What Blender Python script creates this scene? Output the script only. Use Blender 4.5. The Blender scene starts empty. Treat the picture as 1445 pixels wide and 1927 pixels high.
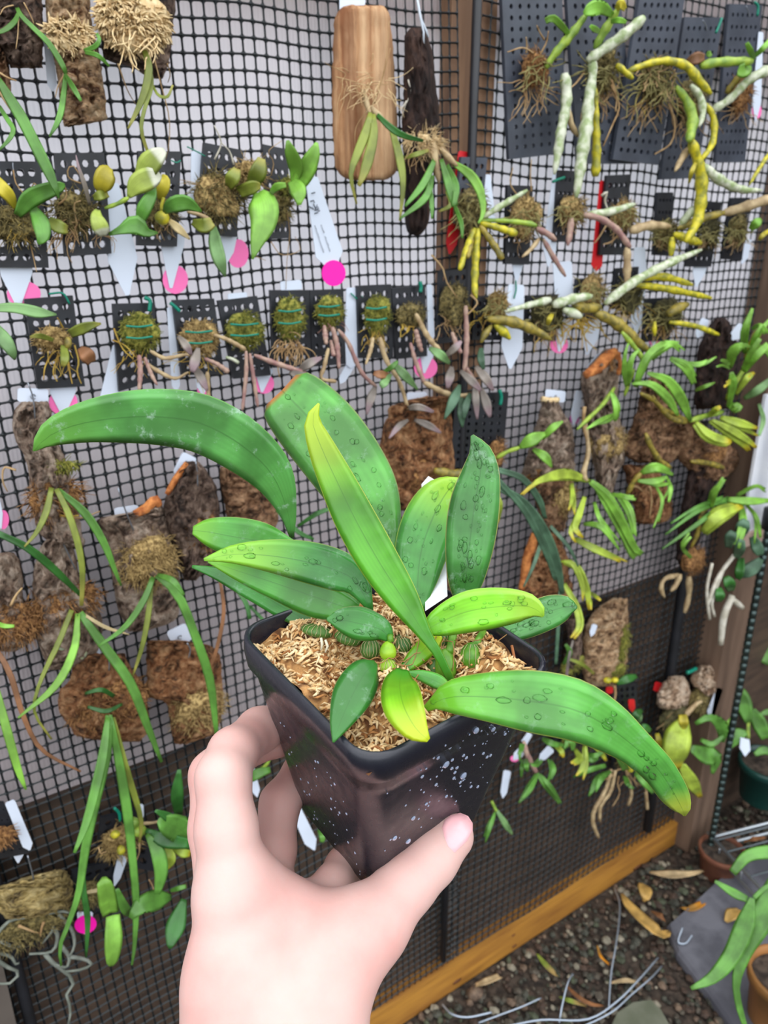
import bpy, math, random
import numpy as np
from mathutils import Vector, Matrix

# ------------------------------------------------------------------ camera
scene = bpy.context.scene
COL = scene.collection
F_PX, CX, CY = 1450.0, 722.5, 963.5          # focal length and centre in pixels of the 1445 x 1927 frame
WALL_D = 0.60                                 # camera to wall netting (net plane is y = 0)
AZ, PITCH = math.radians(34), math.radians(20)
FWD = np.array([math.sin(AZ)*math.cos(PITCH), math.cos(AZ)*math.cos(PITCH), -math.sin(PITCH)])
RGT = np.array([math.cos(AZ), -math.sin(AZ), 0.0])
UPV = np.cross(RGT, FWD)
CAM = np.array([0.0, -WALL_D, 0.99])          # floor is z = 0
cam_data = bpy.data.cameras.new('camera')
cam = bpy.data.objects.new('camera', cam_data)
COL.objects.link(cam)
cam.matrix_world = Matrix(((RGT[0], UPV[0], -FWD[0], CAM[0]), (RGT[1], UPV[1], -FWD[1], CAM[1]),
                           (RGT[2], UPV[2], -FWD[2], CAM[2]), (0, 0, 0, 1)))
cam_data.sensor_fit = 'HORIZONTAL'
cam_data.sensor_width = 36.0
cam_data.lens = 36.0*F_PX/1445.0
cam_data.clip_start = 0.01
cam_data.dof.use_dof = True
cam_data.dof.focus_distance = 0.31
cam_data.dof.aperture_fstop = 24.0
scene.camera = cam

# ------------------------------------------------------------------ sky and exposure
world = bpy.data.worlds.new('overcast_sky')
scene.world = world
world.use_nodes = True
wn = world.node_tree.nodes
wl = world.node_tree.links
for n in list(wn):
    wn.remove(n)
w_out = wn.new('ShaderNodeOutputWorld')
w_bg = wn.new('ShaderNodeBackground')
w_tc = wn.new('ShaderNodeTexCoord')
w_sep = wn.new('ShaderNodeSeparateXYZ')
w_ramp = wn.new('ShaderNodeValToRGB')
w_ramp.color_ramp.elements[0].position = 0.0
w_ramp.color_ramp.elements[0].color = (0.10, 0.09, 0.08, 1)
w_ramp.color_ramp.elements[1].position = 1.0
w_ramp.color_ramp.elements[1].color = (0.96, 0.98, 1.0, 1)
e = w_ramp.color_ramp.elements.new(0.49); e.color = (0.12, 0.11, 0.10, 1)
e = w_ramp.color_ramp.elements.new(0.54); e.color = (0.74, 0.77, 0.82, 1)
w_map = wn.new('ShaderNodeMapRange')
w_map.inputs[1].default_value = -1.0
w_map.inputs[2].default_value = 1.0
wl.new(w_tc.outputs['Generated'], w_sep.inputs[0])
wl.new(w_sep.outputs[2], w_map.inputs[0])
wl.new(w_map.outputs[0], w_ramp.inputs[0])
wl.new(w_ramp.outputs[0], w_bg.inputs[0])
w_bg.inputs[1].default_value = 1.0
wl.new(w_bg.outputs[0], w_out.inputs[0])

scene.view_settings.view_transform = 'Standard'
scene.view_settings.look = 'None'
scene.view_settings.gamma = 1.0
scene.view_settings.use_curve_mapping = False
scene.view_settings.exposure = 1.6

# ------------------------------------------------------------------ pixel rays -> places in the room
def ray(x, y):
    return FWD + RGT*((x-CX)/F_PX) - UPV*((y-CY)/F_PX)
def at(x, y, off=0.0):
    """the point seen at pixel (x, y) lying off metres in front of the wall netting"""
    r = ray(x, y)
    return CAM + r*((WALL_D-off)/r[1])
def on_floor(x, y, h=0.0):
    r = ray(x, y)
    return CAM + r*((h-CAM[2])/r[2])
def deep(x, y, z):
    """the point seen at pixel (x, y), z metres from the camera along its axis"""
    return CAM + ray(x, y)*z
def depth(p):
    return float((np.asarray(p)-CAM) @ FWD)

RNG = random.Random(7)
NP = np.random.RandomState(5)

# ------------------------------------------------------------------ objects
def thing(name, label, cat, loc, group=None):
    o = bpy.data.objects.new(name, None)
    o.empty_display_size = 0.02
    COL.objects.link(o)
    o.location = tuple(float(v) for v in loc)
    o['label'] = label; o['category'] = cat
    if group: o['group'] = group
    return o
def tag_thing(o, label, cat, group=None):
    o['label'] = label; o['category'] = cat
    if group: o['group'] = group
    return o
def structure(o, label=None):
    o['kind'] = 'structure'
    if label: o['label'] = label
    return o
def mesh_obj(name, verts, faces, mat, parent=None, uvs=None, smooth=True, kind=None, label=None):
    v = np.asarray(verts, dtype=np.float64).reshape(-1, 3)
    if parent is None:
        base = np.array([v[:, 0].mean(), v[:, 1].mean(), v[:, 2].min()])
    else:
        base = np.zeros(3); q = parent
        while q is not None:
            base = base + np.array(q.location); q = q.parent
    me = bpy.data.meshes.new(name)
    me.from_pydata((v-base).tolist(), [], [list(f) for f in faces])
    if uvs is not None:
        ul = me.uv_layers.new(name='UVMap')
        lv = np.empty(len(me.loops), dtype=np.int32); me.loops.foreach_get('vertex_index', lv)
        ul.data.foreach_set('uv', np.asarray(uvs, dtype=np.float32)[lv].ravel())
    if smooth:
        me.polygons.foreach_set('use_smooth', [True]*len(me.polygons))
    if mat is not None:
        me.materials.append(mat)
    me.update()
    o = bpy.data.objects.new(name, me)
    COL.objects.link(o)
    if parent is None:
        o.location = tuple(base)
    else:
        o.parent = parent
    if kind: o['kind'] = kind
    if label: o['label'] = label
    return o

class MB:
    """collects shapes into one mesh"""
    def __init__(s): s.v = []; s.f = []; s.uv = []
    def add(s, v, f, uv=None):
        b = len(s.v)
        s.v.extend([tuple(map(float, p)) for p in v])
        s.f.extend([tuple(i+b for i in q) for q in f])
        s.uv.extend(uv if uv is not None else [(0.5, 0.5)]*len(v))
    def build(s, name, mat, parent=None, smooth=True, kind=None, label=None):
        return mesh_obj(name, s.v, s.f, mat, parent, s.uv, smooth, kind, label)

def unit(v):
    n = np.linalg.norm(v)
    return v/n if n > 1e-12 else v
def spline(pts, n):
    """Catmull-Rom through rows of any width"""
    p = np.asarray(pts, dtype=float)
    if len(p) < 3:
        return np.array([p[0]+(p[-1]-p[0])*t for t in np.linspace(0, 1, n)])
    q = np.vstack([2*p[0]-p[1], p, 2*p[-1]-p[-2]])
    d = np.linalg.norm(np.diff(p[:, :3] if p.shape[1] >= 3 else p, axis=0), axis=1)+1e-9
    cum = np.concatenate([[0], np.cumsum(d)]); cum /= cum[-1]
    out = []
    for t in np.linspace(0, 1, n):
        i = min(max(int(np.searchsorted(cum, t, side='right')-1), 0), len(p)-2)
        u = (t-cum[i])/(cum[i+1]-cum[i])
        a, b, c, e = q[i], q[i+1], q[i+2], q[i+3]
        out.append(.5*((2*b)+(-a+c)*u+(2*a-5*b+4*c-e)*u*u+(-a+3*b-3*c+e)*u**3))
    return np.array(out)
def frames(p):
    t = np.gradient(p, axis=0)
    return np.array([unit(x) for x in t])
def tube(mb, pts, radii, seg=6, cap=True):
    p = np.asarray(pts, float); n = len(p)
    r = np.broadcast_to(np.asarray(radii, float), (n,)) if np.ndim(radii) < 2 else radii
    T = frames(p)
    a = np.array([0, 0, 1.0]) if abs(T[0][2]) < .9 else np.array([1.0, 0, 0])
    u = unit(np.cross(T[0], a)); vs = []; fs = []
    for i in range(n):
        u = unit(u - T[i]*(u @ T[i])); w = np.cross(T[i], u)
        for k in range(seg):
            an = 2*math.pi*k/seg
            vs.append(p[i]+r[i]*(u*math.cos(an)+w*math.sin(an)))
    for i in range(n-1):
        for k in range(seg):
            k2 = (k+1) % seg
            fs.append((i*seg+k, i*seg+k2, (i+1)*seg+k2, (i+1)*seg+k))
    if cap:
        fs.append(tuple(range(seg-1, -1, -1))); fs.append(tuple((n-1)*seg+k for k in range(seg)))
    mb.add(vs, fs, [(0.5, i/(n-1)) for i in range(n) for k in range(seg)])
RING_U = (-1, -.62, 0, .62, 1, .62, 0, -.62)
RING_S = (0, 1, 1, 1, 0, -1, -1, -1)
def ribbon(mb, pts, hw, fold=.25, th=.0007, twist=0.0, n=14, up=None, wave=0.0, eye=None):
    """a leaf: closed lens section swept along pts; hw half widths (metres); the blade faces the eye unless twisted"""
    p4 = np.column_stack([np.asarray(pts, float), np.asarray(hw, float)])
    s = spline(p4, n); p = s[:, :3]; w = np.maximum(s[:, 3], .0003)
    T = frames(p); vs = []; fs = []; uv = []
    tw = np.linspace(twist[0], twist[1], n) if isinstance(twist, (tuple, list)) else [twist]*n
    e0 = CAM if eye is None else np.asarray(eye)
    for i in range(n):
        nv = unit(up) if up is not None else unit(e0-p[i])
        sd = unit(np.cross(T[i], nv)); nn = np.cross(sd, T[i])
        c, sn = math.cos(tw[i]), math.sin(tw[i])
        sd, nn = sd*c+nn*sn, nn*c-sd*sn
        for k in range(8):
            u = RING_U[k]
            h = fold*w[i]*abs(u) + RING_S[k]*th*.5 + wave*w[i]*u*math.sin(i*1.3)
            vs.append(p[i]+sd*u*w[i]+nn*h); uv.append((u*.5+.5, i/(n-1)))
    for i in range(n-1):
        for k in range(8):
            k2 = (k+1) % 8
            fs.append((i*8+k, i*8+k2, (i+1)*8+k2, (i+1)*8+k))
    fs.append(tuple(range(7, -1, -1))); fs.append(tuple((n-1)*8+k for k in range(8)))
    mb.add(vs, fs, uv)
def ico(mb, c, r, lumps=0.0, ax=None, rng=RNG, sub=False):
    g = (1+5**.5)/2
    V = [(-1, g, 0), (1, g, 0), (-1, -g, 0), (1, -g, 0), (0, -1, g), (0, 1, g), (0, -1, -g), (0, 1, -g), (g, 0, -1), (g, 0, 1), (-g, 0, -1), (-g, 0, 1)]
    Fc = [(0, 11, 5), (0, 5, 1), (0, 1, 7), (0, 7, 10), (0, 10, 11), (1, 5, 9), (5, 11, 4), (11, 10, 2), (10, 7, 6), (7, 1, 8), (3, 9, 4), (3, 4, 2), (3, 2, 6), (3, 6, 8), (3, 8, 9), (4, 9, 5), (2, 4, 11), (6, 2, 10), (8, 6, 7), (9, 8, 1)]
    V = [unit(np.array(v, float)) for v in V]
    if sub:
        cache = {}; nf = []
        def mid(a, b):
            k = (min(a, b), max(a, b))
            if k not in cache:
                V.append(unit(V[a]+V[b])); cache[k] = len(V)-1
            return cache[k]
        for a, b, c2 in Fc:
            x, y, z = mid(a, b), mid(b, c2), mid(c2, a)
            nf += [(a, x, z), (b, y, x), (c2, z, y), (x, y, z)]
        Fc = nf
    A = np.eye(3) if ax is None else np.asarray(ax)
    r = np.asarray(r, float)
    mb.add([np.asarray(c)+A.T @ (v*r*(1+lumps*rng.uniform(-1, 1))) for v in V], Fc)
def box(mb, lo, hi):
    x0, y0, z0 = lo; x1, y1, z1 = hi
    mb.add([(x0, y0, z0), (x1, y0, z0), (x1, y1, z0), (x0, y1, z0), (x0, y0, z1), (x1, y0, z1), (x1, y1, z1), (x0, y1, z1)],
           [(3, 2, 1, 0), (4, 5, 6, 7), (0, 1, 5, 4), (1, 2, 6, 5), (2, 3, 7, 6), (3, 0, 4, 7)])
def prism(mb, poly, d):
    """polygon (3-D points) given thickness along vector d"""
    n = len(poly); P = [np.asarray(p, float) for p in poly]
    mb.add(P+[p+d for p in P], [tuple(range(n)), tuple(range(2*n-1, n-1, -1))]+[((i+1) % n, i, n+i, n+(i+1) % n) for i in range(n)])

# ------------------------------------------------------------------ materials
def lin(c):
    return tuple(((v/255)/12.92 if v/255 <= .04045 else ((v/255+.055)/1.055)**2.4) for v in c)+(1.0,)
MATS = {}
def base_mat(key):
    m = bpy.data.materials.new(key); m.use_nodes = True
    nt = m.node_tree
    return m, nt, nt.nodes['Principled BSDF'], nt.nodes['Material Output']
def mat_plain(key, c, rough=.5, c2=None, scale=60, bump=0.0, spec=.5, stretch=(1, 1, 1), detail=4, metal=0.0, pos=(.38, .62)):
    if key in MATS: return MATS[key]
    m, nt, b, out = base_mat(key); L = nt.links.new
    b.inputs['Roughness'].default_value = rough
    b.inputs['Specular IOR Level'].default_value = spec
    b.inputs['Metallic'].default_value = metal
    b.inputs['Base Color'].default_value = lin(c)
    if c2 is not None or bump:
        tc = nt.nodes.new('ShaderNodeTexCoord'); mp = nt.nodes.new('ShaderNodeMapping'); mp.inputs['Scale'].default_value = stretch
        nz = nt.nodes.new('ShaderNodeTexNoise'); nz.inputs['Scale'].default_value = scale; nz.inputs['Detail'].default_value = detail
        L(tc.outputs['Object'], mp.inputs[0]); L(mp.outputs[0], nz.inputs['Vector'])
        if c2 is not None:
            rp = nt.nodes.new('ShaderNodeValToRGB'); rp.color_ramp.elements[0].position = pos[0]; rp.color_ramp.elements[1].position = pos[1]
            rp.color_ramp.elements[0].color = lin(c); rp.color_ramp.elements[1].color = lin(c2)
            L(nz.outputs['Fac'], rp.inputs[0]); L(rp.outputs[0], b.inputs['Base Color'])
        if bump:
            bp = nt.nodes.new('ShaderNodeBump'); bp.inputs['Strength'].default_value = bump; bp.inputs['Distance'].default_value = .004
            L(nz.outputs['Fac'], bp.inputs['Height']); L(bp.outputs[0], b.inputs['Normal'])
    MATS[key] = m
    return m
def mat_bark(key, dark, mid, pale, scale=120, stretch=(1, 1, 1), bump=.9):
    if key in MATS: return MATS[key]
    m, nt, b, out = base_mat(key); L = nt.links.new
    b.inputs['Roughness'].default_value = .85; b.inputs['Specular IOR Level'].default_value = .25
    tc = nt.nodes.new('ShaderNodeTexCoord'); mp = nt.nodes.new('ShaderNodeMapping'); mp.inputs['Scale'].default_value = stretch
    L(tc.outputs['Object'], mp.inputs[0])
    nz = nt.nodes.new('ShaderNodeTexNoise'); nz.inputs['Scale'].default_value = scale; nz.inputs['Detail'].default_value = 7; nz.inputs['Roughness'].default_value = .65
    vo = nt.nodes.new('ShaderNodeTexVoronoi'); vo.inputs['Scale'].default_value = scale*1.6
    L(mp.outputs[0], nz.inputs['Vector']); L(mp.outputs[0], vo.inputs['Vector'])
    rp = nt.nodes.new('ShaderNodeValToRGB')
    rp.color_ramp.elements[0].position = .43; rp.color_ramp.elements[0].color = lin(dark)
    rp.color_ramp.elements[1].position = .60; rp.color_ramp.elements[1].color = lin(pale)
    el = rp.color_ramp.elements.new(.5); el.color = lin(mid)
    n3 = nt.nodes.new('ShaderNodeTexNoise'); n3.inputs['Scale'].default_value = scale*.33; n3.inputs['Detail'].default_value = 3; L(mp.outputs[0], n3.inputs['Vector'])
    av = nt.nodes.new('ShaderNodeMix'); av.data_type = 'FLOAT'; av.inputs[0].default_value = .45; L(nz.outputs['Fac'], av.inputs[2]); L(n3.outputs['Fac'], av.inputs[3]); L(av.outputs[0], rp.inputs[0])
    mx = nt.nodes.new('ShaderNodeMix'); mx.data_type = 'RGBA'; mx.inputs[0].default_value = .35
    vr = nt.nodes.new('ShaderNodeValToRGB'); vr.color_ramp.elements[0].color = lin(pale); vr.color_ramp.elements[1].color = lin(dark)
    vr.color_ramp.elements[1].position = .75
    L(vo.outputs['Distance'], vr.inputs[0]); L(rp.outputs[0], mx.inputs[6]); L(vr.outputs[0], mx.inputs[7])
    L(mx.outputs[2], b.inputs['Base Color'])
    bp = nt.nodes.new('ShaderNodeBump'); bp.inputs['Strength'].default_value = bump; bp.inputs['Distance'].default_value = .010
    L(nz.outputs['Fac'], bp.inputs['Height']); L(bp.outputs[0], b.inputs['Normal'])
    MATS[key] = m
    return m
def mat_leaf(key, c, tip=None, tip_at=.8, edge=None, rough=.32, spots=0.0, trans=.25, vein=.8, tipw=.15, base=None):
    """green blade: midrib and long fine veins from the UVs, another colour at base or tip, dried water marks"""
    if key in MATS: return MATS[key]
    m, nt, b, out = base_mat(key); L = nt.links.new; N = nt.nodes.new
    b.inputs['Roughness'].default_value = rough; b.inputs['Specular IOR Level'].default_value = .62
    uv = N('ShaderNodeUVMap'); sx = N('ShaderNodeSeparateXYZ'); L(uv.outputs[0], sx.inputs[0])
    tc = N('ShaderNodeTexCoord'); nz = N('ShaderNodeTexNoise'); nz.inputs['Scale'].default_value = 45; nz.inputs['Detail'].default_value = 3
    L(tc.outputs['Object'], nz.inputs['Vector'])
    def mix(fac, a, bcol, typ='MIX'):
        x = N('ShaderNodeMix'); x.data_type = 'RGBA'; x.blend_type = typ
        if hasattr(fac, 'is_linked'): L(fac, x.inputs[0])
        else: x.inputs[0].default_value = fac
        for sock, val in ((x.inputs[6], a), (x.inputs[7], bcol)):
            if hasattr(val, 'is_linked'): L(val, sock)
            else: sock.default_value = val
        return x.outputs[2]
    def rng(src, a, bb, c0=0.0, c1=1.0):
        x = N('ShaderNodeMapRange'); x.interpolation_type = 'SMOOTHSTEP'
        x.inputs[1].default_value = a; x.inputs[2].default_value = bb; x.inputs[3].default_value = c0; x.inputs[4].default_value = c1
        L(src, x.inputs[0]); return x.outputs[0]
    cc = np.array(lin(c)); lighter = tuple(np.clip(cc*1.45, 0, 1)[:3])+(1,); darker = tuple((cc*.72)[:3])+(1,)
    col = mix(rng(nz.outputs['Fac'], .35, .68), darker, lighter)
    wv = N('ShaderNodeMath'); wv.operation = 'MULTIPLY'; wv.inputs[1].default_value = 70.0; L(sx.outputs[0], wv.inputs[0])
    sn = N('ShaderNodeMath'); sn.operation = 'SINE'; L(wv.outputs[0], sn.inputs[0])
    vf = rng(sn.outputs[0], -1, 1, 0, .14)
    col = mix(vf, col, darker)
    if base is not None:
        col = mix(rng(sx.outputs[1], .0, .35, 1, 0), col, lin(base))
    if tip is not None:
        col = mix(rng(sx.outputs[1], tip_at-tipw, min(tip_at+tipw, .999)), col, lin(tip))
    ab = N('ShaderNodeMath'); ab.operation = 'SUBTRACT'; ab.inputs[1].default_value = .5; L(sx.outputs[0], ab.inputs[0])
    aa = N('ShaderNodeMath'); aa.operation = 'ABSOLUTE'; L(ab.outputs[0], aa.inputs[0])
    col = mix(rng(aa.outputs[0], .004, .022, vein*.6, 0), col, tuple((cc*.45)[:3])+(1,))
    if edge is not None:
        col = mix(rng(aa.outputs[0], .475, .495), col, lin(edge))
    if spots:
        n2 = N('ShaderNodeTexNoise'); n2.inputs['Scale'].default_value = 130; n2.inputs['Detail'].default_value = 8; n2.inputs['Roughness'].default_value = .7
        L(tc.outputs['Object'], n2.inputs['Vector'])
        col = mix(rng(n2.outputs['Fac'], .55, .72, 0, spots), col, (.55, .75, .62, 1))
    L(col, b.inputs['Base Color'])
    bp = N('ShaderNodeBump'); bp.inputs['Strength'].default_value = .25; bp.inputs['Distance'].default_value = .004
    L(nz.outputs['Fac'], bp.inputs['Height']); L(bp.outputs[0], b.inputs['Normal'])
    tr = N('ShaderNodeBsdfTranslucent'); ms = N('ShaderNodeMixShader'); ms.inputs[0].default_value = trans
    tcol = mix(.4, col, (.40, .58, .10, 1)); L(tcol, tr.inputs['Color'])
    L(b.outputs[0], ms.inputs[1]); L(tr.outputs[0], ms.inputs[2]); L(ms.outputs[0], out.inputs['Surface'])
    MATS[key] = m
    return m

# ------------------------------------------------------------------ setting
M_DARK = lambda: mat_plain('black_plastic', (22, 24, 28), .38, (34, 37, 43), 40, .05)
net_mat = mat_plain('netting_plastic', (10, 20, 24), .5)

# floor of damp soil and gravel
gmat = mat_plain('damp_soil', (38, 30, 24), .9, (78, 66, 56), 90, .8, detail=9)
mb = MB()
GX = np.linspace(-2.2, 2.2, 45); GY = np.linspace(-2.4, .5, 30)
for iy, yy in enumerate(GY):
    for xx in GX:
        mb.v.append((xx, yy, -.003+.002*math.sin(xx*31)*math.cos(yy*27))); mb.uv.append((.5, .5))
for iy in range(len(GY)-1):
    for ix in range(len(GX)-1):
        a = iy*len(GX)+ix
        mb.f.append((a, a+1, a+1+len(GX), a+len(GX)))
structure(mb.build('floor', gmat))
mb = MB(); box(mb, (-14, -14, -.30), (14, 14, -.02))
structure(mb.build('ground', mat_plain('far_ground', (92, 88, 78), .95, (70, 74, 60), 3)))

# back wall: ribbed translucent sheet above, dark board below
ZB = at(680, 1285, -.02)[2]                    # seam between sheet and board
PX0, PX1 = -.75, 1.12
def panel_mat():
    m, nt, b, out = base_mat('twinwall_sheet'); L = nt.links.new; N = nt.nodes.new
    b.inputs['Base Color'].default_value = lin((218, 205, 207)); b.inputs['Roughness'].default_value = .38
    tc = N('ShaderNodeTexCoord'); wv = N('ShaderNodeTexWave'); wv.wave_type = 'BANDS'; wv.bands_direction = 'X'
    wv.inputs['Scale'].default_value = 95; wv.inputs['Distortion'].default_value = .3
    L(tc.outputs['Object'], wv.inputs['Vector'])
    bp = N('ShaderNodeBump'); bp.inputs['Strength'].default_value = .25; bp.inputs['Distance'].default_value = .002
    L(wv.outputs['Fac'], bp.inputs['Height']); L(bp.outputs[0], b.inputs['Normal'])
    tr = N('ShaderNodeBsdfTranslucent'); tr.inputs['Color'].default_value = (.86, .88, .95, 1)
    ms = N('ShaderNodeMixShader'); ms.inputs[0].default_value = .42
    L(b.outputs[0], ms.inputs[1]); L(tr.outputs[0], ms.inputs[2]); L(ms.outputs[0], out.inputs['Surface'])
    return m
mb = MB(); mb.add([(PX0, .022, ZB), (PX1, .022, ZB), (PX1, .022, 1.7), (PX0, .022, 1.7)], [(0, 1, 2, 3)])
structure(mb.build('wall_back', panel_mat(), smooth=False), 'ribbed translucent sheet behind the netting')
mb = MB(); box(mb, (PX0, .014, 0), (PX1, .05, ZB))
structure(mb.build('wall_back', mat_plain('brown_board', (82, 65, 52), .7, (62, 49, 40), 14, .1, stretch=(1, 1, 6)), smooth=False), 'dark brown board behind the netting')
# sill along the ground, top rail, studs
beam_mat = mat_plain('sill_timber', (176, 124, 48), .6, (120, 74, 30), 7, .15, stretch=(1.2, 12, 9), pos=(.35, .75))
zt = at(685, 1926, .008)[2]
mb = MB(); box(mb, (PX0, -.009, 0), (at(1308, 1528, .008)[0], .014, zt))
sill = structure(mb.build('baseboard_back', beam_mat, smooth=False), 'orange stained timber sill on the ground')
km = mat_plain('knot_dark', (92, 52, 20), .7)
for (kx, ky, kr) in ((860, 1847, .004), (968, 1780, .0022), (966, 1760, .0018), (1200, 1632, .005)):
    p = at(kx, ky, .0093); k = MB(); ico(k, p, (kr*2.4, .0009, kr), .15)
    k.build('knot', km, sill)
zr = at(500, 16, -.02)[2]+.010
wood_tan = mat_plain('stud_timber', (150, 116, 88), .75, (120, 90, 68), 9, .15, stretch=(9, 9, 1))
wood_brown = mat_plain('brown_post', (112, 90, 74), .75, (92, 72, 58), 8, .15, stretch=(9, 9, 1))
mb = MB(); box(mb, (PX0, .024, zr), (PX1, .075, zr+.09))
structure(mb.build('trim_1', wood_tan, smooth=False), 'timber rail behind the top of the sheet')
xs0, xs1 = at(842, 120, -.01)[0], at(926, 120, -.01)[0]
mb = MB(); box(mb, (xs0, .006, ZB), (xs1, .021, 1.7))
structure(mb.build('trim_2', wood_tan, smooth=False), 'tan timber stud behind the netting')
# corner post and side wall at the right
xc0 = at(1322, 1200, .0)[0]; xc1 = at(1392, 1150, .01)[0]
mb = MB(); box(mb, (xc0, -.035, 0), (xc1, .014, 1.7))
structure(mb.build('trim_3', wood_brown, smooth=False), 'brown timber corner post')
XR = 1.75
p0, p1 = at(1388, 1006, .045), at(1412, 748, .045)
zw0, zw1 = p0[2], p1[2]
mb = MB(); box(mb, (p0[0]+.008, -.047, zw0), (XR, -.043, zw1))
structure(mb.build('wall_back', mat_plain('white_sheet', (226, 229, 236), .4, (214, 218, 228), 20), smooth=False), 'white sheet over the right side of the corner post')
mb = MB(); box(mb, (xc1, -.004, 0), (XR, .014, 1.7))
structure(mb.build('wall_back', mat_plain('brown_board', (74, 60, 52)), smooth=False), 'dark brown boards right of the corner post')
mb = MB(); box(mb, (p0[0]+.004, -.052, zw0-.020), (XR, -.037, zw0))
structure(mb.build('trim_4', mat_plain('pale_rail', (176, 150, 138), .6), smooth=False), 'pale rail under the white sheet')
mb = MB(); box(mb, (XR, -1.2, 0), (XR+.03, .014, 1.7))
structure(mb.build('wall_right', mat_plain('brown_board', (74, 60, 52)), smooth=False))
# left post at the end of the netting
xl = at(60, 1927, .0)[0]
mb = MB(); box(mb, (PX0, -.012, 0), (xl-.012, .0139, ZB))
structure(mb.build('wall_left', mat_plain('grey_post', (96, 88, 80), .7, (84, 76, 70), 12, .1), smooth=False), 'grey brown post left of the netting')
# unseen fence added outside, sized to shade the lower part of the sheet
mb = MB()
for i in range(30):
    x0 = -2.0+i*.15
    box(mb, (x0, .15+.006*(i % 2), 0), (x0+.145, .17+.006*(i % 2), .95))
fence = structure(mb.build('shade_fence', mat_plain('shade_fence_boards', (112, 98, 92), .85, (90, 78, 74), 8), smooth=False), 'unseen board fence added to shade the lower sheet')

def netting(label, x0, x1, z0, z1, px, pz, tilt, pivot, bar, name='plastic_netting', ripple=.0018, seed=1):
    """welded net: every cell a rounded hole with a raised crest along its strands"""
    rr = np.random.RandomState(seed)
    ph = rr.uniform(0, 6, 6)
    nx = int((x1-x0)/px); nz = int((z1-z0)/pz)
    c, s = math.cos(tilt), math.sin(tilt)
    hx, hz = px/2-bar, pz/2-bar; rad = min(hx, hz)*.42
    inner = []
    for sx, sz, a0 in ((1, 1, 0), (-1, 1, 90), (-1, -1, 180), (1, -1, 270)):
        for a in (0, 45, 90):
            an = math.radians(a0+a)
            inner.append((sx*(hx-rad)+rad*math.cos(an), sz*(hz-rad)+rad*math.sin(an)))
    cr = [(px/2, pz/2), (-px/2, pz/2), (-px/2, -pz/2), (px/2, -pz/2)]
    md = [(0, pz/2), (-px/2, 0), (0, -pz/2), (px/2, 0)]
    IN = np.array(inner); OUT = np.array(cr+md)
    loc = np.vstack([IN, OUT]); yy = np.concatenate([np.full(12, .0005), np.full(4, -.0011), np.full(4, -.0005)])
    fc = []
    for q in range(4):
        a, b, d = q*3, q*3+1, q*3+2
        cnr = 12+q; m_next = 16+q; m_prev = 16+(q+3) % 4
        fc += [(a, b, cnr), (b, d, cnr), (a, cnr, m_prev), (d, m_next, cnr)]
        nxt = ((q+1) % 4)*3
        fc.append((d, nxt, m_next))
    gx, gz = np.meshgrid(np.arange(nx), np.arange(nz))
    cx_ = x0+(gx.ravel()+.5)*px; cz_ = z0+(gz.ravel()+.5)*pz
    X = cx_[:, None]+loc[None, :, 0]; Z = cz_[:, None]+loc[None, :, 1]
    W = ripple*(np.sin(X*19+ph[0]+np.sin(Z*7+ph[1]))+.7*np.sin(Z*23+ph[2]+X*6))
    Zr = Z+.0012*np.sin(X*26+ph[3]+Z*9)+.0008*np.sin(X*61+ph[5]); Xr = X+.0009*np.sin(Z*24+ph[4]+X*8)
    dx, dz = Xr-pivot[0], Zr-pivot[1]
    V = np.stack([pivot[0]+dx*c-dz*s, np.broadcast_to(yy, X.shape)+W*.5, pivot[1]+dx*s+dz*c], -1).reshape(-1, 3)
    n = len(loc)
    FC = (np.array(fc)[None]+(np.arange(nx*nz)*n)[:, None, None]).reshape(-1, 3)
    o = mesh_obj(name, V, FC.tolist(), net_mat, None, None, False)
    return tag_thing(o, label, 'netting')
XROD = at(893, 300, .004)[0]
netting('black plastic netting tilted slightly, left of the black rod', -.12, XROD+.002, 0.02, 1.42, .0093, .0109, math.radians(2.4), (XROD, .65), .00085, seed=2)
netting('black plastic netting right of the black rod, running to the corner post', XROD-.002, xc0+.03, .05, 1.40, .0115, .0114, math.radians(-.9), (XROD, .65), .00095, seed=4)
rodm = mat_plain('rod_black', (18, 20, 24), .5, (28, 30, 36), 30, .1)
mb = MB()
pa = at(866, 900, .006)
tube(mb, [pa*np.array([1, 1, 0])+np.array([0, 0, z]) for z in (.066, .5, .95, 1.4)], .0042, 8)
tag_thing(mb.build('net_rod', rodm), 'thin black rod down the join of the two nets', 'rod', 'black rods on the netting')
mb = MB()
pa = at(1278, 1150, .006)
tube(mb, [pa*np.array([1, 1, 0])+np.array([0, 0, z]) for z in (.07, .3, .5, at(1300, 800, .006)[2])], .0075, 8)
tag_thing(mb.build('net_rod', rodm), 'thick black rod near the corner post', 'rod', 'black rods on the netting')
mb = MB()
pa, pb = at(14, 1750, .003), at(58, 1927, .003)
tube(mb, [pa+(pa-pb)*.8, pa, pb, pb+(pb-pa)*.3], .005, 8)
tag_thing(mb.build('net_rod', rodm), 'black edge rod at the lower left end of the netting', 'rod', 'black rods on the netting')

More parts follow.
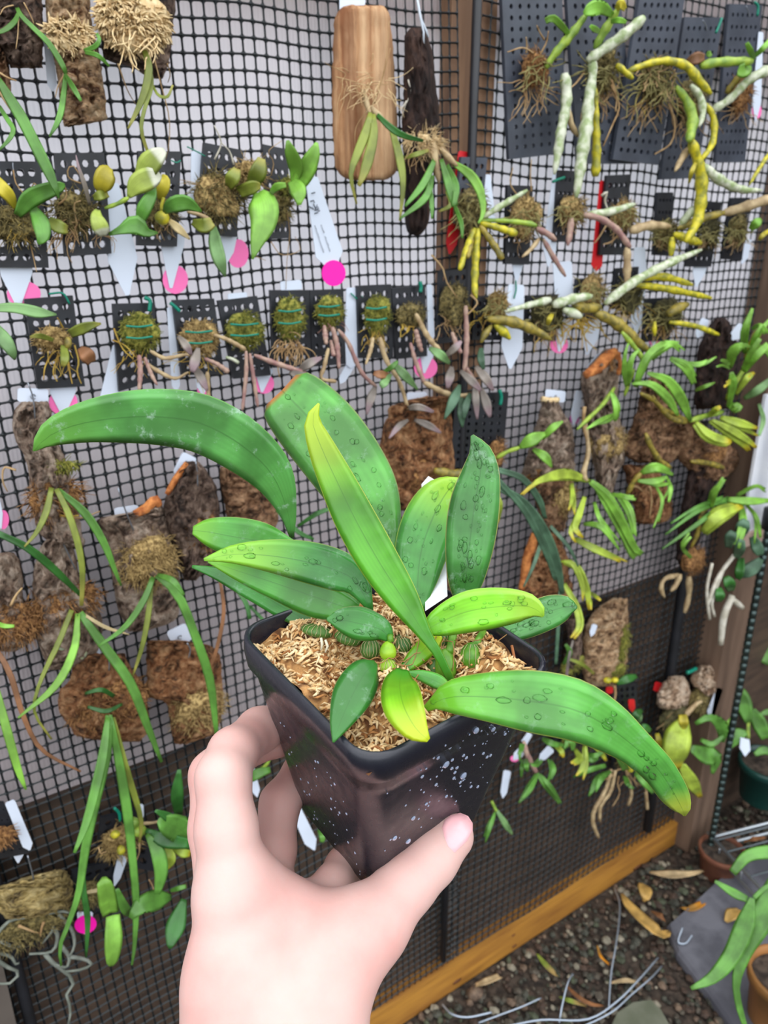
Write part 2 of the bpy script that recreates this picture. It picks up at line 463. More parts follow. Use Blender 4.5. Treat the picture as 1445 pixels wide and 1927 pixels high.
# ------------------------------------------------------------------ the potted plant in the hand
def cam3(p):
    """camera-axis coordinates (right, down, forward) -> world"""
    p = np.asarray(p, float)
    return CAM + RGT*p[0] - UPV*p[1] + FWD*p[2]
POT_R = np.array([[.795, -.606, .027], [-.254, -.373, -.892], [.551, .702, -.451]])
POT_T = np.array([.0034, .0536, .3073])
def pot(x, y, z):
    return cam3(POT_T + POT_R @ np.array([x, y, z]))
POT_S, POT_H, POT_Q = .090, .0932, .6531
def rsquare(half, rad, k=7):
    out = []
    for sx, sy, a0 in ((1, 1, 0), (-1, 1, 90), (-1, -1, 180), (1, -1, 270)):
        for i in range(k):
            a = math.radians(a0+90*i/(k-1))
            out.append((sx*(half-rad)+rad*math.cos(a), sy*(half-rad)+rad*math.sin(a)))
    return out
pot_root = thing('potted_orchid', 'broad leaved orchid in a square black plastic pot held up by the hand', 'potted plant', pot(0, 0, -POT_H))
S2 = POT_S/2+.0012
prof = [(.0372, -.034, .009), (.0420, -.0150, .010), (S2-.0024, -.0125, .0105), (S2-.0022, -.0004, .0105), (S2-.0014, .0006, .011), (S2, 0, .012), (S2+.0004, -.006, .012), (S2-.0004, -.0128, .012), (S2-.0009, -.0136, .012),
        (S2-.0026, -.0142, .011)]
for i in range(1, 9):
    t = i/8
    prof.append((S2-.0026+(POT_S/2*POT_Q-S2+.0026)*t, -.0142-(POT_H-.0142)*t, .011-.0035*t))
prof.append((POT_S/2*POT_Q-.006, -POT_H-.0004, .006)); prof.append((.002, -POT_H, .001))
mb = MB(); n4 = 28
for h, z, r in prof:
    for (x, y) in rsquare(h, r): mb.v.append(tuple(pot(x, y, z))); mb.uv.append((.5, .5))
for i in range(len(prof)-1):
    for k in range(n4):
        k2 = (k+1) % n4
        mb.f.append((i*n4+k, i*n4+k2, (i+1)*n4+k2, (i+1)*n4+k))
def pot_mat():
    m, nt, b, out = base_mat('pot_plastic'); L = nt.links.new; N = nt.nodes.new
    b.inputs['Base Color'].default_value = lin((22, 25, 36)); b.inputs['Roughness'].default_value = .27; b.inputs['Specular IOR Level'].default_value = .62
    tc = N('ShaderNodeTexCoord'); nz = N('ShaderNodeTexNoise'); nz.inputs['Scale'].default_value = 160; nz.inputs['Detail'].default_value = 6
    rp = N('ShaderNodeMapRange'); rp.inputs[1].default_value = .35; rp.inputs[2].default_value = .7; rp.inputs[3].default_value = .22; rp.inputs[4].default_value = .36
    L(tc.outputs['Object'], nz.inputs['Vector']); L(nz.outputs['Fac'], rp.inputs[0]); L(rp.outputs[0], b.inputs['Roughness'])
    return m
mb.build('pot', pot_mat(), pot_root)

# sphagnum: a lumpy bed with pale shredded strands
sph_c = [mat_plain('sphagnum_gold', (190, 146, 92), .9, (224, 192, 140), 240), mat_plain('sphagnum_pale', (212, 180, 132), .9, (232, 208, 164), 240), mat_plain('sphagnum_rust', (140, 88, 44), .9, (186, 132, 76), 220)]
def bed_h(x, y):
    d = max(abs(x), abs(y))/(POT_S/2)
    h = -.0080+.0050*math.sin(x*130+1)*math.cos(y*117)+.003*math.sin(x*260+y*190)+.004*(1-d*d)
    if x > .022 and y > -.004: h -= .022*min(1, (x-.022)/.010)*min(1, (y+.004)/.01)
    return h
mb = MB(); G = 26
for i in range(G):
    for j in range(G):
        x, y = (i/(G-1)-.5)*.0872, (j/(G-1)-.5)*.0872
        mb.v.append(tuple(pot(x, y, bed_h(x, y)+RNG.uniform(-.0008, .0008)))); mb.uv.append((.5, .5))
for i in range(G-1):
    for j in range(G-1):
        mb.f.append((i*G+j, (i+1)*G+j, (i+1)*G+j+1, i*G+j+1))
mb.build('growing_medium', mat_plain('sphagnum_bed', (104, 66, 36), .95, (196, 148, 92), 210, .6), pot_root)
for ci, cnt in enumerate((1000, 1100, 420)):
    mb = MB()
    for _ in range(cnt):
        x, y = RNG.uniform(-.0405, .0405), RNG.uniform(-.0405, .0405)
        if x > .028 and y > .0 and RNG.random() < .8: continue
        a = RNG.gauss(1.0+2.2*math.sin(x*60)*math.cos(y*70), .7); ln = RNG.uniform(.0025, .0075); z = bed_h(x, y)
        p = []
        for k in range(4):
            t = k/3-.5
            px_, py_ = x+ln*t*math.cos(a+t), y+ln*t*math.sin(a+t)
            px_ = max(-.0415, min(.0415, px_)); py_ = max(-.0415, min(.0415, py_))
            p.append(pot(px_, py_, z+.0006+.0012*(1-4*t*t)*RNG.uniform(-.3, 1.3)+RNG.uniform(0, .0006)))
        w = RNG.uniform(.0003, .0009)
        tube(mb, p, [w*.5, w, w, w*.4], 4)
    mb.build('sphagnum', sph_c[ci], pot_root, kind='stuff')

def water(key, trn, c):
    m, nt, b, out = base_mat(key); b.inputs['Transmission Weight'].default_value = trn; b.inputs['Base Color'].default_value = lin(c); b.inputs['Roughness'].default_value = .06; b.inputs['IOR'].default_value = 1.33
    return m
wm = water('water_on_pot', .45, (176, 192, 222));  # pale blue base colour stands in for sky reflected in the drops
def drop_mat():
    m, nt, b, out = base_mat('water_on_leaf'); L = nt.links.new; N = nt.nodes.new
    tr = N('ShaderNodeBsdfTransparent'); tr.inputs[0].default_value = (.93, .99, .92, 1); gl = N('ShaderNodeBsdfGlossy'); gl.inputs['Roughness'].default_value = .05
    fr = N('ShaderNodeFresnel'); fr.inputs[0].default_value = 1.22; ms = N('ShaderNodeMixShader')
    L(fr.outputs[0], ms.inputs[0]); L(tr.outputs[0], ms.inputs[1]); L(gl.outputs[0], ms.inputs[2]); L(ms.outputs[0], out.inputs['Surface'])
    return m
wl_ = drop_mat()

# the leaves: pixel x, pixel y, half width in pixels, along each blade; distances from the camera at base and tip
ZS = .9
def blade(spec, z0, z1, mat, name='leaf', fold=.22, twist=0.0, th=.0011, n=22, bow=0.0, label=None, wave=0.0, drops=0):
    P = []; W = []; k = len(spec)
    cum = [0.0]
    for a, b in zip(spec[:-1], spec[1:]): cum.append(cum[-1]+math.hypot(b[0]-a[0], b[1]-a[1]))
    for (x, y, w), s in zip(spec, cum):
        t = s/cum[-1]; z = (z0+(z1-z0)*t-bow*math.sin(math.pi*t))*ZS
        P.append(deep(x, y, z)); W.append(w*z/F_PX)
    mb = MB(); ribbon(mb, P, W, fold, th, twist, n, wave=wave)
    lf = mb.build(name, mat, pot_root, label=label)
    if drops:
        V = np.array(mb.v).reshape(-1, 8, 3); db = MB()
        for _ in range(drops):
            i = RNG.randrange(2, n-2); f = RNG.random(); k = RNG.choice((1, 2)); g = RNG.uniform(.0, 1)
            c0 = V[i, k]*(1-g)+V[i, k+1]*g; c1 = V[i+1, k]*(1-g)+V[i+1, k+1]*g; c = c0*(1-f)+c1*f
            t1 = unit(V[i+1, 2]-V[i, 2]); nn = unit(np.cross(V[i, 3]-V[i, 1], t1)); nn = nn if nn @ (CAM-c) > 0 else -nn; t2 = np.cross(nn, t1)
            r_ = RNG.choice((.0004, .0005, .0006, .0009, .0012)); el = RNG.uniform(.8, 2.2)
            ico(db, c+nn*r_*.15, (r_*el, r_, r_*.45), .18, [t1, t2, nn], RNG, True)
        db.build('water_drop', wl_, lf, kind='stuff')
    return lf
g_big = mat_leaf('leaf_big_dark', (88, 156, 78), tip=(120, 188, 80), tip_at=.85, spots=.75, rough=.30, edge=(120, 180, 90))
g_brown = mat_leaf('leaf_brown_tip', (88, 160, 68), tip=(196, 128, 82), tip_at=.985, tipw=.02, spots=.25, rough=.27, edge=(140, 170, 90))
g_mid = mat_leaf('leaf_mid', (80, 158, 58), tip=(120, 190, 50), tip_at=.8, spots=.2, rough=.3, edge=(150, 190, 90))
g_lime = mat_leaf('leaf_lime', (132, 206, 54), tip=(166, 216, 70), tip_at=.7, spots=.12, rough=.3, base=(96, 170, 30), edge=(170, 210, 90))
g_yel = mat_leaf('leaf_yellow_green', (112, 176, 26), tip=(196, 214, 40), tip_at=.75, tipw=.3, rough=.33, base=(58, 140, 28), edge=(190, 205, 70))
g_dark = mat_leaf('leaf_dark', (60, 134, 52), spots=.3, rough=.26, edge=(130, 150, 80))
g_dew = mat_leaf('leaf_dew', (72, 140, 64), spots=.35, rough=.24, edge=(190, 195, 110))
g_two = mat_leaf('leaf_two_tone', (60, 134, 58), tip=(146, 208, 66), tip_at=.62, tipw=.22, spots=.3, rough=.28, edge=(150, 190, 80))
g_long = mat_leaf('leaf_long', (90, 164, 70), tip=(186, 204, 74), tip_at=.90, tipw=.05, spots=.15, rough=.24, base=(126, 200, 46), edge=(170, 190, 90))

g_l4 = mat_leaf('leaf_lime_top', (72, 150, 62), tip=(164, 214, 62), tip_at=.74, tipw=.22, spots=.25, rough=.3, edge=(170, 210, 90))
g_l3 = mat_leaf('leaf_upright_narrow', (84, 158, 40), tip=(184, 212, 44), tip_at=.84, tipw=.2, rough=.3, base=(66, 140, 36), edge=(196, 214, 80))
blade([(549, 1012, 4), (541, 962, 17), (512, 893, 40), (455, 838, 52), (380, 797, 56), (300, 784, 54), (220, 786, 48), (150, 797, 38), (100, 815, 27), (70, 838, 10), (63, 848, 2)], .385, .335, g_big, bow=.02, fold=.12, twist=(0, .35), n=30)
blade([(737, 1046, 5), (722, 1000, 36), (692, 940, 63), (655, 880, 72), (612, 822, 74), (575, 780, 70), (548, 752, 62), (537, 741, 54), (531, 735, 40)], .395, .42, g_brown, fold=.14, n=26, drops=60)
blade([(793, 1150, 6), (786, 1105, 33), (792, 1040, 50), (812, 980, 53), (835, 935, 42), (856, 908, 18), (862, 900, 3)], .375, .395, g_l4, fold=.15, drops=40)
blade([(872, 1135, 16), (876, 1090, 34), (884, 1020, 46), (893, 950, 47), (904, 890, 36), (903, 850, 22), (888, 819, 3)], .37, .365, g_dew, fold=.2, drops=80)
blade([(912, 1216, 5), (940, 1196, 15), (985, 1176, 27), (1030, 1153, 31), (1065, 1142, 21), (1085, 1143, 3)], .36, .375, g_dew, fold=.2, drops=40)
blade([(560, 1030, 8), (500, 1020, 34), (440, 1010, 37), (392, 1001, 26), (363, 998, 8)], .375, .37, g_mid, fold=.2)
blade([(640, 1192, 10), (560, 1158, 20), (480, 1112, 21), (410, 1080, 12), (362, 1066, 3)], .362, .37, g_dark, fold=.2)
blade([(672, 1150, 18), (600, 1126, 38), (520, 1098, 30), (450, 1075, 18), (392, 1056, 3)], .35, .352, g_mid, fold=.2)
blade([(699, 1150, 4), (672, 1098, 26), (640, 1076, 38), (580, 1058, 39), (510, 1046, 31), (440, 1043, 18), (384, 1053, 3)], .345, .338, g_two, fold=.25, drops=24)
blade([(735, 1202, 8), (715, 1184, 23), (675, 1173, 32), (640, 1166, 22), (615, 1165, 3)], .335, .330, g_dark, fold=.2, drops=10)
blade([(757, 1262, 9), (785, 1235, 18), (815, 1205, 18), (828, 1195, 8)], .333, .34, g_yel, fold=.15)
blade([(848, 1282, 8), (825, 1232, 9), (800, 1195, 13), (760, 1130, 29), (715, 1060, 38), (670, 980, 39), (637, 912, 34), (606, 845, 26), (588, 792, 15), (600, 759, 2)], .330, .322, g_l3, fold=.32, n=28)
blade([(793, 1192, 6), (825, 1172, 27), (880, 1150, 40), (940, 1141, 38), (990, 1140, 27), (1014, 1150, 14), (1022, 1160, 3)], .330, .328, g_lime, fold=.2, twist=-.25, drops=20)
blade([(768, 1266, 4), (795, 1272, 11), (825, 1284, 14), (848, 1299, 6)], .325, .32, g_mid, fold=.2)
blade([(705, 1248, 7), (686, 1268, 30), (662, 1310, 38), (642, 1355, 24), (627, 1397, 2)], .320, .287, g_dark, fold=.2, bow=.006)
blade([(757, 1262, 12), (752, 1290, 32), (760, 1330, 39), (782, 1370, 27), (806, 1393, 5)], .318, .282, g_yel, fold=.2, bow=.010)
blade([(790, 1345, 6), (812, 1326, 9), (850, 1312, 30), (920, 1312, 45), (1000, 1320, 57), (1075, 1334, 57), (1135, 1362, 48), (1190, 1402, 36), (1238, 1447, 31), (1268, 1492, 27), (1284, 1522, 14), (1288, 1533, 3)], .312, .325, g_long, fold=.30, drops=34, bow=.03, n=32, twist=(.15, -.2))

# pseudobulbs
def bulb(x, y, rx, ry, z, mat, veins=0, lean=0.0):
    z *= ZS; c = deep(x, y, z); s = z/F_PX
    mb = MB(); nu, nv = 12, 9
    for j in range(nv):
        th = math.pi*j/(nv-1)
        for i in range(nu):
            ph = 2*math.pi*i/nu; rr = math.sin(th)*(1-.18*math.cos(th))+.001
            lx = rr*math.cos(ph)*rx*s; lz = math.cos(th)*ry*s; ld = rr*math.sin(ph)*rx*s
            ax = RGT*math.cos(lean)+UPV*math.sin(lean); ay = UPV*math.cos(lean)-RGT*math.sin(lean)
            mb.v.append(tuple(c+ax*lx+ay*lz+FWD*ld)); mb.uv.append((.25, .5))
    for j in range(nv-1):
        for i in range(nu):
            i2 = (i+1) % nu
            mb.f.append((j*nu+i, (j+1)*nu+i, (j+1)*nu+i2, j*nu+i2))
    b = mb.build('pseudobulb', mat, pot_root)
    if veins:
        vb = MB()
        for k in range(veins):
            u = (k+.5)/veins*2-1; p = []
            for q in range(6):
                t = -1+2*q/5*.95; rr = math.sqrt(max(0, 1-t*t))
                ax = RGT*math.cos(lean)+UPV*math.sin(lean); ay = UPV*math.cos(lean)-RGT*math.sin(lean)
                p.append(c+ax*(u*rr*rx*s*1.02+RNG.uniform(-.0003, .0003))+ay*t*ry*s - FWD*(math.sqrt(max(0, 1-u*u))*rr*rx*s*1.03+.0002))
            tube(vb, p, .00013, 4)
        vb.build('dry_fibre', mat_plain('dry_fibre', (170, 160, 116), .8), b)
    return b
b_green = mat_plain('bulb_green', (74, 128, 28), .4, (108, 160, 40), 140, .1)
b_yel = mat_plain('bulb_yellow', (112, 160, 22), .38, (146, 186, 40), 140, .1)
b_dark = mat_plain('bulb_dark', (52, 92, 30), .5, (76, 116, 44), 140, .1)
bulb(598, 1186, 32, 13, .352, b_dark, 7, -.2)
bulb(655, 1200, 26, 14, .345, b_dark, 6, -.3)
bulb(697, 1220, 20, 20, .34, b_dark, 7)
bulb(757, 1211, 21, 19, .342, b_dark, 7, .4)
bulb(830, 1205, 24, 24, .35, b_dark, 6)
bulb(730, 1225, 16, 19, .333, b_yel)
bulb(730, 1253, 17, 14, .331, b_yel, 5)
bulb(838, 1252, 22, 32, .338, b_green)
bulb(887, 1234, 23, 26, .338, b_green, 4)
bulb(732, 1340, 15, 22, .327, b_dark)
bulb(812, 1312, 22, 20, .329, b_dark)
bulb(818, 1258, 18, 24, .34, b_dark)
for a, b, w, z0, z1 in (((894, 1215), (910, 1188), 7, .338, .36), ((845, 1228), (868, 1128), 8, .337, .368), ((735, 1208), (734, 1196), 6, .333, .334), ((848, 1280), (858, 1300), 8, .33, .33)):
    mb = MB(); pa, pb = deep(a[0], a[1], z0*ZS), deep(b[0], b[1], z1*ZS)
    tube(mb, [pa, (pa+pb)/2+(0, 0, .0005), pb], [w*.3/F_PX]*3, 8)
    mb.build('stem', b_green, pot_root)
# loose wiry roots on the medium
mb = MB()
for _ in range(46):
    x, y = RNG.uniform(-.02, .03), RNG.uniform(-.02, .02); a = RNG.uniform(0, 6.28); p = []
    for k in range(5):
        p.append(pot(x, y, bed_h(x, y)+.003+RNG.uniform(0, .004))); x += .0038*math.cos(a); y += .0038*math.sin(a); a += RNG.uniform(-.7, .7)
    tube(mb, spline(p, 8), .00022, 4)
mb.build('root', mat_plain('wiry_root', (150, 112, 66), .8), pot_root, kind='stuff')
mb = MB()
for (x, y) in ((604, 1212), (612, 1216), (748, 1262), (742, 1240), (722, 1272)):
    p = deep(x, y, .338*ZS); tube(mb, [p+UPV*.0025, p+RGT*RNG.uniform(-.001, .001), p-UPV*.0025], [.0005, .0006, .0003], 6)
mb.build('root', mat_plain('white_root', (206, 200, 176), .6), pot_root, kind='stuff')
mb = MB(); tube(mb, [deep(973, 1272, .335*ZS), deep(968, 1240, .338*ZS), deep(963, 1215, .342*ZS)], .0006, 6)
mb.build('dry_stalk', mat_plain('dry_stalk', (150, 92, 50), .8), pot_root)
# blank white tag standing at the back of the pot
q = [deep(x, y, z*ZS) for x, y, z in ((800, 1150, .372), (842, 1122, .372), (838, 1030, .392), (834, 912, .418), (806, 896, .421), (793, 911, .42), (800, 1030, .395))]
mb = MB(); prism(mb, q, FWD*.0006)
tag_thing(mb.build('plant_tag', mat_plain('tag_white_near', (226, 228, 234), .45), smooth=False), 'blank white tag standing in the held pot behind its leaves', 'plant tag')

# water drops on pot and leaves
mb = MB()
rr = random.Random(3)
def drop_face(face, u, v, r):
    # face 0: right front (y = -), face 1: left front (x = -); u along the rim 0..1, v down 0..1
    z = -POT_H*v; half = (S2 if v < .145 else S2-.0026+(POT_S/2*POT_Q-S2+.0026)*(v-.152)/.848)
    a = (u-.5)*2*half*.9
    c = pot(a, -half, z) if face == 0 else pot(-half, a, z)
    nrm = unit(pot(0, -1, .1)-pot(0, 0, 0)) if face == 0 else unit(pot(-1, 0, .1)-pot(0, 0, 0))
    t1 = unit(pot(0, 0, 1)-pot(0, 0, 0)); t2 = np.cross(nrm, t1)
    ico(mb, c, (r, r*1.05, r*.55), .05, [t2, t1, nrm], rr, sub=True)
for _ in range(95):
    u = min(.97, max(.05, rr.gauss(.52, .22))); v = .06+.62*rr.random()
    drop_face(0, u, v, rr.choice((.0003, .0003, .0004, .0005, .0008)))
for u, v, r in ((.42, .28, .0016), (.60, .45, .0017), (.54, .12, .0014), (.25, .55, .0011), (.12, .62, .0012), (.24, .72, .0013), (.72, .22, .0012)): drop_face(0, u, v, r)
for _ in range(46): drop_face(1, rr.uniform(.08, .85), .35+.6*rr.random(), rr.choice((.0003, .0004, .0006)))
mb.build('water_drop', wm, pot_root, kind='stuff')

# ------------------------------------------------------------------ the hand: one smooth surface grown around tapered bones
def cpix(x, y, z):
    return np.array([(x-CX)/F_PX*z, (y-CY)/F_PX*z, z])
HB = []      # (group, a, b, ra, rb)
def bone(g, *nodes):
    for (x0, y0, z0, r0), (x1, y1, z1, r1) in zip(nodes[:-1], nodes[1:]):
        HB.append((g, cpix(x0, y0, z0), cpix(x1, y1, z1), r0*z0/F_PX, r1*z1/F_PX))
# palm and wrist
bone('palm', (444, 1700, .288, 76), (452, 1850, .282, 96), (455, 2000, .276, 104), (470, 2350, .262, 118), (500, 2900, .24, 128))
bone('palm', (520, 1760, .293, 78), (560, 1900, .284, 100), (568, 2000, .278, 108), (560, 2350, .262, 118), (570, 2900, .24, 128))
bone('palm', (640, 1790, .287, 66), (590, 1890, .282, 92))
bone('palm', (452, 1650, .292, 62), (540, 1730, .300, 52), (650, 1745, .292, 52))
bone('palm', (500, 1690, .315, 50), (520, 1850, .305, 90))
bone('palm', (560, 1720, .315, 44), (560, 1850, .300, 80))
# thumb lying along the right front face
bone('thumb', (640, 1800, .287, 78), (700, 1740, .294, 68), (768, 1660, .307, 53), (808, 1617, .314, 50), (848, 1574, .319, 43))
# index finger: knuckle, bend at the left, tip behind the pot
bone('index', (438, 1690, .286, 64), (426, 1560, .290, 56), (420, 1462, .296, 49), (438, 1416, .308, 44), (488, 1374, .332, 40), (552, 1348, .357, 33))
# middle finger, almost hidden behind the index
bone('middle', (425, 1690, .300, 56), (405, 1560, .312, 47), (402, 1458, .322, 43), (440, 1416, .334, 40), (520, 1385, .350, 36), (590, 1370, .362, 32))
# ring and little finger seen through the gap
bone('ring', (500, 1690, .318, 46), (515, 1600, .332, 40), (527, 1510, .345, 36), (570, 1450, .360, 34), (640, 1430, .370, 30))
bone('little', (600, 1730, .306, 44), (628, 1668, .320, 38), (650, 1632, .332, 36), (720, 1590, .352, 30), (770, 1570, .36, 27))
def hand_field(P):
    groups = {}
    def smin(a, b, k):
        h = np.clip(.5+.5*(b-a)/k, 0, 1)
        return b*(1-h)+a*h-k*h*(1-h)
    for g, a, b, ra, rb in HB:
        ab = b-a
        t = np.clip(((P-a) @ ab)/(ab @ ab), 0, 1).astype(np.float32)
        d = np.linalg.norm(P-(a+t[..., None]*ab), axis=-1)-(ra+(rb-ra)*t)
        k = .012 if g == 'palm' else .004
        groups[g] = d if g not in groups else smin(groups[g], d, k)
    fing = groups['index']
    for g in ('middle', 'ring', 'little'): fing = smin(fing, groups[g], .0012)
    d = smin(groups['palm'], fing, .006)
    return smin(d, groups['thumb'], .010)
def surface_nets(lo, hi, h):
    n = [int((b-a)/h)+1 for a, b in zip(lo, hi)]
    ax = [np.float32(a)+np.arange(k, dtype=np.float32)*np.float32(h) for a, k in zip(lo, n)]
    V = np.empty(n, dtype=np.float32)
    for i in range(n[0]):
        P = np.empty((n[1], n[2], 3), dtype=np.float32)
        P[..., 0] = ax[0][i]; P[..., 1] = ax[1][:, None]; P[..., 2] = ax[2][None, :]
        V[i] = hand_field(P)
    S = V < 0
    nc = [k-1 for k in n]
    acc = np.zeros(nc+[3], dtype=np.float32); cnt = np.zeros(nc, dtype=np.float32)
    for a in range(3):
        b, c = [q for q in range(3) if q != a]
        s0 = [slice(None)]*3; s1 = [slice(None)]*3; s0[a] = slice(0, -1); s1[a] = slice(1, None)
        va, vb = V[tuple(s0)], V[tuple(s1)]; cr = (va < 0) != (vb < 0)
        t = np.where(cr, va/np.where(cr, va-vb, 1), 0)
        for ob in (0, 1):
            for oc in (0, 1):
                sl = [slice(None)]*3; sl[b] = slice(ob, nc[b]+ob); sl[c] = slice(oc, nc[c]+oc)
                m = cr[tuple(sl)]; tt = t[tuple(sl)]
                cnt += m; acc[..., a] += tt*m; acc[..., b] += ob*m; acc[..., c] += oc*m
    act = cnt > 0
    idx = -np.ones(nc, dtype=np.int64); idx[act] = np.arange(act.sum())
    cells = np.argwhere(act).astype(np.float32)
    verts = np.array(lo)+(cells+acc[act]/cnt[act][:, None])*h
    faces = []
    for a in range(3):
        b, c = (a+1) % 3, (a+2) % 3
        s0 = [slice(None)]*3; s1 = [slice(None)]*3; s0[a] = slice(0, -1); s1[a] = slice(1, None)
        cr = S[tuple(s0)] != S[tuple(s1)]
        loc = np.argwhere(cr)
        ok = (loc[:, b] > 0) & (loc[:, c] > 0) & (loc[:, b] < nc[b]) & (loc[:, c] < nc[c]); loc = loc[ok]
        ins = S[tuple(loc.T)]
        q = []
        for db, dc in ((1, 1), (0, 1), (0, 0), (1, 0)):
            l2 = loc.copy(); l2[:, b] -= db; l2[:, c] -= dc; q.append(idx[tuple(l2.T)])
        Q = np.stack(q, 1); Q[~ins] = Q[~ins][:, ::-1]
        faces.append(Q)
    return verts, np.vstack(faces)
lo = cpix(330, 1290, .33)-[.004, 0, 0]; lo[2] = .205
hi = np.array([cpix(900, 1290, .33)[0]+.006, .285, .378])
hv, hf = surface_nets(lo, hi, .00155)
for it in range(3):                                   # settle the vertices on the surface
    e = 4e-4
    d = hand_field(hv.astype(np.float32)).astype(float)
    gr = np.stack([(hand_field((hv+np.eye(3)[k]*e).astype(np.float32))-d)/e for k in range(3)], 1)
    gn = np.linalg.norm(gr, axis=1, keepdims=True)+1e-6
    hv = hv - np.clip(.8*d[:, None]*gr/np.maximum(gn, .5)**2, -.0008, .0008)
def skin_mat(key, c, c2, red):
    m, nt, b, out = base_mat(key); L = nt.links.new; N = nt.nodes.new
    b.inputs['Roughness'].default_value = .48; b.inputs['Specular IOR Level'].default_value = .35
    b.inputs['Subsurface Weight'].default_value = .25; b.inputs['Subsurface Radius'].default_value = (.006, .0025, .0015); b.inputs['Subsurface Scale'].default_value = 1.0
    tc = N('ShaderNodeTexCoord'); n1 = N('ShaderNodeTexNoise'); n1.inputs['Scale'].default_value = 28; n1.inputs['Detail'].default_value = 5
    n2 = N('ShaderNodeTexNoise'); n2.inputs['Scale'].default_value = 420; n2.inputs['Detail'].default_value = 4
    for q in (n1, n2): L(tc.outputs['Object'], q.inputs['Vector'])
    rp = N('ShaderNodeValToRGB'); rp.color_ramp.elements[0].position = .3; rp.color_ramp.elements[1].position = .72
    rp.color_ramp.elements[0].color = lin(c); rp.color_ramp.elements[1].color = lin(red); el = rp.color_ramp.elements.new(.52); el.color = lin(c2)
    L(n1.outputs['Fac'], rp.inputs[0]); L(rp.outputs[0], b.inputs['Base Color'])
    bp = N('ShaderNodeBump'); bp.inputs['Strength'].default_value = .12; bp.inputs['Distance'].default_value = .0006
    L(n2.outputs['Fac'], bp.inputs['Height']); L(bp.outputs[0], b.inputs['Normal'])
    return m
HM = np.stack([RGT, -UPV, FWD], 0)
person = mesh_obj('person', CAM+hv @ HM, hf[:, ::-1].tolist(), skin_mat('skin', (216, 182, 174), (214, 172, 164), (210, 158, 150)))
tag_thing(person, 'pale left hand and wrist reaching up from below, gripping the black pot', 'person')
# thumbnail lying on the tip of the thumb
def on_hand(x, y):
    r = cpix(x, y, 1.0); t = .24; best = (9, t)
    for _ in range(60):
        d = float(hand_field((r*t)[None].astype(np.float32))[0]); best = min(best, (abs(d), t))
        t += d/np.linalg.norm(r)*.9
        if t > .34: break
    return r*best[1]
ol = [(831, 1558), (836, 1543), (847, 1533), (866, 1529), (881, 1535), (890, 1549), (890, 1565), (880, 1582), (855, 1606), (843, 1594), (836, 1577)]
cc_ = np.mean(ol, axis=0); mb = MB(); nr = 6; no = len(ol)
oc = cpix(850, 1576, .319)
for j in range(nr+1):
    for (x, y) in ol:
        f = j/nr; p = on_hand(cc_[0]+(x-cc_[0])*f*.97, cc_[1]+(y-cc_[1])*f*.97)
        p = p+unit(p-oc)*(.0008 if j < nr else .0001); mb.v.append(tuple(CAM+p @ HM)); mb.uv.append((.5, f))
for j in range(nr):
    for k in range(no):
        mb.f.append((j*no+k, j*no+(k+1) % no, (j+1)*no+(k+1) % no, (j+1)*no+k))
nm = mat_plain('nail', (244, 178, 184), .22, (248, 190, 194), 50)
mb.build('thumbnail', nm, person, label='pink glossy thumbnail')

# ------------------------------------------------------------------ builders for what hangs on the netting
def mpx(p):                     # metres per pixel at a point
    return depth(p)/F_PX
def mount(name, label, cat, x, y, group=None):
    g_ = {'plate_mounted_orchid': 'orchids tied on black perforated plates', 'bark_mounted_orchid': 'orchids tied on bark slabs', 'driftwood_mounted_orchid': 'orchids tied on driftwood'}.get(name)
    return thing(name, label, cat, at(x, y, .004), group or g_)
def strap(mb, spec, o0, o1, fold=.25, twist=0.0, n=12, bow=0.0, th=.0003):
    P = []; W = []; k = len(spec)
    for i, (x, y, w) in enumerate(spec):
        t = i/(k-1); p = at(x, y, o0+(o1-o0)*t+bow*math.sin(math.pi*t)); P.append(p); W.append(w*mpx(p)*.9)
    ribbon(mb, P, W, fold, th, twist, n)
def leafw(root, mat, *specs, o=(.02, .04), fold=.25, bow=.006, name='leaf', n=12, extra=0):
    if extra:
        more = []
        for sp in specs:
            for _ in range(extra):
                jx, jy, kx, ky = RNG.uniform(-7, 7), RNG.uniform(-5, 5), RNG.uniform(-16, 16), RNG.uniform(-14, 14)
                more.append([(x+jx+kx*(i/(len(sp)-1))**1.5, y+jy+ky*(i/(len(sp)-1))**1.5, w*.6) for i, (x, y, w) in enumerate(sp)])
        specs = [[(x, y, w*.86) for x, y, w in sp] for sp in specs]+more
    for i, sp in enumerate(specs):
        mb = MB(); j = .002*((i*37) % 7)
        strap(mb, sp, o[0]+j*.4, o[1]+j, fold, RNG.uniform(-.25, .25), n, bow)
        mb.build(name, mat, root)
def cane(root, mat, spec, o=(.02, .04), name='cane', knots=5, seg=8):
    P = []
    for i, (x, y, w) in enumerate(spec):
        t = i/(len(spec)-1); p = at(x, y, o[0]+(o[1]-o[0])*t); P.append(tuple(p)+(w*mpx(p),))
    n = max(10, knots*4+1); s = spline(P, n); r = s[:, 3].copy()
    if knots:
        for i in range(n):
            ph = i/(n-1)*knots; f = abs(ph-round(ph))
            r[i] *= .84+.34*min(1, f*2.2) if .02 < i/(n-1) < .98 else .7
            if f < .06 and 0 < i < n-1: r[i] *= 1.12
    mb = MB(); tube(mb, s[:, :3], np.maximum(r, .0003), seg)
    return mb.build(name, mat, root)
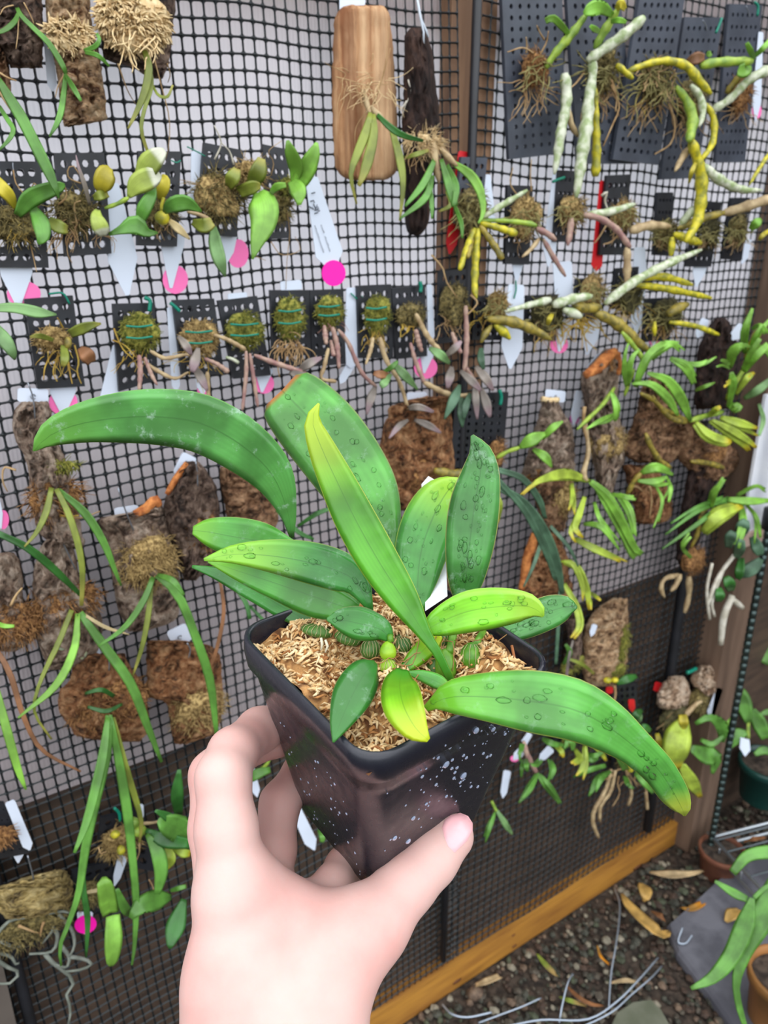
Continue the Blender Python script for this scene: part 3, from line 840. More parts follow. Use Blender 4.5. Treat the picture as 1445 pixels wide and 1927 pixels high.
def rootlets(root, mat, paths, w=2.2, o=(.012, .022), name='root', joined=False):
    mb = MB()
    for pth in paths:
        P = []
        for i, q in enumerate(pth):
            t = i/(len(pth)-1); P.append(at(q[0], q[1], o[0]+(o[1]-o[0])*t+RNG.uniform(-.001, .001)))
        s = spline(P, 9); r0 = w*mpx(P[0])*.5
        tube(mb, s, np.linspace(r0, r0*.5, 9), 5)
        if not joined: mb.build(name, mat, root); mb = MB()
    if joined: mb.build(name, mat, root, kind='stuff')
def fuzz(root, mat, x, y, n, spread, ln, o=.016, w=1.6, down=1.0, name='root'):
    """loose roots trailing from a point"""
    paths = []
    for _ in range(n):
        a = RNG.gauss(math.pi/2, .9/down); px_, py_ = x+RNG.uniform(-spread, spread), y+RNG.uniform(-spread, spread)*.6
        p = [(px_, py_)]; L_ = ln*RNG.uniform(.4, 1.1)
        for k in range(4):
            px_ += L_/4*math.cos(a); py_ += L_/4*math.sin(a); a += RNG.uniform(-.6, .6)+(math.pi/2-a)*.15; p.append((px_, py_))
        paths.append(p)
    rootlets(root, mat, paths, w, (o, o+.008), name, True)
def moss(root, x, y, rx, ry, mat, o=.012, fib=130, ln=.006, mat2=None, down=.35, name='moss', fw=.00035):
    c = at(x, y, o); s = mpx(c); ax = np.array([1.0, 0, 0]); k = .83/max(.3, 1)
    RX, RZ = rx*s/.80, ry*s/.95; RY = min(RX, RZ)*.55
    RX *= .95
    mb = MB(); ico(mb, c+(0, .002, 0), (RX*.86, RY*.8, RZ*.86), .16, None, RNG, True)
    for _ in range(7):
        q = RNG.uniform(.35, .5); an = RNG.uniform(0, 6.28); e_ = RNG.uniform(.3, .62)
        ico(mb, c+np.array([RX*math.cos(an)*e_, -RY*RNG.uniform(.1, .6), RZ*math.sin(an)*e_]), (RX*q, RY*q, RZ*q), .2, None, RNG, True)
    body = mb.build(name, mat, root)
    mb = MB()
    for _ in range(int(fib*1.9)):
        v = unit(np.array([RNG.gauss(0, 1), -abs(RNG.gauss(0, 1)), RNG.gauss(0, 1)]))
        b = c+v*np.array([RX, RY, RZ])*.93
        d = unit(v*.6+np.array([RNG.gauss(0, .8), RNG.gauss(-.2, .4), RNG.gauss(-down, .8)]))
        L_ = ln*RNG.uniform(.4, 1.4); e = d+np.array([0, 0, -.5])*RNG.random()
        tube(mb, [b, b+d*L_*.5, b+d*L_*.5+unit(e)*L_*.5], [fw, fw, fw*.3], 3, False)
    mb.build('moss_strands', mat2 or mat, body, kind='stuff')
    return body
def plaque(root, quad, nx, ny, mat, o=.008, th=.0035, hr=.35, rim=.07, name='plaque'):
    """perforated plastic plate, its holes cut through"""
    c = [at(x, y, o) for x, y in quad]       # TL TR BR BL
    nrm = unit(np.cross(c[1]-c[0], c[3]-c[0]))
    if nrm[1] > 0: nrm = -nrm
    def P(u, v, d=0.0): return (c[0]*(1-u)+c[1]*u)*(1-v)+(c[3]*(1-u)+c[2]*u)*v+nrm*d
    mb = MB(); W = np.linalg.norm(c[1]-c[0]); H = np.linalg.norm(c[3]-c[0])
    ru, rv = rim, rim*W/H
    cu, cv = (1-2*ru)/nx, (1-2*rv)/ny
    k = 8; asp = (cu*W)/(cv*H)
    for i in range(nx):
        for j in range(ny):
            uc, vc = ru+(i+.5)*cu, rv+(j+.5)*cv
            sq = [(1, 0), (1, 1), (0, 1), (-1, 1), (-1, 0), (-1, -1), (0, -1), (1, -1)]
            R = hr*min(cu*W, cv*H)
            hole = [(uc+R*math.cos(q*math.pi/4)/W, vc+R*math.sin(q*math.pi/4)/H) for q in range(8)]
            out = [(uc+a*cu/2, vc+b*cv/2) for a, b in sq]
            v = [P(*q, 0) for q in out]+[P(*q, 0) for q in hole]+[P(*q, -th) for q in hole]+[P(*q, -th) for q in out]
            f = []
            for q in range(8):
                q2 = (q+1) % 8
                f += [(q, q2, 8+q2, 8+q), (8+q, 8+q2, 16+q2, 16+q), (16+q, 16+q2, 24+q2, 24+q)]
            mb.add(v, f)
    # rim band, front, side and back
    o4 = [(0, 0), (1, 0), (1, 1), (0, 1)]; i4 = [(ru, rv), (1-ru, rv), (1-ru, 1-rv), (ru, 1-rv)]
    v = [P(*q, 0) for q in o4]+[P(*q, 0) for q in i4]+[P(*q, -th) for q in o4]+[P(*q, -th) for q in i4]
    f = []
    for q in range(4):
        q2 = (q+1) % 4
        f += [(q, q2, 4+q2, 4+q), (8+q, 8+q2, q2, q), (12+q, 12+q2, 8+q2, 8+q)]
    mb.add(v, f)
    return mb.build(name, mat, root, smooth=False)
def bark(root, rows, mat, thick=.016, o=.004, rough=.0022, ridge=0.0, name='bark', nr=26, nc=14, seed=None):
    """chunk of bark from (y, left x, right x) rows: arched face, ragged rim, flat back"""
    rr = random.Random(seed if seed is not None else RNG.random())
    R = spline([(y, a, b) for y, a, b in rows], nr)
    ph = [rr.uniform(0, 6.28) for _ in range(6)]
    mb = MB()
    F = []; Bk = []
    for i, (y, a, b) in enumerate(R):
        ja, jb = rr.uniform(-1.6, 1.6), rr.uniform(-1.6, 1.6)
        endf = min(1, min(i, nr-1-i)/2.2+.35)
        for k in range(nc):
            u = k/(nc-1); x = a+ja+(b+jb-a-ja)*u
            arch = (1-abs(2*u-1)**2.6)**.6 if 0 < u < 1 else 0
            nz = rr.gauss(0, 1)*rough*.95+rough*math.sin(u*9+ph[0]+i*.5)*math.sin(i*.9+ph[1])+rough*.8*math.sin(u*21+ph[2]+i*.23)
            rd = ridge*(1 if (int(i+ph[3]+1.2*math.sin(u*4+ph[4])) % 3 == 0) else 0)
            h = thick*(.3+.7*arch*endf)+(nz-rd if 0 < k < nc-1 and 0 < i < nr-1 else 0)
            F.append(at(x, y+rr.uniform(-1, 1)*1.5, o+max(.001, h)))
        for k in range(nc):
            u = k/(nc-1); Bk.append(at(a+ja+(b+jb-a-ja)*u, y, o))
    vs = F+Bk; nb = nr*nc; fs = []
    for i in range(nr-1):
        for k in range(nc-1):
            p = i*nc+k
            fs.append((p, p+1, p+1+nc, p+nc)); fs.append((nb+p+nc, nb+p+1+nc, nb+p+1, nb+p))
    for k in range(nc-1):
        fs.append((nb+k, nb+k+1, k+1, k)); q = (nr-1)*nc+k; fs.append((q, q+1, nb+q+1, nb+q))
    for i in range(nr-1):
        p = i*nc; fs.append((p, p+nc, nb+p+nc, nb+p)); p = i*nc+nc-1; fs.append((nb+p, nb+p+nc, p+nc, p))
    mb.add(vs, fs)
    return mb.build(name, mat, root, smooth=True)
def tie(root, pts, o=.016, w=2.6, mat=None):
    mb = MB(); P = [at(x, y, o) for x, y in pts]
    tube(mb, spline(P, max(5, 3*len(P))), w*mpx(P[0])*.5, 5)
    return mb.build('wire_tie', mat or mat_plain('tie_green', (0, 128, 104), .4), root)
def hook(root, pts, o=.012, w=2.2):
    mb = MB(); P = [at(x, y, o) for x, y in pts]
    tube(mb, spline(P, 9), w*mpx(P[0])*.5, 5)
    return mb.build('wire_hook', mat_plain('hook_steel', (150, 156, 166), .3, metal=.8), root)
def bulbw(root, x, y, rx, ry, mat, o=.024, lean=0.0, name='pseudobulb'):
    c = at(x, y, o); s = mpx(c); mb = MB()
    ax = [(RGT*math.cos(lean)+UPV*math.sin(lean)), FWD, (UPV*math.cos(lean)-RGT*math.sin(lean))]
    ico(mb, c, (rx*s, rx*s*.9, ry*s), .04, ax, RNG, True)
    return mb.build(name, mat, root)
TAGW = mat_plain('tag_white', (214, 224, 240), .5)
PINK = mat_plain('sticker_pink', (255, 120, 188), .55)
PINKH = mat_plain('sticker_magenta', (255, 14, 176), .5)
REDM = mat_plain('tag_red', (206, 24, 34), .5)
def disc(mb, x, y, rx, ry, o, rot=0.0, th=.0004):
    P = []
    for k in range(20):
        a = 2*math.pi*k/20; u, v = rx*math.cos(a), ry*math.sin(a)
        P.append(at(x+u*math.cos(rot)-v*math.sin(rot), y+u*math.sin(rot)+v*math.cos(rot), o))
    prism(mb, P, np.array([0, th, 0]))
def tag(label, top, tip, w0, w1=None, o=.006, mat=None, sticker=None, smat=None, point=.22, sfront=False, name='plant_tag', kind='plant tag', tieto=None):
    """thin plastic label: blunt end at top, point at tip; widths in pixels"""
    w1 = w1 or w0; t = np.array(top, float); p = np.array(tip, float); d = p-t; L_ = np.hypot(*d); d /= L_; s = np.array([-d[1], d[0]])
    sh = t+d*L_*(1-point)
    ch = min(3.0, w0*.2)
    poly = [t+s*(w0/2-ch), t+s*w0/2+d*ch, sh+s*w1/2, p+s*w1*.06, p-s*w1*.06, sh-s*w1/2, t-s*w0/2+d*ch, t-s*(w0/2-ch)]
    mb = MB(); prism(mb, [at(x, y, o) for x, y in poly], np.array([0, .0006, 0]))
    b = mb.build(name, mat or TAGW, None, smooth=False); tag_thing(b, label, kind, 'plant tags on the netting' if kind == 'plant tag' else 'red cards on the netting')
    if sticker:
        mb = MB(); disc(mb, *sticker[:4], o+.0009 if sfront else o-.0008, *(sticker[4:5]))
        mb.build('dot_sticker', smat or PINK, b, smooth=False)
    if tieto: tie(b, tieto, o+.002, 3.2)
    return b
def square_tag(label, x, y, w, h, rot=0.0, o=.007, dot=True):
    """the small rounded end of a white label showing above a mount"""
    P = []
    for (u, v) in rsquare(1, .3, 4):
        a, b = u*w/2, v*h/2
        P.append(at(x+a*math.cos(rot)-b*math.sin(rot), y+a*math.sin(rot)+b*math.cos(rot), o))
    mb = MB(); prism(mb, P[::-1], np.array([0, .0007, 0])); b = mb.build('plant_tag', TAGW, None, smooth=False); tag_thing(b, label, 'plant tag', 'plant tags on the netting')
    if dot:
        mb = MB(); c = at(x, y+h*.08, o+.001); tube(mb, [c+np.array([math.cos(q)*.0016, -.0003*q, math.sin(q)*.0016]) for q in np.linspace(0, 5.5, 9)], .0005, 5)
        mb.build('wire_loop', mat_plain('hook_steel', (150, 156, 166)), b)
    return b

RUST = mat_plain('bark_rust', (150, 82, 36), .85, (206, 132, 70), 160, .4)
# palette of the plants on the wall
BLK = mat_plain('plaque_black', (24, 26, 31), .42, (34, 37, 44), 60, .08)
BLU = mat_plain('plaque_slate', (52, 57, 68), .45, (66, 72, 84), 40, .06)
MO_G = mat_plain('moss_green', (78, 88, 24), .9, (156, 152, 66), 330, .6)
MO_T = mat_plain('moss_tan', (112, 88, 48), .9, (198, 170, 112), 330, .6)
MO_O = mat_plain('moss_olive', (62, 56, 30), .9, (150, 134, 82), 330, .6)
MO_S = mat_plain('moss_straw', (206, 176, 128), .9, (226, 204, 160), 240, .5)
MO_R = mat_plain('moss_rust', (92, 56, 28), .9, (180, 134, 82), 330, .6)
MO_D = mat_plain('moss_dark', (58, 56, 34), .9, (96, 90, 54), 260, .6)
RT_T = mat_plain('root_tan', (186, 156, 112), .8, (150, 118, 78), 90)
RT_P = mat_plain('root_pinkish', (168, 128, 112), .7, (132, 92, 82), 90)
RT_W = mat_plain('root_white', (208, 204, 190), .7, (176, 170, 152), 90)
RT_Y = mat_plain('root_yellow', (196, 168, 70), .7, (160, 126, 48), 90)
RT_O = mat_plain('root_olive', (150, 142, 88), .8, (104, 98, 54), 120)
RT_G = mat_plain('root_grey', (128, 134, 124), .8, (100, 106, 96), 90)
LF_L = mat_leaf('wall_leaf_lime', (138, 192, 76), rough=.42, vein=.35, trans=.3)
LF_G = mat_leaf('wall_leaf_green', (96, 150, 62), rough=.4, vein=.4)
LF_D = mat_leaf('wall_leaf_deep', (56, 112, 48), rough=.36, vein=.4)
LF_O = mat_leaf('wall_leaf_olive', (130, 142, 56), tip=(170, 164, 78), tip_at=.85, rough=.45, vein=.4)
LF_Y = mat_leaf('wall_leaf_yellow', (196, 182, 56), rough=.45, vein=.3)
LF_P = mat_leaf('wall_leaf_pale', (176, 194, 92), tip=(226, 228, 206), tip_at=.72, tipw=.06, rough=.5, vein=.3)
LF_S = mat_leaf('wall_leaf_sage', (120, 160, 100), rough=.5, vein=.3)
LF_M = mat_leaf('wall_leaf_mauve', (146, 136, 128), tip=(164, 140, 146), tip_at=.7, rough=.5, vein=.3)
LF_B = mat_leaf('wall_leaf_brown', (150, 104, 70), rough=.6, vein=.3)
LF_K = mat_leaf('wall_leaf_straw', (206, 186, 140), rough=.7, vein=.2)
LF_Q = mat_leaf('wall_leaf_greygreen', (84, 118, 92), rough=.5, vein=.3)
LF_YG = mat_leaf('wall_leaf_yellowlime', (176, 198, 74), tip=(214, 190, 44), tip_at=.88, rough=.42, vein=.3, trans=.3)
CN_W = mat_plain('cane_white', (208, 212, 190), .55, (146, 164, 112), 150, .15)
CN_Y = mat_plain('cane_yellow', (206, 194, 40), .45, (140, 140, 44), 160, .1)
CN_G = mat_plain('cane_green', (158, 184, 66), .42, (116, 148, 56), 120, .1)
CN_O = mat_plain('cane_olive', (160, 142, 56), .5, (104, 96, 44), 150, .15)
CN_P = mat_plain('cane_purple', (146, 108, 104), .6, (176, 148, 130), 130, .15)
CN_T = mat_plain('cane_tan', (190, 168, 128), .6, (156, 132, 96), 120, .15)
BK_T = mat_bark('bark_cork', (84, 48, 28), (216, 172, 126), (240, 212, 174), 130, (1, 1, 2.4))
BK_D = mat_bark('bark_dark', (36, 28, 26), (112, 88, 76), (172, 148, 130), 150)
BK_G = mat_bark('bark_grey', (62, 46, 38), (160, 132, 112), (218, 198, 178), 140)
BK_R = mat_bark('bark_red', (54, 30, 20), (160, 102, 62), (216, 168, 122), 140)
BK_B = mat_bark('bark_brown', (48, 32, 24), (146, 104, 74), (208, 166, 128), 140)
BK_K = mat_bark('bark_black', (26, 20, 20), (50, 38, 36), (92, 68, 58), 110, (1, 1, .35))
BK_Y = mat_bark('bark_yellow', (70, 54, 36), (206, 178, 108), (234, 212, 152), 130, (1, 1, 2))
BK_W = mat_bark('bark_cream', (168, 132, 104), (222, 196, 168), (240, 222, 200), 90)
WOOD = mat_bark('driftwood', (126, 82, 54), (182, 136, 96), (216, 180, 140), 26, (5, 5, .35), .25)

# ------------------------------------------------------------------ upper left: bark slabs
def A(*s): return s
r = mount('bark_mounted_orchid', 'dark bark slab in the upper left corner with strappy green leaves', 'mounted orchid', 40, 100)
bark(r, [(-30, -30, 78), (20, -25, 80), (70, -12, 82), (128, 20, 80)], BK_D, .018)
leafw(r, LF_G, [(32, 15, 4), (40, 30, 5), (62, 52, 5), (92, 82, 6), (115, 118, 6), (124, 138, 4)], [(36, 22, 3), (28, 40, 5), (12, 55, 5), (-4, 62, 3)], [(122, 138, 3), (138, 165, 6), (153, 190, 3)], [(123, 143, 4), (118, 190, 6), (110, 225, 6), (93, 257, 2)], o=(.026, .045))
rootlets(r, RT_T, [[(35, 18), (34, 60), (30, 92)], [(45, 5), (58, 30), (64, 45)], [(25, 10), (8, 15), (0, 28)], [(121, 140), (110, 160), (104, 183)]], 3, (.026, .032))
r = mount('bark_mounted_orchid', 'small bark piece at the left edge below the dark slab with one long green blade', 'mounted orchid', 5, 170)
bark(r, [(75, -25, 5), (110, -25, 14), (150, -22, 20), (178, -15, 20)], BK_B, .014)
leafw(r, LF_G, [(-8, 140, 4), (15, 180, 10), (37, 215, 12), (58, 255, 12), (78, 295, 12), (97, 335, 10), (111, 373, 2)], [(-2, 200, 4), (14, 225, 5), (25, 245, 5), (15, 265, 4), (-2, 282, 2)], o=(.022, .05))
rootlets(r, RT_T, [[(-4, 135), (14, 146), (31, 152)], [(-2, 172), (16, 200), (36, 228)]], 5, (.02, .024))
r = mount('bark_mounted_orchid', 'tall tan cork column with horizontal cracks, top left', 'mounted orchid', 150, 225)
bark(r, [(-25, 85, 168), (20, 87, 170), (55, 88, 176), (90, 93, 184), (120, 104, 190), (180, 112, 198), (215, 116, 200), (226, 118, 200), (238, 122, 132)], BK_T, .022, ridge=.0035, nr=40)
moss(r, 128, 66, 36, 26, MO_S, .024, 130, .005, fw=.0009)
leafw(r, LF_G, [(158, 95, 3), (178, 88, 5), (187, 75, 4), (182, 63, 3)], [(160, 98, 4), (185, 105, 5), (206, 125, 2)], o=(.03, .036))
r = mount('bark_mounted_orchid', 'grey bark slab at the top with a big pale straw tuft of sphagnum', 'mounted orchid', 255, 120)
bark(r, [(-25, 187, 332), (0, 188, 331), (40, 192, 327), (85, 192, 322), (112, 200, 320), (126, 245, 316), (148, 286, 306)], BK_D, .016)
moss(r, 250, 45, 58, 48, MO_S, .02, 420, .0055, down=.5, fw=.0010); fuzz(r, MO_S, 255, 75, 22, 44, 50, .03, 4)
leafw(r, LF_O, [(272, 95, 5), (280, 125, 8), (276, 160, 8), (262, 200, 6), (241, 242, 2)], [(280, 120, 3), (285, 160, 5), (272, 205, 4), (266, 245, 4), (280, 292, 3)], [(283, 150, 2), (297, 178, 3), (315, 182, 3), (325, 160, 2)], o=(.03, .04))
rootlets(r, RT_T, [[(290, 110), (303, 160), (318, 220), (318, 270), (312, 300)], [(268, 85), (264, 110), (270, 130)], [(222, 120), (240, 170), (255, 195)], [(315, 120), (320, 140), (316, 155)]], 3, (.03, .01))

# ------------------------------------------------------------------ second row: black plates with broad leaved plants
r = mount('plate_mounted_orchid', 'black plate at the left edge of the second row, yellow leaf at its upper left', 'mounted orchid', 40, 500)
plaque(r, A((-24, 303), (76, 304), (92, 504), (-12, 503)), 4, 7, BLK)
moss(r, 30, 420, 45, 34, MO_O, .014, 150, .008)
leafw(r, LF_G, [(33, 405, 8), (55, 375, 18), (85, 360, 17), (110, 352, 12), (122, 348, 3)], [(62, 392, 8), (77, 420, 17), (80, 445, 14), (72, 459, 3)], o=(.024, .035))
leafw(r, LF_Y, [(30, 394, 3), (18, 370, 12), (5, 355, 14), (-8, 338, 10)], o=(.022, .026))
leafw(r, LF_O, [(92, 412, 6), (105, 424, 14), (118, 430, 12), (127, 432, 8)], o=(.024, .03))
rootlets(r, RT_T, [[(25, 320), (30, 345), (45, 365), (52, 378)], [(55, 450), (62, 480), (69, 512)], [(60, 352), (64, 345), (68, 348)]], 3)
fuzz(r, RT_Y, 40, 430, 14, 30, 40); hook(r, [(24, 306), (25, 318), (30, 335)])
r = mount('plate_mounted_orchid', 'black plate with a round yellow leaf and tangled tan roots, second row', 'mounted orchid', 160, 478)
plaque(r, A((102, 288), (196, 287), (210, 477), (122, 483)), 4, 7, BLK)
moss(r, 140, 400, 36, 34, MO_O, .014, 150, .008)
leafw(r, LF_Y, [(190, 362, 6), (193, 347, 19), (199, 328, 20), (207, 316, 6)], o=(.03, .034))
leafw(r, LF_O, [(176, 373, 4), (188, 368, 10), (203, 366, 6)], o=(.028, .03))
leafw(r, LF_P, [(184, 395, 5), (182, 410, 13), (190, 430, 17), (194, 444, 6)], o=(.03, .034))
leafw(r, LF_M, [(169, 386, 3), (160, 350, 5), (148, 315, 3), (143, 292, 1)], o=(.025, .03))
rootlets(r, RT_T, [[(152, 345), (130, 335), (128, 318), (138, 312), (150, 330)], [(110, 385), (125, 370), (120, 350), (105, 372)], [(145, 425), (140, 385), (152, 378)]], 3.5, (.022, .028))
fuzz(r, RT_T, 130, 420, 26, 26, 60, w=2.4); fuzz(r, RT_T, 195, 440, 8, 10, 40)
r = mount('plate_mounted_orchid', 'black plate half hidden by a large torn leaf with a silvery white patch', 'mounted orchid', 300, 460)
plaque(r, A((260, 284), (341, 285), (333, 464), (258, 462)), 4, 7, BLK)
moss(r, 300, 402, 26, 24, MO_O, .014, 110, .007)
cane(r, CN_G, [(197, 392, 3), (222, 383, 4), (242, 372, 4)], (.028, .036), knots=2)
leafw(r, LF_P, [(242, 371, 4), (258, 348, 20), (280, 336, 22), (296, 333, 14), (304, 333, 2)], [(262, 340, 12), (280, 310, 23), (298, 292, 17), (310, 283, 6)], o=(.034, .045), fold=.12)
leafw(r, LF_G, [(263, 418, 8), (271, 395, 15), (284, 370, 12), (290, 350, 4)], [(205, 441, 3), (228, 433, 9), (255, 424, 20), (276, 438, 10), (297, 438, 2)], [(309, 400, 4), (325, 386, 16), (350, 382, 16), (379, 398, 2)], o=(.034, .04))
leafw(r, LF_Y, [(300, 376, 4), (305, 357, 13), (309, 340, 12), (304, 330, 4)], o=(.024, .026))
leafw(r, LF_K, [(318, 415, 5), (335, 430, 9), (357, 450, 2)], o=(.03, .034))
bulbw(r, 305, 410, 14, 14, CN_Y, .032); cane(r, CN_Y, [(304, 396, 3), (304, 386, 3), (308, 372, 3)], (.03, .03), knots=0)
tie(r, [(322, 302), (332, 306), (340, 302)]); fuzz(r, RT_T, 305, 425, 9, 16, 36)
r = mount('plate_mounted_orchid', 'black plate with pale aerial roots on top, a brown green leaf hanging left', 'mounted orchid', 410, 445)
plaque(r, A((384, 268), (459, 283), (445, 446), (370, 440)), 4, 6, BLK)
moss(r, 408, 368, 40, 42, MO_T, .016, 190, .010, MO_O); moss(r, 468, 326, 24, 24, MO_T, .018, 100, .009)
rootlets(r, RT_W, [[(404, 300), (416, 272), (412, 255), (403, 236)], [(440, 310), (432, 285), (415, 268)]], 4, (.022, .026))
leafw(r, LF_O, [(430, 352, 8), (438, 335, 15), (446, 318, 8)], [(470, 350, 9), (485, 325, 18), (492, 298, 8)], [(450, 362, 12), (475, 352, 14), (490, 350, 5)], [(362, 418, 6), (384, 425, 15), (400, 418, 10)], o=(.026, .034))
leafw(r, LF_S, [(402, 428, 6), (405, 455, 14), (414, 490, 14), (424, 521, 2)], o=(.03, .045))
cane(r, CN_T, [(352, 398, 3), (378, 405, 4), (398, 418, 5)], (.028, .03), knots=2)
rootlets(r, RT_T, [[(420, 360), (370, 345), (338, 338)], [(430, 368), (380, 350), (345, 345)], [(510, 330), (515, 305), (505, 285), (530, 265)]], 2, (.02, .024)); tie(r, [(386, 294), (370, 285), (352, 276)], .012)
r = mount('plate_mounted_orchid', 'black plate behind a bright lime heart shaped leaf and two upright lime leaves', 'mounted orchid', 525, 448)
plaque(r, A((494, 271), (541, 281), (548, 448), (510, 450)), 3, 6, BLK)
moss(r, 525, 385, 20, 28, MO_O, .014, 90, .008); moss(r, 545, 350, 22, 16, MO_G, .018, 60, .006)
leafw(r, LF_L, [(552, 345, 6), (557, 315, 16), (547, 285, 13), (541, 264, 3)], [(556, 355, 14), (575, 322, 20), (590, 290, 14), (596, 268, 3)], [(487, 362, 12), (495, 385, 31), (496, 418, 28), (484, 455, 15), (475, 488, 2)], [(508, 367, 3), (520, 352, 8), (538, 348, 5)], [(548, 340, 10), (561, 360, 18), (563, 386, 4)], o=(.034, .05), fold=.14)
rootlets(r, RT_T, [[(540, 400), (545, 440), (540, 490), (538, 545)], [(510, 455), (530, 480), (565, 470), (555, 445)], [(475, 480), (500, 490)]], 2, (.02, .008))
# plants rooted beyond the left edge
r = mount('leafy_shoot', 'two smooth green leaves reaching in from the left edge above the third row', 'orchid shoot', 0, 640)
cane(r, CN_G, [(-20, 700, 5), (-14, 640, 5), (-12, 580, 4)], (.03, .05))
leafw(r, LF_S, [(-12, 580, 8), (30, 580, 11), (70, 588, 12), (106, 592, 2)], [(-14, 615, 12), (8, 640, 15), (22, 662, 10), (28, 677, 2)], o=(.05, .055))

# ------------------------------------------------------------------ third row: small plates with moss pads
def pad(label, quad, mx, my, mrx, mry, mm, nx=4, ny=6, fib=200, green=True, extra=None):
    r = mount('plate_mounted_orchid', label, 'mounted orchid', (quad[2][0]+quad[3][0])/2, quad[2][1])
    plaque(r, quad, nx, ny, BLK)
    moss(r, mx, my, mrx, mry, mm, .014, fib, .0042)
    if green:
        tie(r, [(mx-mrx*.8, my-mry*.35), (mx, my-mry*.30), (mx+mrx*.8, my-mry*.4)], .026, 4); tie(r, [(mx-mrx*.8, my+mry*.25), (mx, my+mry*.3), (mx+mrx*.8, my+mry*.2)], .027, 4)
    return r
r = pad('black plate at the left end of the third row, with a round brown leaf', A((46, 563), (137, 556), (160, 727), (71, 732)), 98, 638, 28, 22, MO_T, fib=120, green=False)
leafw(r, LF_O, [(132, 628, 9), (155, 618, 12), (172, 612, 8), (190, 609, 2)], [(120, 650, 6), (122, 675, 9), (118, 690, 4)], [(100, 640, 4), (75, 632, 6), (56, 634, 2)], o=(.026, .034))
leafw(r, LF_B, [(150, 655, 6), (163, 668, 16), (172, 682, 9)], o=(.024, .026)); bulbw(r, 128, 645, 7, 12, CN_O, .03)
rootlets(r, RT_Y, [[(140, 650), (148, 680), (145, 700), (153, 722)], [(100, 660), (85, 690), (82, 715)], [(110, 665), (100, 700), (108, 718)], [(128, 680), (132, 705), (136, 722)], [(120, 620), (112, 605), (108, 598)]], 4); fuzz(r, RT_Y, 105, 670, 14, 26, 36)
tie(r, [(92, 553), (118, 552), (131, 572)], .014, 4)
r = pad('black plate with a rounded moss pad, second from the left in the third row', A((212, 572), (291, 570), (297, 715), (224, 737)), 262, 626, 31, 36, MO_G)
cane(r, CN_P, [(262, 668, 4), (264, 700, 5), (262, 735, 3)], (.024, .03)); cane(r, CN_T, [(282, 660, 3), (310, 674, 4), (345, 668, 3), (362, 668, 2)], (.026, .034)); cane(r, CN_T, [(270, 680, 3), (300, 700, 4), (330, 712, 3), (355, 700, 2)], (.024, .03)); cane(r, CN_P, [(272, 672, 3), (285, 705, 4), (296, 725, 2)], (.024, .03))
fuzz(r, RT_Y, 255, 665, 14, 24, 40); rootlets(r, RT_Y, [[(214, 618), (230, 655), (250, 675)], [(212, 640), (235, 650), (255, 672)]], 4); tie(r, [(272, 560), (282, 566), (281, 586)], .014, 8)
r = pad('black plate with tan green moss and mauve leaves, white strip at left', A((325, 565), (403, 562), (422, 705), (342, 706)), 374, 636, 32, 34, MO_T)
leafw(r, LF_M, [(335, 632, 3), (350, 650, 9), (360, 668, 3)], [(373, 655, 4), (367, 680, 11), (362, 700, 5)], [(366, 690, 5), (378, 712, 10), (390, 735, 3)], o=(.03, .04))
cane(r, CN_P, [(385, 675, 3), (408, 685, 4), (430, 700, 5)], (.028, .03)); cane(r, CN_T, [(390, 700, 4), (392, 740, 4), (394, 790, 3)], (.026, .02))
fuzz(r, RT_Y, 372, 680, 18, 28, 50); tie(r, [(320, 570), (330, 578), (338, 586)], .014, 7)
r = pad('small black plate with a green moss pad above two long pinkish stems', A((410, 566), (484, 557), (510, 706), (440, 713)), 460, 622, 33, 34, MO_G)
for s in ([(463, 660, 3), (463, 705, 4), (456, 772, 3)], [(470, 665, 3), (477, 710, 4), (485, 765, 3)]): cane(r, CN_P, s, (.028, .03))
cane(r, CN_P, [(478, 668, 3), (520, 684, 5), (575, 702, 4)], (.028, .034)); cane(r, CN_T, [(402, 630, 3), (430, 640, 4), (462, 658, 4)], (.026, .028)); cane(r, CN_W, [(425, 672, 3), (438, 676, 3), (449, 683, 4)], (.02, .022), knots=1)
r = pad('small black plate with a tall green moss pad and a beard of tan roots', A((509, 546), (582, 546), (586, 690), (514, 692)), 545, 598, 27, 38, MO_G)
fuzz(r, RT_T, 545, 645, 34, 22, 50, w=2.6); rootlets(r, RT_T, [[(528, 640), (522, 680), (526, 710)], [(560, 650), (580, 670), (582, 690)]], 4)
leafw(r, LF_M, [(560, 700, 3), (580, 685, 10), (605, 673, 3)], [(545, 700, 4), (570, 710, 11), (595, 712, 3)], o=(.03, .036))
r = pad('small black plate with a compact moss pad under the magenta dotted label', A((583, 546), (646, 544), (651, 685), (588, 690)), 619, 586, 25, 28, MO_G)
for s in ([(625, 615, 4), (634, 650, 5), (638, 694, 3)], [(610, 612, 3), (612, 632, 5), (614, 648, 3)], [(622, 640, 3), (626, 660, 4), (628, 670, 4)], [(636, 620, 3), (655, 645, 4), (680, 700, 4), (708, 728, 3)]): cane(r, CN_P, s, (.024, .03))
cane(r, CN_T, [(618, 655, 3), (610, 690, 4), (605, 712, 3), (632, 718, 4)], (.026, .03)); fuzz(r, RT_P, 622, 615, 10, 18, 30)
r = pad('small black plate with a green tuft, its big white strip at the left', A((672, 538), (736, 535), (740, 674), (676, 674)), 708, 592, 24, 36, MO_G)
cane(r, CN_T, [(702, 635, 3), (697, 660, 4), (688, 686, 2)], (.024, .028)); cane(r, CN_T, [(715, 635, 4), (722, 665, 5), (732, 688, 4), (752, 720, 4), (768, 770, 3)], (.024, .03)); fuzz(r, RT_Y, 705, 625, 16, 20, 40)
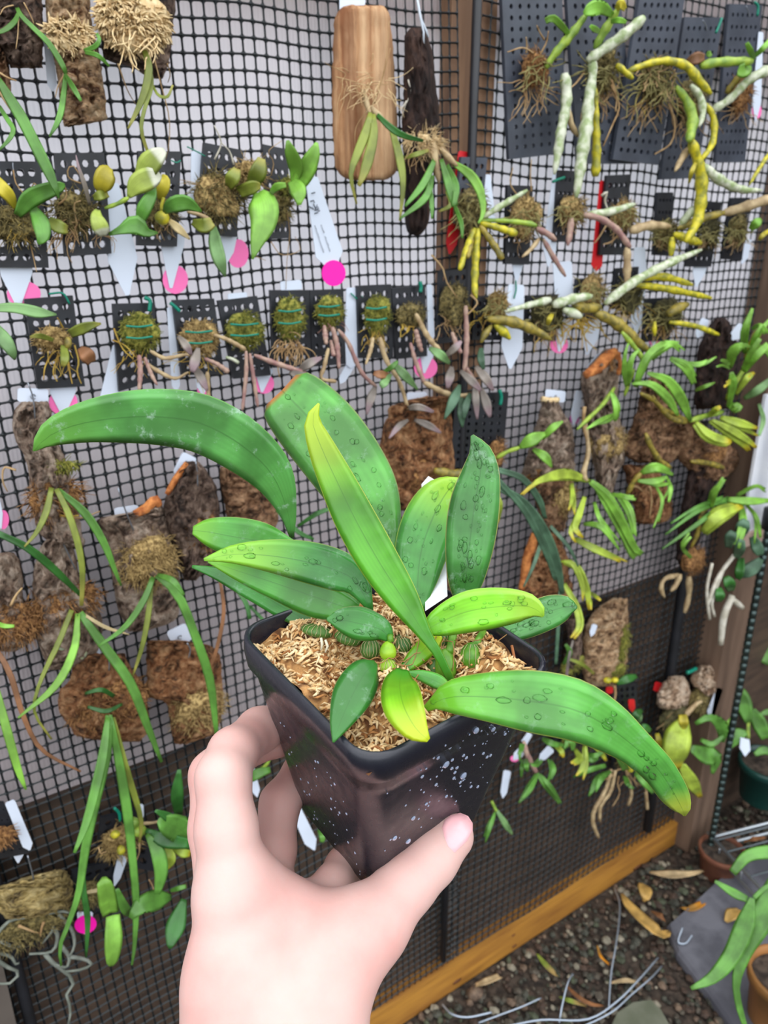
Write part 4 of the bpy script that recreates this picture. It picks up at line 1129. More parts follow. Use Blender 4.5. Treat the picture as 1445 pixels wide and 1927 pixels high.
leafw(r, LF_G, [(722, 700, 3), (738, 690, 6), (748, 680, 3)], o=(.034, .04)); leafw(r, LF_S, [(742, 686, 4), (760, 705, 10), (786, 733, 2)], [(735, 704, 4), (722, 722, 9), (716, 728, 4)], o=(.034, .04)); leafw(r, LF_B, [(735, 706, 4), (715, 705, 9), (703, 702, 4)], o=(.034, .038))
leafw(r, LF_M, [(706, 728, 4), (698, 750, 9), (690, 780, 2)], [(768, 790, 3), (750, 803, 7), (732, 825, 2)], [(780, 790, 3), (805, 800, 8), (830, 815, 2)], [(769, 768, 5), (788, 766, 8), (816, 775, 3)], o=(.036, .045))
r = pad('black plate with a brown tuft and yellow roots, thin white strip at right', A((737, 542), (800, 537), (804, 670), (745, 676)), 772, 592, 28, 20, MO_O, green=False)
cane(r, CN_T, [(782, 590, 4), (800, 625, 5), (816, 648, 5), (828, 658, 4)], (.024, .03)); cane(r, CN_P, [(782, 620, 4), (788, 645, 5), (794, 662, 3)], (.024, .026)); cane(r, CN_P, [(772, 645, 3), (782, 680, 4), (798, 720, 4)], (.024, .03)); cane(r, CN_T, [(798, 720, 5), (845, 742, 5), (886, 745, 4)], (.032, .036))
fuzz(r, RT_Y, 768, 615, 10, 14, 26, w=2.6); tie(r, [(790, 530), (792, 540), (791, 550)], .014, 8); leafw(r, LF_S, [(808, 655, 4), (828, 668, 10), (846, 684, 3)], o=(.034, .04))
r = pad('dark plate with an olive moss pad over a spray of mauve leaves', A((827, 510), (882, 505), (878, 640), (822, 648)), 852, 572, 26, 40, MO_O, green=False)
for s in ([(876, 575, 4), (878, 640, 5), (874, 700, 4)], [(850, 625, 3), (860, 650, 5), (868, 665, 3)], [(875, 690, 4), (893, 720, 5), (905, 745, 3)]): cane(r, CN_P, s, (.026, .034))
leafw(r, LF_M, [(850, 690, 4), (846, 710, 10), (842, 731, 3)], [(893, 720, 3), (895, 752, 8), (898, 789, 2)], [(905, 730, 4), (915, 760, 10), (922, 785, 3)], [(866, 698, 4), (888, 718, 9), (905, 735, 3)], [(838, 670, 4), (856, 655, 8), (868, 642, 3)], [(895, 690, 4), (912, 710, 10), (928, 735, 3)], o=(.036, .046))
leafw(r, LF_Q, [(865, 724, 3), (854, 752, 11), (836, 789, 2)], [(868, 748, 4), (868, 775, 9), (870, 804, 2)], [(885, 740, 4), (876, 765, 8), (873, 790, 2)], [(905, 655, 4), (905, 675, 8), (910, 695, 3)], o=(.036, .044))
rootlets(r, RT_T, [[(812, 480), (833, 505), (840, 530), (860, 560)], [(885, 555), (898, 570), (880, 592)]], 4, (.02, .03)); fuzz(r, RT_T, 845, 610, 16, 26, 40)

# ------------------------------------------------------------------ the two sticks of wood at the top
r = mount('driftwood_mounted_orchid', 'large pale driftwood board with strappy olive leaves hanging down', 'mounted orchid', 690, 338)
bark(r, [(10, 655, 715), (16, 640, 727), (40, 629, 734), (120, 626, 741), (200, 625, 747), (300, 630, 749), (322, 634, 745), (334, 648, 735), (339, 660, 720)], WOOD, .012, rough=.0004, name='board', nr=34)
fuzz(r, RT_T, 665, 148, 10, 26, 60, .022, 1.6); fuzz(r, MO_S, 705, 165, 26, 30, 60, .022, 1.5, .5)
rootlets(r, RT_T, [[(632, 145), (660, 152), (690, 160), (742, 158)], [(700, 200), (718, 150), (728, 100), (732, 40)], [(705, 195), (722, 140), (735, 90)], [(690, 210), (670, 240), (668, 280)], [(702, 100), (700, 115), (694, 125)], [(634, 130), (650, 140), (640, 155)]], 2.4, (.02, .02))
cane(r, CN_T, [(683, 170, 5), (690, 195, 5), (696, 215, 4)], (.02, .028), knots=1); cane(r, CN_T, [(697, 200, 5), (712, 218, 6), (728, 232, 3)], (.026, .03), knots=1)
leafw(r, LF_O, [(697, 212, 4), (690, 245, 10), (672, 290, 9), (660, 330, 5), (671, 384, 2)], [(702, 215, 5), (703, 255, 9), (690, 310, 11), (675, 350, 4)], o=(.03, .045))
leafw(r, LF_D, [(710, 216, 4), (735, 240, 7), (760, 255, 6), (796, 265, 3)], o=(.03, .05)); leafw(r, LF_O, [(738, 248, 6), (752, 300, 9), (758, 350, 6), (752, 416, 2)], o=(.036, .05))
r = mount('driftwood_mounted_orchid', 'dark charred looking stick hung on white cord with green strap leaves', 'mounted orchid', 788, 440)
bark(r, [(52, 775, 797), (66, 763, 806), (100, 760, 813), (150, 760, 820), (250, 757, 828), (330, 760, 812), (400, 762, 808), (432, 766, 800), (442, 772, 792)], BK_K, .022, rough=.0016, name='stick', nr=34)
mb = MB(); [tube(mb, [at(*q, .024) for q in p_], .0009, 5) for p_ in ([(782, -20), (790, 30), (797, 60), (797, 82)], [(782, -20), (792, 35), (802, 58), (806, 70)])]
mb.build('hanging_cord', mat_plain('cord_white', (206, 216, 228), .6), r)
moss(r, 795, 268, 34, 18, MO_S, .024, 120, .010); fuzz(r, RT_T, 785, 285, 12, 18, 40, .03); rootlets(r, RT_W, [[(768, 150), (772, 175), (762, 200), (755, 225)], [(765, 190), (755, 205), (750, 208)]], 3, (.024, .02))
cane(r, CN_T, [(815, 270, 6), (818, 300, 7), (826, 345, 3)], (.03, .036), knots=2); cane(r, CN_T, [(828, 278, 5), (845, 298, 6), (860, 312, 4)], (.03, .036), knots=1)
leafw(r, LF_G, [(818, 300, 5), (797, 345, 8), (762, 388, 3)], [(813, 330, 5), (800, 372, 8), (752, 412, 2)], [(830, 300, 4), (845, 350, 9), (856, 388, 7)], [(842, 310, 3), (858, 350, 7), (854, 388, 5)], [(856, 388, 4), (868, 420, 5), (870, 448, 2)], [(806, 330, 3), (812, 380, 5), (813, 412, 2)], o=(.034, .05))
leafw(r, LF_L, [(852, 306, 5), (885, 330, 10), (904, 362, 9), (909, 400, 5), (900, 420, 2)], o=(.034, .055)); leafw(r, LF_O, [(762, 297, 3), (785, 290, 5), (806, 283, 3)], [(840, 360, 3), (848, 385, 5), (826, 398, 2)], o=(.03, .034))

# ------------------------------------------------------------------ upper right: tall slate plates with jointed canes
def tall(label, quad, nx, ny, o=.010): 
    r = mount('plate_mounted_orchid', label, 'mounted orchid', (quad[2][0]+quad[3][0])/2, quad[2][1]); plaque(r, quad, nx, ny, BLU, o=o, hr=.24, th=.004); return r
r = tall('tall slate plate right of the black rod, brown root ball and a green shoot', A((944, -12), (1058, -12), (1064, 288), (958, 300)), 6, 14)
moss(r, 1005, 130, 24, 30, MO_R, .018, 130, .008); fuzz(r, RT_T, 1010, 165, 22, 26, 70, w=2.4); fuzz(r, RT_O, 1010, 130, 18, 24, 50, .026, 3, .5)
rootlets(r, RT_T, [[(1010, 105), (985, 90), (955, 98)], [(1015, 105), (1028, 80), (1032, 58)], [(1024, 75), (1016, 62), (1010, 48)], [(990, 100), (991, 85), (990, 70)]], 4, (.022, .028))
cane(r, CN_G, [(1025, 130, 5), (1045, 100, 7), (1075, 65, 8), (1105, 25, 4)], (.026, .045)); leafw(r, LF_L, [(1072, 66, 4), (1056, 48, 7), (1040, 34, 7), (1026, 40, 6)], o=(.036, .045))
cane(r, CN_W, [(1062, 138, 9), (1066, 175, 10), (1064, 205, 9), (1056, 245, 9), (1050, 285, 8), (1043, 328, 3)], (.03, .04), knots=6); cane(r, CN_T, [(1066, 200, 5), (1075, 235, 6), (1088, 257, 3)], (.03, .03), knots=2)
r = tall('leaning slate plate with a thick white jointed cane and a yellow cane hanging down', A((1066, -12), (1166, -12), (1200, 308), (1088, 308)), 6, 14)
moss(r, 1135, 130, 26, 36, MO_O, .018, 130, .009); fuzz(r, RT_T, 1140, 165, 22, 26, 70, w=2.4); fuzz(r, RT_O, 1130, 140, 26, 30, 60, .026, 3, .6); rootlets(r, RT_T, [[(1150, 160), (1165, 200), (1150, 240), (1135, 275)], [(1150, 150), (1160, 180), (1158, 210)], [(1100, 135), (1085, 155), (1074, 165)]], 5, (.028, .03))
cane(r, CN_W, [(1113, 108, 9), (1115, 140, 8), (1108, 185, 10), (1105, 222, 11), (1102, 245, 12), (1096, 285, 11), (1090, 330, 9), (1084, 372, 4)], (.032, .045), knots=7); cane(r, CN_Y, [(1120, 165, 4), (1121, 220, 6), (1122, 290, 8), (1120, 332, 8)], (.03, .034), knots=5)
cane(r, CN_W, [(1105, 115, 8), (1140, 90, 9), (1175, 65, 10), (1212, 33, 8)], (.032, .055), knots=4); cane(r, CN_G, [(1118, 92, 5), (1135, 62, 8), (1152, 35, 7), (1165, 15, 4)], (.032, .05), knots=3)
leafw(r, LF_L, [(1155, 30, 4), (1130, 14, 13), (1110, 18, 14), (1098, 26, 4)], [(1150, 40, 4), (1165, 38, 6), (1178, 42, 3)], [(1128, 60, 4), (1118, 54, 6), (1110, 48, 3)], o=(.045, .055)); leafw(r, LF_Y, [(1160, 18, 5), (1168, 8, 9), (1176, 18, 4)], o=(.05, .055)); cane(r, CN_Y, [(1160, 122, 6), (1175, 135, 6), (1191, 148, 4)], (.034, .04), knots=2)
r = tall('slate plate behind an arching yellow green cane, third from the black rod', A((1205, -12), (1290, -12), (1240, 310), (1153, 300)), 6, 14, .017)
moss(r, 1228, 150, 32, 34, MO_O, .018, 170, .010); fuzz(r, RT_T, 1235, 185, 24, 28, 70, w=2.4); fuzz(r, RT_Y, 1220, 180, 8, 16, 60); fuzz(r, RT_O, 1235, 150, 44, 40, 60, .03, 3, .6); fuzz(r, RT_T, 1240, 140, 20, 40, 40, .03, 2.6, .5); rootlets(r, RT_T, [[(1258, 195), (1270, 235), (1262, 270), (1232, 290)]], 5, (.024, .026))
cane(r, CN_Y, [(1182, 134, 5), (1220, 120, 6), (1258, 115, 7), (1292, 125, 8), (1312, 148, 8), (1338, 177, 4)], (.03, .055), knots=6); cane(r, CN_G, [(1272, 163, 5), (1292, 190, 8), (1303, 222, 10), (1300, 250, 9), (1296, 265, 6)], (.034, .055), knots=4)
cane(r, CN_W, [(1300, 160, 5), (1318, 185, 7), (1322, 215, 6), (1315, 238, 3)], (.03, .045), knots=3)
r = tall('shorter slate plate with a green tie, a bright yellow cane below it', A((1288, 32), (1361, 33), (1310, 335), (1243, 338)), 6, 13)
tie(r, [(1347, 62), (1353, 48), (1358, 34)], .02, 5); hook(r, [(1322, 38), (1328, 48), (1330, 58)], .016)
moss(r, 1300, 190, 28, 40, MO_O, .016, 150, .009); leafw(r, LF_B, [(1292, 118, 6), (1310, 110, 12), (1325, 108, 6)], o=(.03, .034)); fuzz(r, RT_T, 1300, 225, 16, 20, 60)
cane(r, CN_Y, [(1300, 265, 9), (1312, 300, 9), (1320, 345, 11), (1316, 400, 10), (1308, 425, 8), (1290, 455, 6)], (.05, .055), knots=6); cane(r, CN_Y, [(1328, 195, 4), (1343, 225, 6), (1340, 270, 6), (1320, 300, 4)], (.04, .05), knots=4)
cane(r, CN_W, [(1322, 310, 6), (1345, 332, 9), (1375, 350, 8), (1405, 358, 6), (1434, 358, 2)], (.05, .06), knots=5); cane(r, CN_G, [(1318, 125, 7), (1345, 118, 8), (1380, 116, 8), (1415, 116, 7)], (.036, .055), knots=3); cane(r, CN_T, [(1295, 280, 6), (1282, 300, 6), (1270, 322, 3)], (.04, .045), knots=2)
leafw(r, LF_Y, [(1310, 305, 3), (1302, 322, 5), (1296, 345, 2)], o=(.052, .05)); leafw(r, LF_L, [(1330, 100, 3), (1335, 102, 6), (1338, 100, 3)], o=(.03, .03))
r = tall('rightmost slate plate with a round mossy ball and a long pale cane', A((1372, 7), (1435, 9), (1402, 305), (1346, 306)), 6, 13)
tie(r, [(1425, 30), (1426, 12), (1420, 4)], .02, 5); hook(r, [(1404, 12), (1408, 22), (1410, 32)], .016)
moss(r, 1392, 175, 22, 34, MO_R, .016, 130, .008); fuzz(r, RT_T, 1392, 205, 10, 12, 40)
cane(r, CN_W, [(1340, 208, 7), (1375, 185, 7), (1410, 150, 8), (1450, 130, 10)], (.03, .06), knots=5); cane(r, CN_O, [(1366, 176, 5), (1380, 158, 6), (1394, 140, 5)], (.03, .04), knots=2); leafw(r, LF_L, [(1410, 122, 6), (1400, 132, 15), (1388, 132, 10)], [(1420, 112, 4), (1412, 95, 6), (1405, 80, 4)], [(1420, 106, 4), (1435, 92, 6), (1450, 75, 5)], o=(.045, .055))
cane(r, CN_Y, [(1450, 285, 3), (1430, 315, 4), (1410, 348, 2)], (.05, .055), knots=2)

# ------------------------------------------------------------------ right: rows of small plates with canes
def small(label, quad, mx, my, mrx, mry, mm, nx=4, ny=5, mat=BLK, fz=14):
    r = mount('plate_mounted_orchid', label, 'mounted orchid', (quad[2][0]+quad[3][0])/2, quad[2][1])
    plaque(r, quad, nx, ny, mat); moss(r, mx, my, mrx, mry, mm, .014, 150, .007); fuzz(r, RT_T, mx, my+mry*.6, fz, mrx*.7, mry*1.3); fuzz(r, RT_O, mx, my, 22, mrx*.95, mry*1.1, .024, 2.6, .6); return r
r = small('slate plate over a red card, yellow finger-like canes fanning from its moss', A((868, 295), (917, 297), (905, 422), (856, 420)), 885, 398, 32, 42, MO_O, mat=BLU)
for s, m in (([(893, 430, 4), (880, 462, 6), (865, 508, 5)], CN_Y), ([(899, 430, 5), (895, 480, 7), (893, 540, 6), (897, 562, 2)], CN_Y), ([(888, 432, 4), (884, 462, 6), (880, 485, 4)], CN_O), ([(903, 425, 5), (925, 455, 6), (946, 488, 6)], CN_O), ([(904, 420, 4), (935, 428, 6), (972, 440, 7)], CN_Y), ([(905, 415, 3), (940, 415, 4), (990, 420, 5), (1010, 425, 4)], CN_G), ([(904, 412, 3), (942, 388, 6), (992, 358, 3)], CN_W)): cane(r, m, s, (.03, .045), knots=4)
r = small('dark plate with a bristly tuft and two purple stems pointing down', A((955, 348), (1003, 350), (996, 498), (950, 497)), 985, 408, 28, 38, MO_T)
cane(r, CN_P, [(1010, 430, 5), (1030, 440, 6), (1046, 452, 4)], (.03, .036), knots=2); cane(r, CN_P, [(1022, 450, 4), (1042, 485, 5), (1064, 520, 3)], (.03, .036), knots=3); cane(r, CN_T, [(1014, 450, 4), (998, 470, 4), (982, 484, 2)], (.03, .034), knots=2)
rootlets(r, RT_T, [[(975, 370), (960, 345), (965, 315)], [(1000, 360), (998, 330), (1000, 300)]], 3, (.016, .02))
r = small('dark plate with a green tie and a white strip leaning on its left side', A((1050, 320), (1088, 322), (1082, 456), (1040, 455)), 1076, 395, 30, 26, MO_T)
tie(r, [(1040, 342), (1050, 338), (1062, 334)], .018, 6); cane(r, CN_P, [(1098, 404, 5), (1130, 412, 6), (1160, 432, 6), (1186, 466, 5)], (.03, .05), knots=4); cane(r, CN_P, [(1075, 410, 5), (1072, 440, 6), (1068, 462, 3)], (.03, .034), knots=2)
r = small('dark plate with red ribbon ends behind it and white twine', A((1142, 330), (1186, 328), (1178, 480), (1128, 480)), 1170, 405, 26, 26, MO_T)
cane(r, CN_W, [(1105, 404, 6), (1150, 398, 7), (1194, 384, 4)], (.03, .04), knots=3); cane(r, CN_T, [(1180, 465, 6), (1180, 510, 7), (1181, 548, 3)], (.03, .034), knots=3); rootlets(r, RT_W, [[(1132, 368), (1142, 362), (1138, 378), (1145, 398)]], 6, (.03, .03))
rootlets(r, RT_T, [[(1140, 425), (1128, 445), (1118, 458)], [(1165, 440), (1150, 455), (1135, 460)]], 4, (.02, .02))
r = small('narrow dark plate with a white woody stem and bright yellow stubs', A((1238, 362), (1267, 362), (1262, 482), (1230, 480)), 1252, 440, 28, 24, MO_O)
cane(r, CN_T, [(1186, 434, 8), (1225, 424, 8), (1262, 426, 4)], (.03, .034), knots=3); cane(r, CN_O, [(1275, 430, 5), (1318, 412, 8), (1362, 400, 5)], (.034, .05), knots=3); cane(r, CN_Y, [(1268, 440, 5), (1290, 448, 8), (1318, 458, 6)], (.034, .04), knots=2); cane(r, CN_Y, [(1264, 446, 5), (1264, 465, 6), (1262, 482, 4)], (.034, .036), knots=1); cane(r, CN_W, [(1278, 425, 4), (1300, 400, 8), (1330, 376, 3)], (.034, .05), knots=3)
r = small('dark plate half hidden behind the yellow cane, near the right edge', A((1318, 378), (1358, 382), (1338, 502), (1290, 502)), 1335, 438, 16, 26, MO_D)
cane(r, CN_T, [(1358, 402, 6), (1400, 390, 9), (1455, 372, 8)], (.03, .06), knots=3)
r = small('last dark plate of its row at the right edge, small lime leaf beside it', A((1378, 372), (1412, 372), (1396, 490), (1360, 488)), 1386, 432, 16, 28, MO_O)
leafw(r, LF_L, [(1412, 432, 5), (1423, 420, 10), (1432, 412, 3)], o=(.034, .044)); leafw(r, LF_Y, [(1450, 432, 3), (1436, 442, 5), (1428, 452, 3)], o=(.04, .044))
r = small('dark plate with a shaggy ball and thick olive canes, under the yellow fan', A((893, 560), (950, 556), (948, 640), (888, 640)), 934, 576, 18, 26, MO_T)
cane(r, CN_O, [(918, 600, 6), (965, 606, 10), (1010, 624, 8), (1038, 640, 3)], (.03, .05), knots=4); cane(r, CN_Y, [(930, 610, 5), (948, 625, 8), (960, 638, 4)], (.03, .036), knots=1); cane(r, CN_O, [(925, 612, 4), (912, 630, 6), (905, 645, 3)], (.03, .03), knots=1); fuzz(r, RT_Y, 905, 600, 12, 14, 30, down=.5)
r = small('dark mossy clump with a white grey cane, right of the long white label', A((992, 556), (1050, 554), (1046, 642), (985, 640)), 1028, 590, 36, 34, MO_D, fz=24)
cane(r, CN_W, [(950, 586, 3), (1000, 573, 6), (1035, 564, 7)], (.03, .034), knots=3); cane(r, CN_W, [(1040, 574, 8), (1080, 562, 9), (1114, 557, 5)], (.03, .044), knots=3); leafw(r, LF_Y, [(1040, 590, 3), (1034, 600, 6), (1030, 612, 3)], o=(.03, .03)); cane(r, CN_W, [(1060, 582, 6), (1080, 590, 8), (1094, 596, 6)], (.034, .04), knots=1)
fuzz(r, RT_Y, 1045, 610, 10, 10, 60, w=3)
r = small('pale bristly tuft with a thick olive tan cane falling to the right', A((1085, 525), (1132, 522), (1128, 600), (1080, 602)), 1112, 548, 22, 32, MO_T)
cane(r, CN_O, [(1118, 588, 7), (1160, 608, 11), (1196, 640, 9), (1224, 664, 4)], (.034, .055), knots=4); cane(r, CN_G, [(1170, 625, 4), (1195, 655, 5), (1218, 688, 4)], (.05, .06), knots=2); cane(r, CN_O, [(1078, 572, 6), (1100, 580, 10), (1130, 578, 6)], (.034, .036), knots=2); fuzz(r, RT_Y, 1092, 600, 20, 12, 70, w=3)
r = small('mossy clump at the fork of a white cane and two yellow canes', A((1160, 505), (1202, 502), (1196, 580), (1152, 582)), 1180, 558, 30, 32, MO_D)
cane(r, CN_W, [(1138, 572, 6), (1172, 545, 9), (1210, 520, 8), (1260, 495, 8), (1320, 470, 3)], (.034, .055), knots=5); cane(r, CN_Y, [(1200, 524, 5), (1250, 521, 7), (1302, 536, 4)], (.034, .045), knots=3); cane(r, CN_Y, [(1196, 536, 5), (1258, 544, 7), (1338, 561, 4)], (.034, .045), knots=3); fuzz(r, RT_Y, 1175, 570, 14, 14, 50)
r = small('dark grassy clump on the right with a thin yellow cane', A((1216, 562), (1266, 560), (1260, 642), (1210, 642)), 1250, 592, 34, 32, MO_D, fz=24)
cane(r, CN_O, [(1256, 592, 8), (1275, 580, 9), (1295, 572, 6)], (.034, .04), knots=1); cane(r, CN_Y, [(1260, 606, 4), (1310, 614, 5), (1352, 630, 4)], (.034, .05), knots=2); cane(r, CN_Y, [(1232, 605, 3), (1231, 620, 4), (1232, 632, 3)], (.034, .034), knots=1); fuzz(r, RT_Y, 1240, 600, 10, 16, 50)

# ------------------------------------------------------------------ barks, left half
r = mount('bark_mounted_orchid', 'long knobbly cork branch at the left with three olive blades from a tan tuft', 'mounted orchid', 100, 1028)
bark(r, [(756, 40, 90), (775, 26, 97), (800, 24, 100), (830, 30, 106), (855, 44, 120), (880, 52, 126), (905, 55, 136), (950, 58, 148), (1000, 72, 153), (1022, 98, 160), (1030, 120, 155)], BK_G, .026, rough=.003, nr=44)
moss(r, 102, 935, 40, 34, MO_R, .022, 170, .010); moss(r, 120, 878, 22, 10, MO_G, .026, 60, .006)
leafw(r, LF_O, [(97, 918, 5), (88, 960, 7), (70, 1000, 5), (42, 1033, 1)], [(106, 920, 5), (130, 970, 7), (148, 1030, 7), (155, 1080, 6), (153, 1140, 4)], o=(.036, .05)); leafw(r, LF_G, [(110, 922, 5), (160, 965, 9), (195, 1020, 8), (215, 1070, 5), (228, 1102, 2)], o=(.036, .05))
hook(r, [(52, 720), (62, 748), (66, 790)], .03, 3); rootlets(r, RT_T, [[(112, 970), (150, 975), (188, 962)], [(30, 885), (8, 880), (5, 905), (14, 925)]], 5, (.026, .02)); rootlets(r, RT_Y, [[(112, 970), (130, 972), (148, 970)]], 6, (.03, .03))
r = mount('bark_mounted_orchid', 'grey bark with white lichen and grassy leaves, below the long cork branch', 'mounted orchid', 125, 1258)
bark(r, [(1008, 92, 122), (1040, 72, 140), (1090, 62, 152), (1150, 62, 188), (1200, 70, 190), (1240, 84, 172), (1260, 92, 122)], BK_G, .024, rough=.003, nr=34)
moss(r, 125, 1130, 55, 34, MO_R, .02, 190, .009); ico_m = MB(); ico(ico_m, at(148, 1232, .022), (.006, .002, .006), .2, None, RNG, True); ico(ico_m, at(115, 1215, .024), (.006, .002, .004), .2, None, RNG, True); ico_m.build('lichen', mat_plain('lichen', (190, 194, 150), .9, (150, 164, 140), 160), r)
leafw(r, LF_D, [(-12, 1000, 6), (50, 1030, 8), (100, 1070, 8), (152, 1120, 4)], o=(.05, .034)); leafw(r, LF_O, [(135, 1148, 5), (110, 1210, 6), (75, 1285, 4), (65, 1340, 3), (97, 1391, 2)], o=(.034, .05))
leafw(r, LF_L, [(146, 1155, 5), (140, 1220, 8), (105, 1290, 8), (34, 1351, 2)], o=(.034, .055)); leafw(r, LF_G, [(150, 1153, 7), (195, 1215, 10), (245, 1285, 10), (275, 1360, 8), (304, 1434, 3)], o=(.034, .06)); leafw(r, LF_K, [(156, 1155, 3), (198, 1180, 4), (243, 1194, 1)], o=(.034, .045))
hook(r, [(115, 1015), (125, 1035), (142, 1072)], .03, 3)
r = mount('bark_mounted_orchid', 'broad bark chunk with a thick pad of golden moss, left of centre', 'mounted orchid', 260, 1186)
bark(r, [(947, 275, 300), (962, 250, 312), (978, 183, 318), (1010, 196, 324), (1060, 206, 333), (1110, 214, 338), (1150, 222, 337), (1172, 234, 320), (1188, 240, 268)], BK_G, .026, rough=.003, nr=36); cane(r, RUST, [(253, 968, 8), (276, 956, 10), (292, 940, 9), (300, 952, 6)], (.028, .03), 'bark_edge', knots=0)
moss(r, 278, 1055, 48, 50, MO_T, .026, 260, .009, MO_T)
leafw(r, LF_G, [(288, 1086, 5), (270, 1130, 7), (235, 1180, 6), (185, 1216, 2)], [(294, 1083, 5), (335, 1120, 9), (365, 1190, 9), (395, 1280, 9), (408, 1386, 4)], [(296, 1082, 4), (325, 1093, 7), (346, 1120, 3)], o=(.042, .06)); leafw(r, LF_O, [(285, 1088, 4), (280, 1150, 6), (268, 1215, 5), (250, 1272, 2)], o=(.042, .05))
leafw(r, LF_B, [(412, 1080, 3), (421, 1150, 4), (408, 1220, 4), (392, 1266, 2)], o=(.03, .03)); hook(r, [(222, 918), (232, 950), (252, 1000)], .032, 3)
r = mount('bark_mounted_orchid', 'dark gnarled bark chunk touching the right side of the golden moss chunk', 'mounted orchid', 360, 1088)
bark(r, [(868, 350, 372), (895, 330, 396), (930, 314, 410), (975, 308, 414), (1020, 325, 415), (1060, 338, 405), (1092, 345, 368)], BK_D, .026, rough=.0035, nr=34); cane(r, RUST, [(314, 930, 5), (332, 900, 7), (352, 872, 6)], (.022, .024), 'bark_edge', knots=0)
moss(r, 382, 1000, 26, 36, MO_R, .022, 100, .007); hook(r, [(368, 868), (371, 890), (372, 915)], .032, 3)
r = mount('bark_mounted_orchid', 'brown layered bark piece partly hidden behind the big arched leaf', 'mounted orchid', 470, 1000)
bark(r, [(878, 414, 470), (920, 416, 505), (960, 424, 522), (990, 430, 520), (1004, 440, 500)], BK_B, .022, ridge=.003, nr=30)
leafw(r, LF_D, [(520, 960, 3), (560, 1000, 5), (590, 1015, 3)], [(560, 990, 3), (600, 965, 5), (632, 955, 3)], [(420, 1080, 3), (460, 1130, 5), (470, 1165, 4)], [(470, 1140, 3), (500, 1175, 4), (480, 1185, 3)], o=(.02, .04))
r = mount('bark_mounted_orchid', 'orange tan bark tuft cut by the left edge, lime blade below', 'mounted orchid', 10, 1222)
bark(r, [(1040, -25, 28), (1070, -25, 42), (1120, -25, 44), (1160, -25, 58), (1200, -25, 66), (1226, -25, 30)], BK_G, .022, nr=30)
moss(r, 22, 1170, 44, 38, MO_R, .02, 190, .010); leafw(r, LF_L, [(-12, 1170, 4), (8, 1178, 5), (27, 1178, 3)], [(-6, 1300, 7), (15, 1380, 9), (35, 1450, 7), (49, 1486, 2)], o=(.034, .05)); leafw(r, LF_B, [(-5, 1225, 5), (20, 1270, 6), (45, 1350, 5), (80, 1412, 4), (152, 1452, 2)], o=(.034, .05))
rootlets(r, RT_T, [[(20, 1140), (30, 1120), (42, 1106)]], 6, (.03, .03))
r = mount('bark_mounted_orchid', 'dark red brown bark square with long grassy leaves hanging far down', 'mounted orchid', 200, 1394)
bark(r, [(1230, 150, 235), (1245, 136, 240), (1280, 132, 262), (1300, 112, 268), (1335, 110, 278), (1370, 135, 280), (1385, 145, 272), (1396, 215, 262)], BK_R, .022, rough=.003, nr=34)
moss(r, 205, 1320, 62, 46, MO_R, .018, 240, .009); leafw(r, LF_D, [(160, 1305, 3), (190, 1298, 5), (215, 1310, 4)], [(165, 1330, 3), (200, 1338, 5), (230, 1325, 3)], o=(.034, .034))
leafw(r, LF_G, [(205, 1345, 7), (198, 1420, 12), (178, 1510, 11), (160, 1600, 9), (148, 1680, 7), (128, 1740, 5), (113, 1780, 4), (115, 1818, 2)], [(208, 1350, 5), (225, 1440, 9), (240, 1530, 10), (250, 1620, 8), (256, 1700, 7), (253, 1780, 4), (248, 1816, 2)], [(203, 1350, 5), (192, 1430, 10), (165, 1540, 9), (140, 1605, 3)], o=(.034, .065), n=20)
leafw(r, LF_O, [(212, 1350, 5), (235, 1440, 8), (265, 1540, 5), (262, 1586, 2)], o=(.034, .05)); leafw(r, LF_D, [(155, 1620, 3), (158, 1680, 6), (165, 1730, 6), (162, 1802, 2)], o=(.05, .055)); hook(r, [(198, 1228), (205, 1245), (205, 1262)], .03, 3)
r = mount('bark_mounted_orchid', 'red brown bark slab left of the index finger, tan moss on its lower right', 'mounted orchid', 345, 1400)
bark(r, [(1205, 278, 340), (1216, 276, 398), (1240, 275, 415), (1275, 276, 418), (1308, 274, 420), (1322, 312, 420), (1345, 318, 416), (1380, 324, 405), (1400, 330, 352)], BK_R, .022, rough=.003, nr=36)
moss(r, 372, 1330, 44, 50, MO_T, .018, 220, .008); hook(r, [(352, 1210), (358, 1222), (355, 1238)], .03, 3)

# ------------------------------------------------------------------ barks, right half
r = mount('bark_mounted_orchid', 'wide warm brown bark behind the pot leaves, right of centre', 'mounted orchid', 785, 950)
bark(r, [(746, 800, 842), (765, 735, 845), (785, 732, 850), (800, 722, 852), (840, 714, 852), (880, 714, 856), (910, 730, 852), (950, 748, 846), (960, 755, 820)], BK_R, .026, rough=.0035, nr=40)
moss(r, 790, 900, 40, 34, MO_R, .02, 150, .007); cane(r, CN_O, [(818, 885, 7), (850, 892, 9), (882, 890, 7)], (.04, .045), knots=2)
r = mount('plate_mounted_orchid', 'black plate with many small holes and a green tie, behind the dark upright leaf', 'mounted orchid', 900, 880)
plaque(r, A((858, 742), (957, 738), (945, 880), (845, 880)), 6, 9, BLK, hr=.27); tie(r, [(940, 734), (943, 748), (941, 762)], .016, 8); moss(r, 935, 850, 14, 26, MO_R, .014, 60, .006); leafw(r, LF_YG, [(935, 930, 3), (942, 950, 5), (936, 985, 3)], o=(.03, .03))
r = mount('bark_mounted_orchid', 'grey brown bark post with a pale sawn top and small lime shoots', 'mounted orchid', 1035, 900)
bark(r, [(748, 1020, 1050), (775, 1015, 1058), (800, 1008, 1076), (835, 998, 1080), (870, 988, 1082), (902, 976, 1080)], BK_G, .026, rough=.003, nr=34); cane(r, MO_S, [(1020, 750, 5), (1034, 754, 6), (1050, 752, 5)], (.026, .026), 'bark_edge', knots=0)
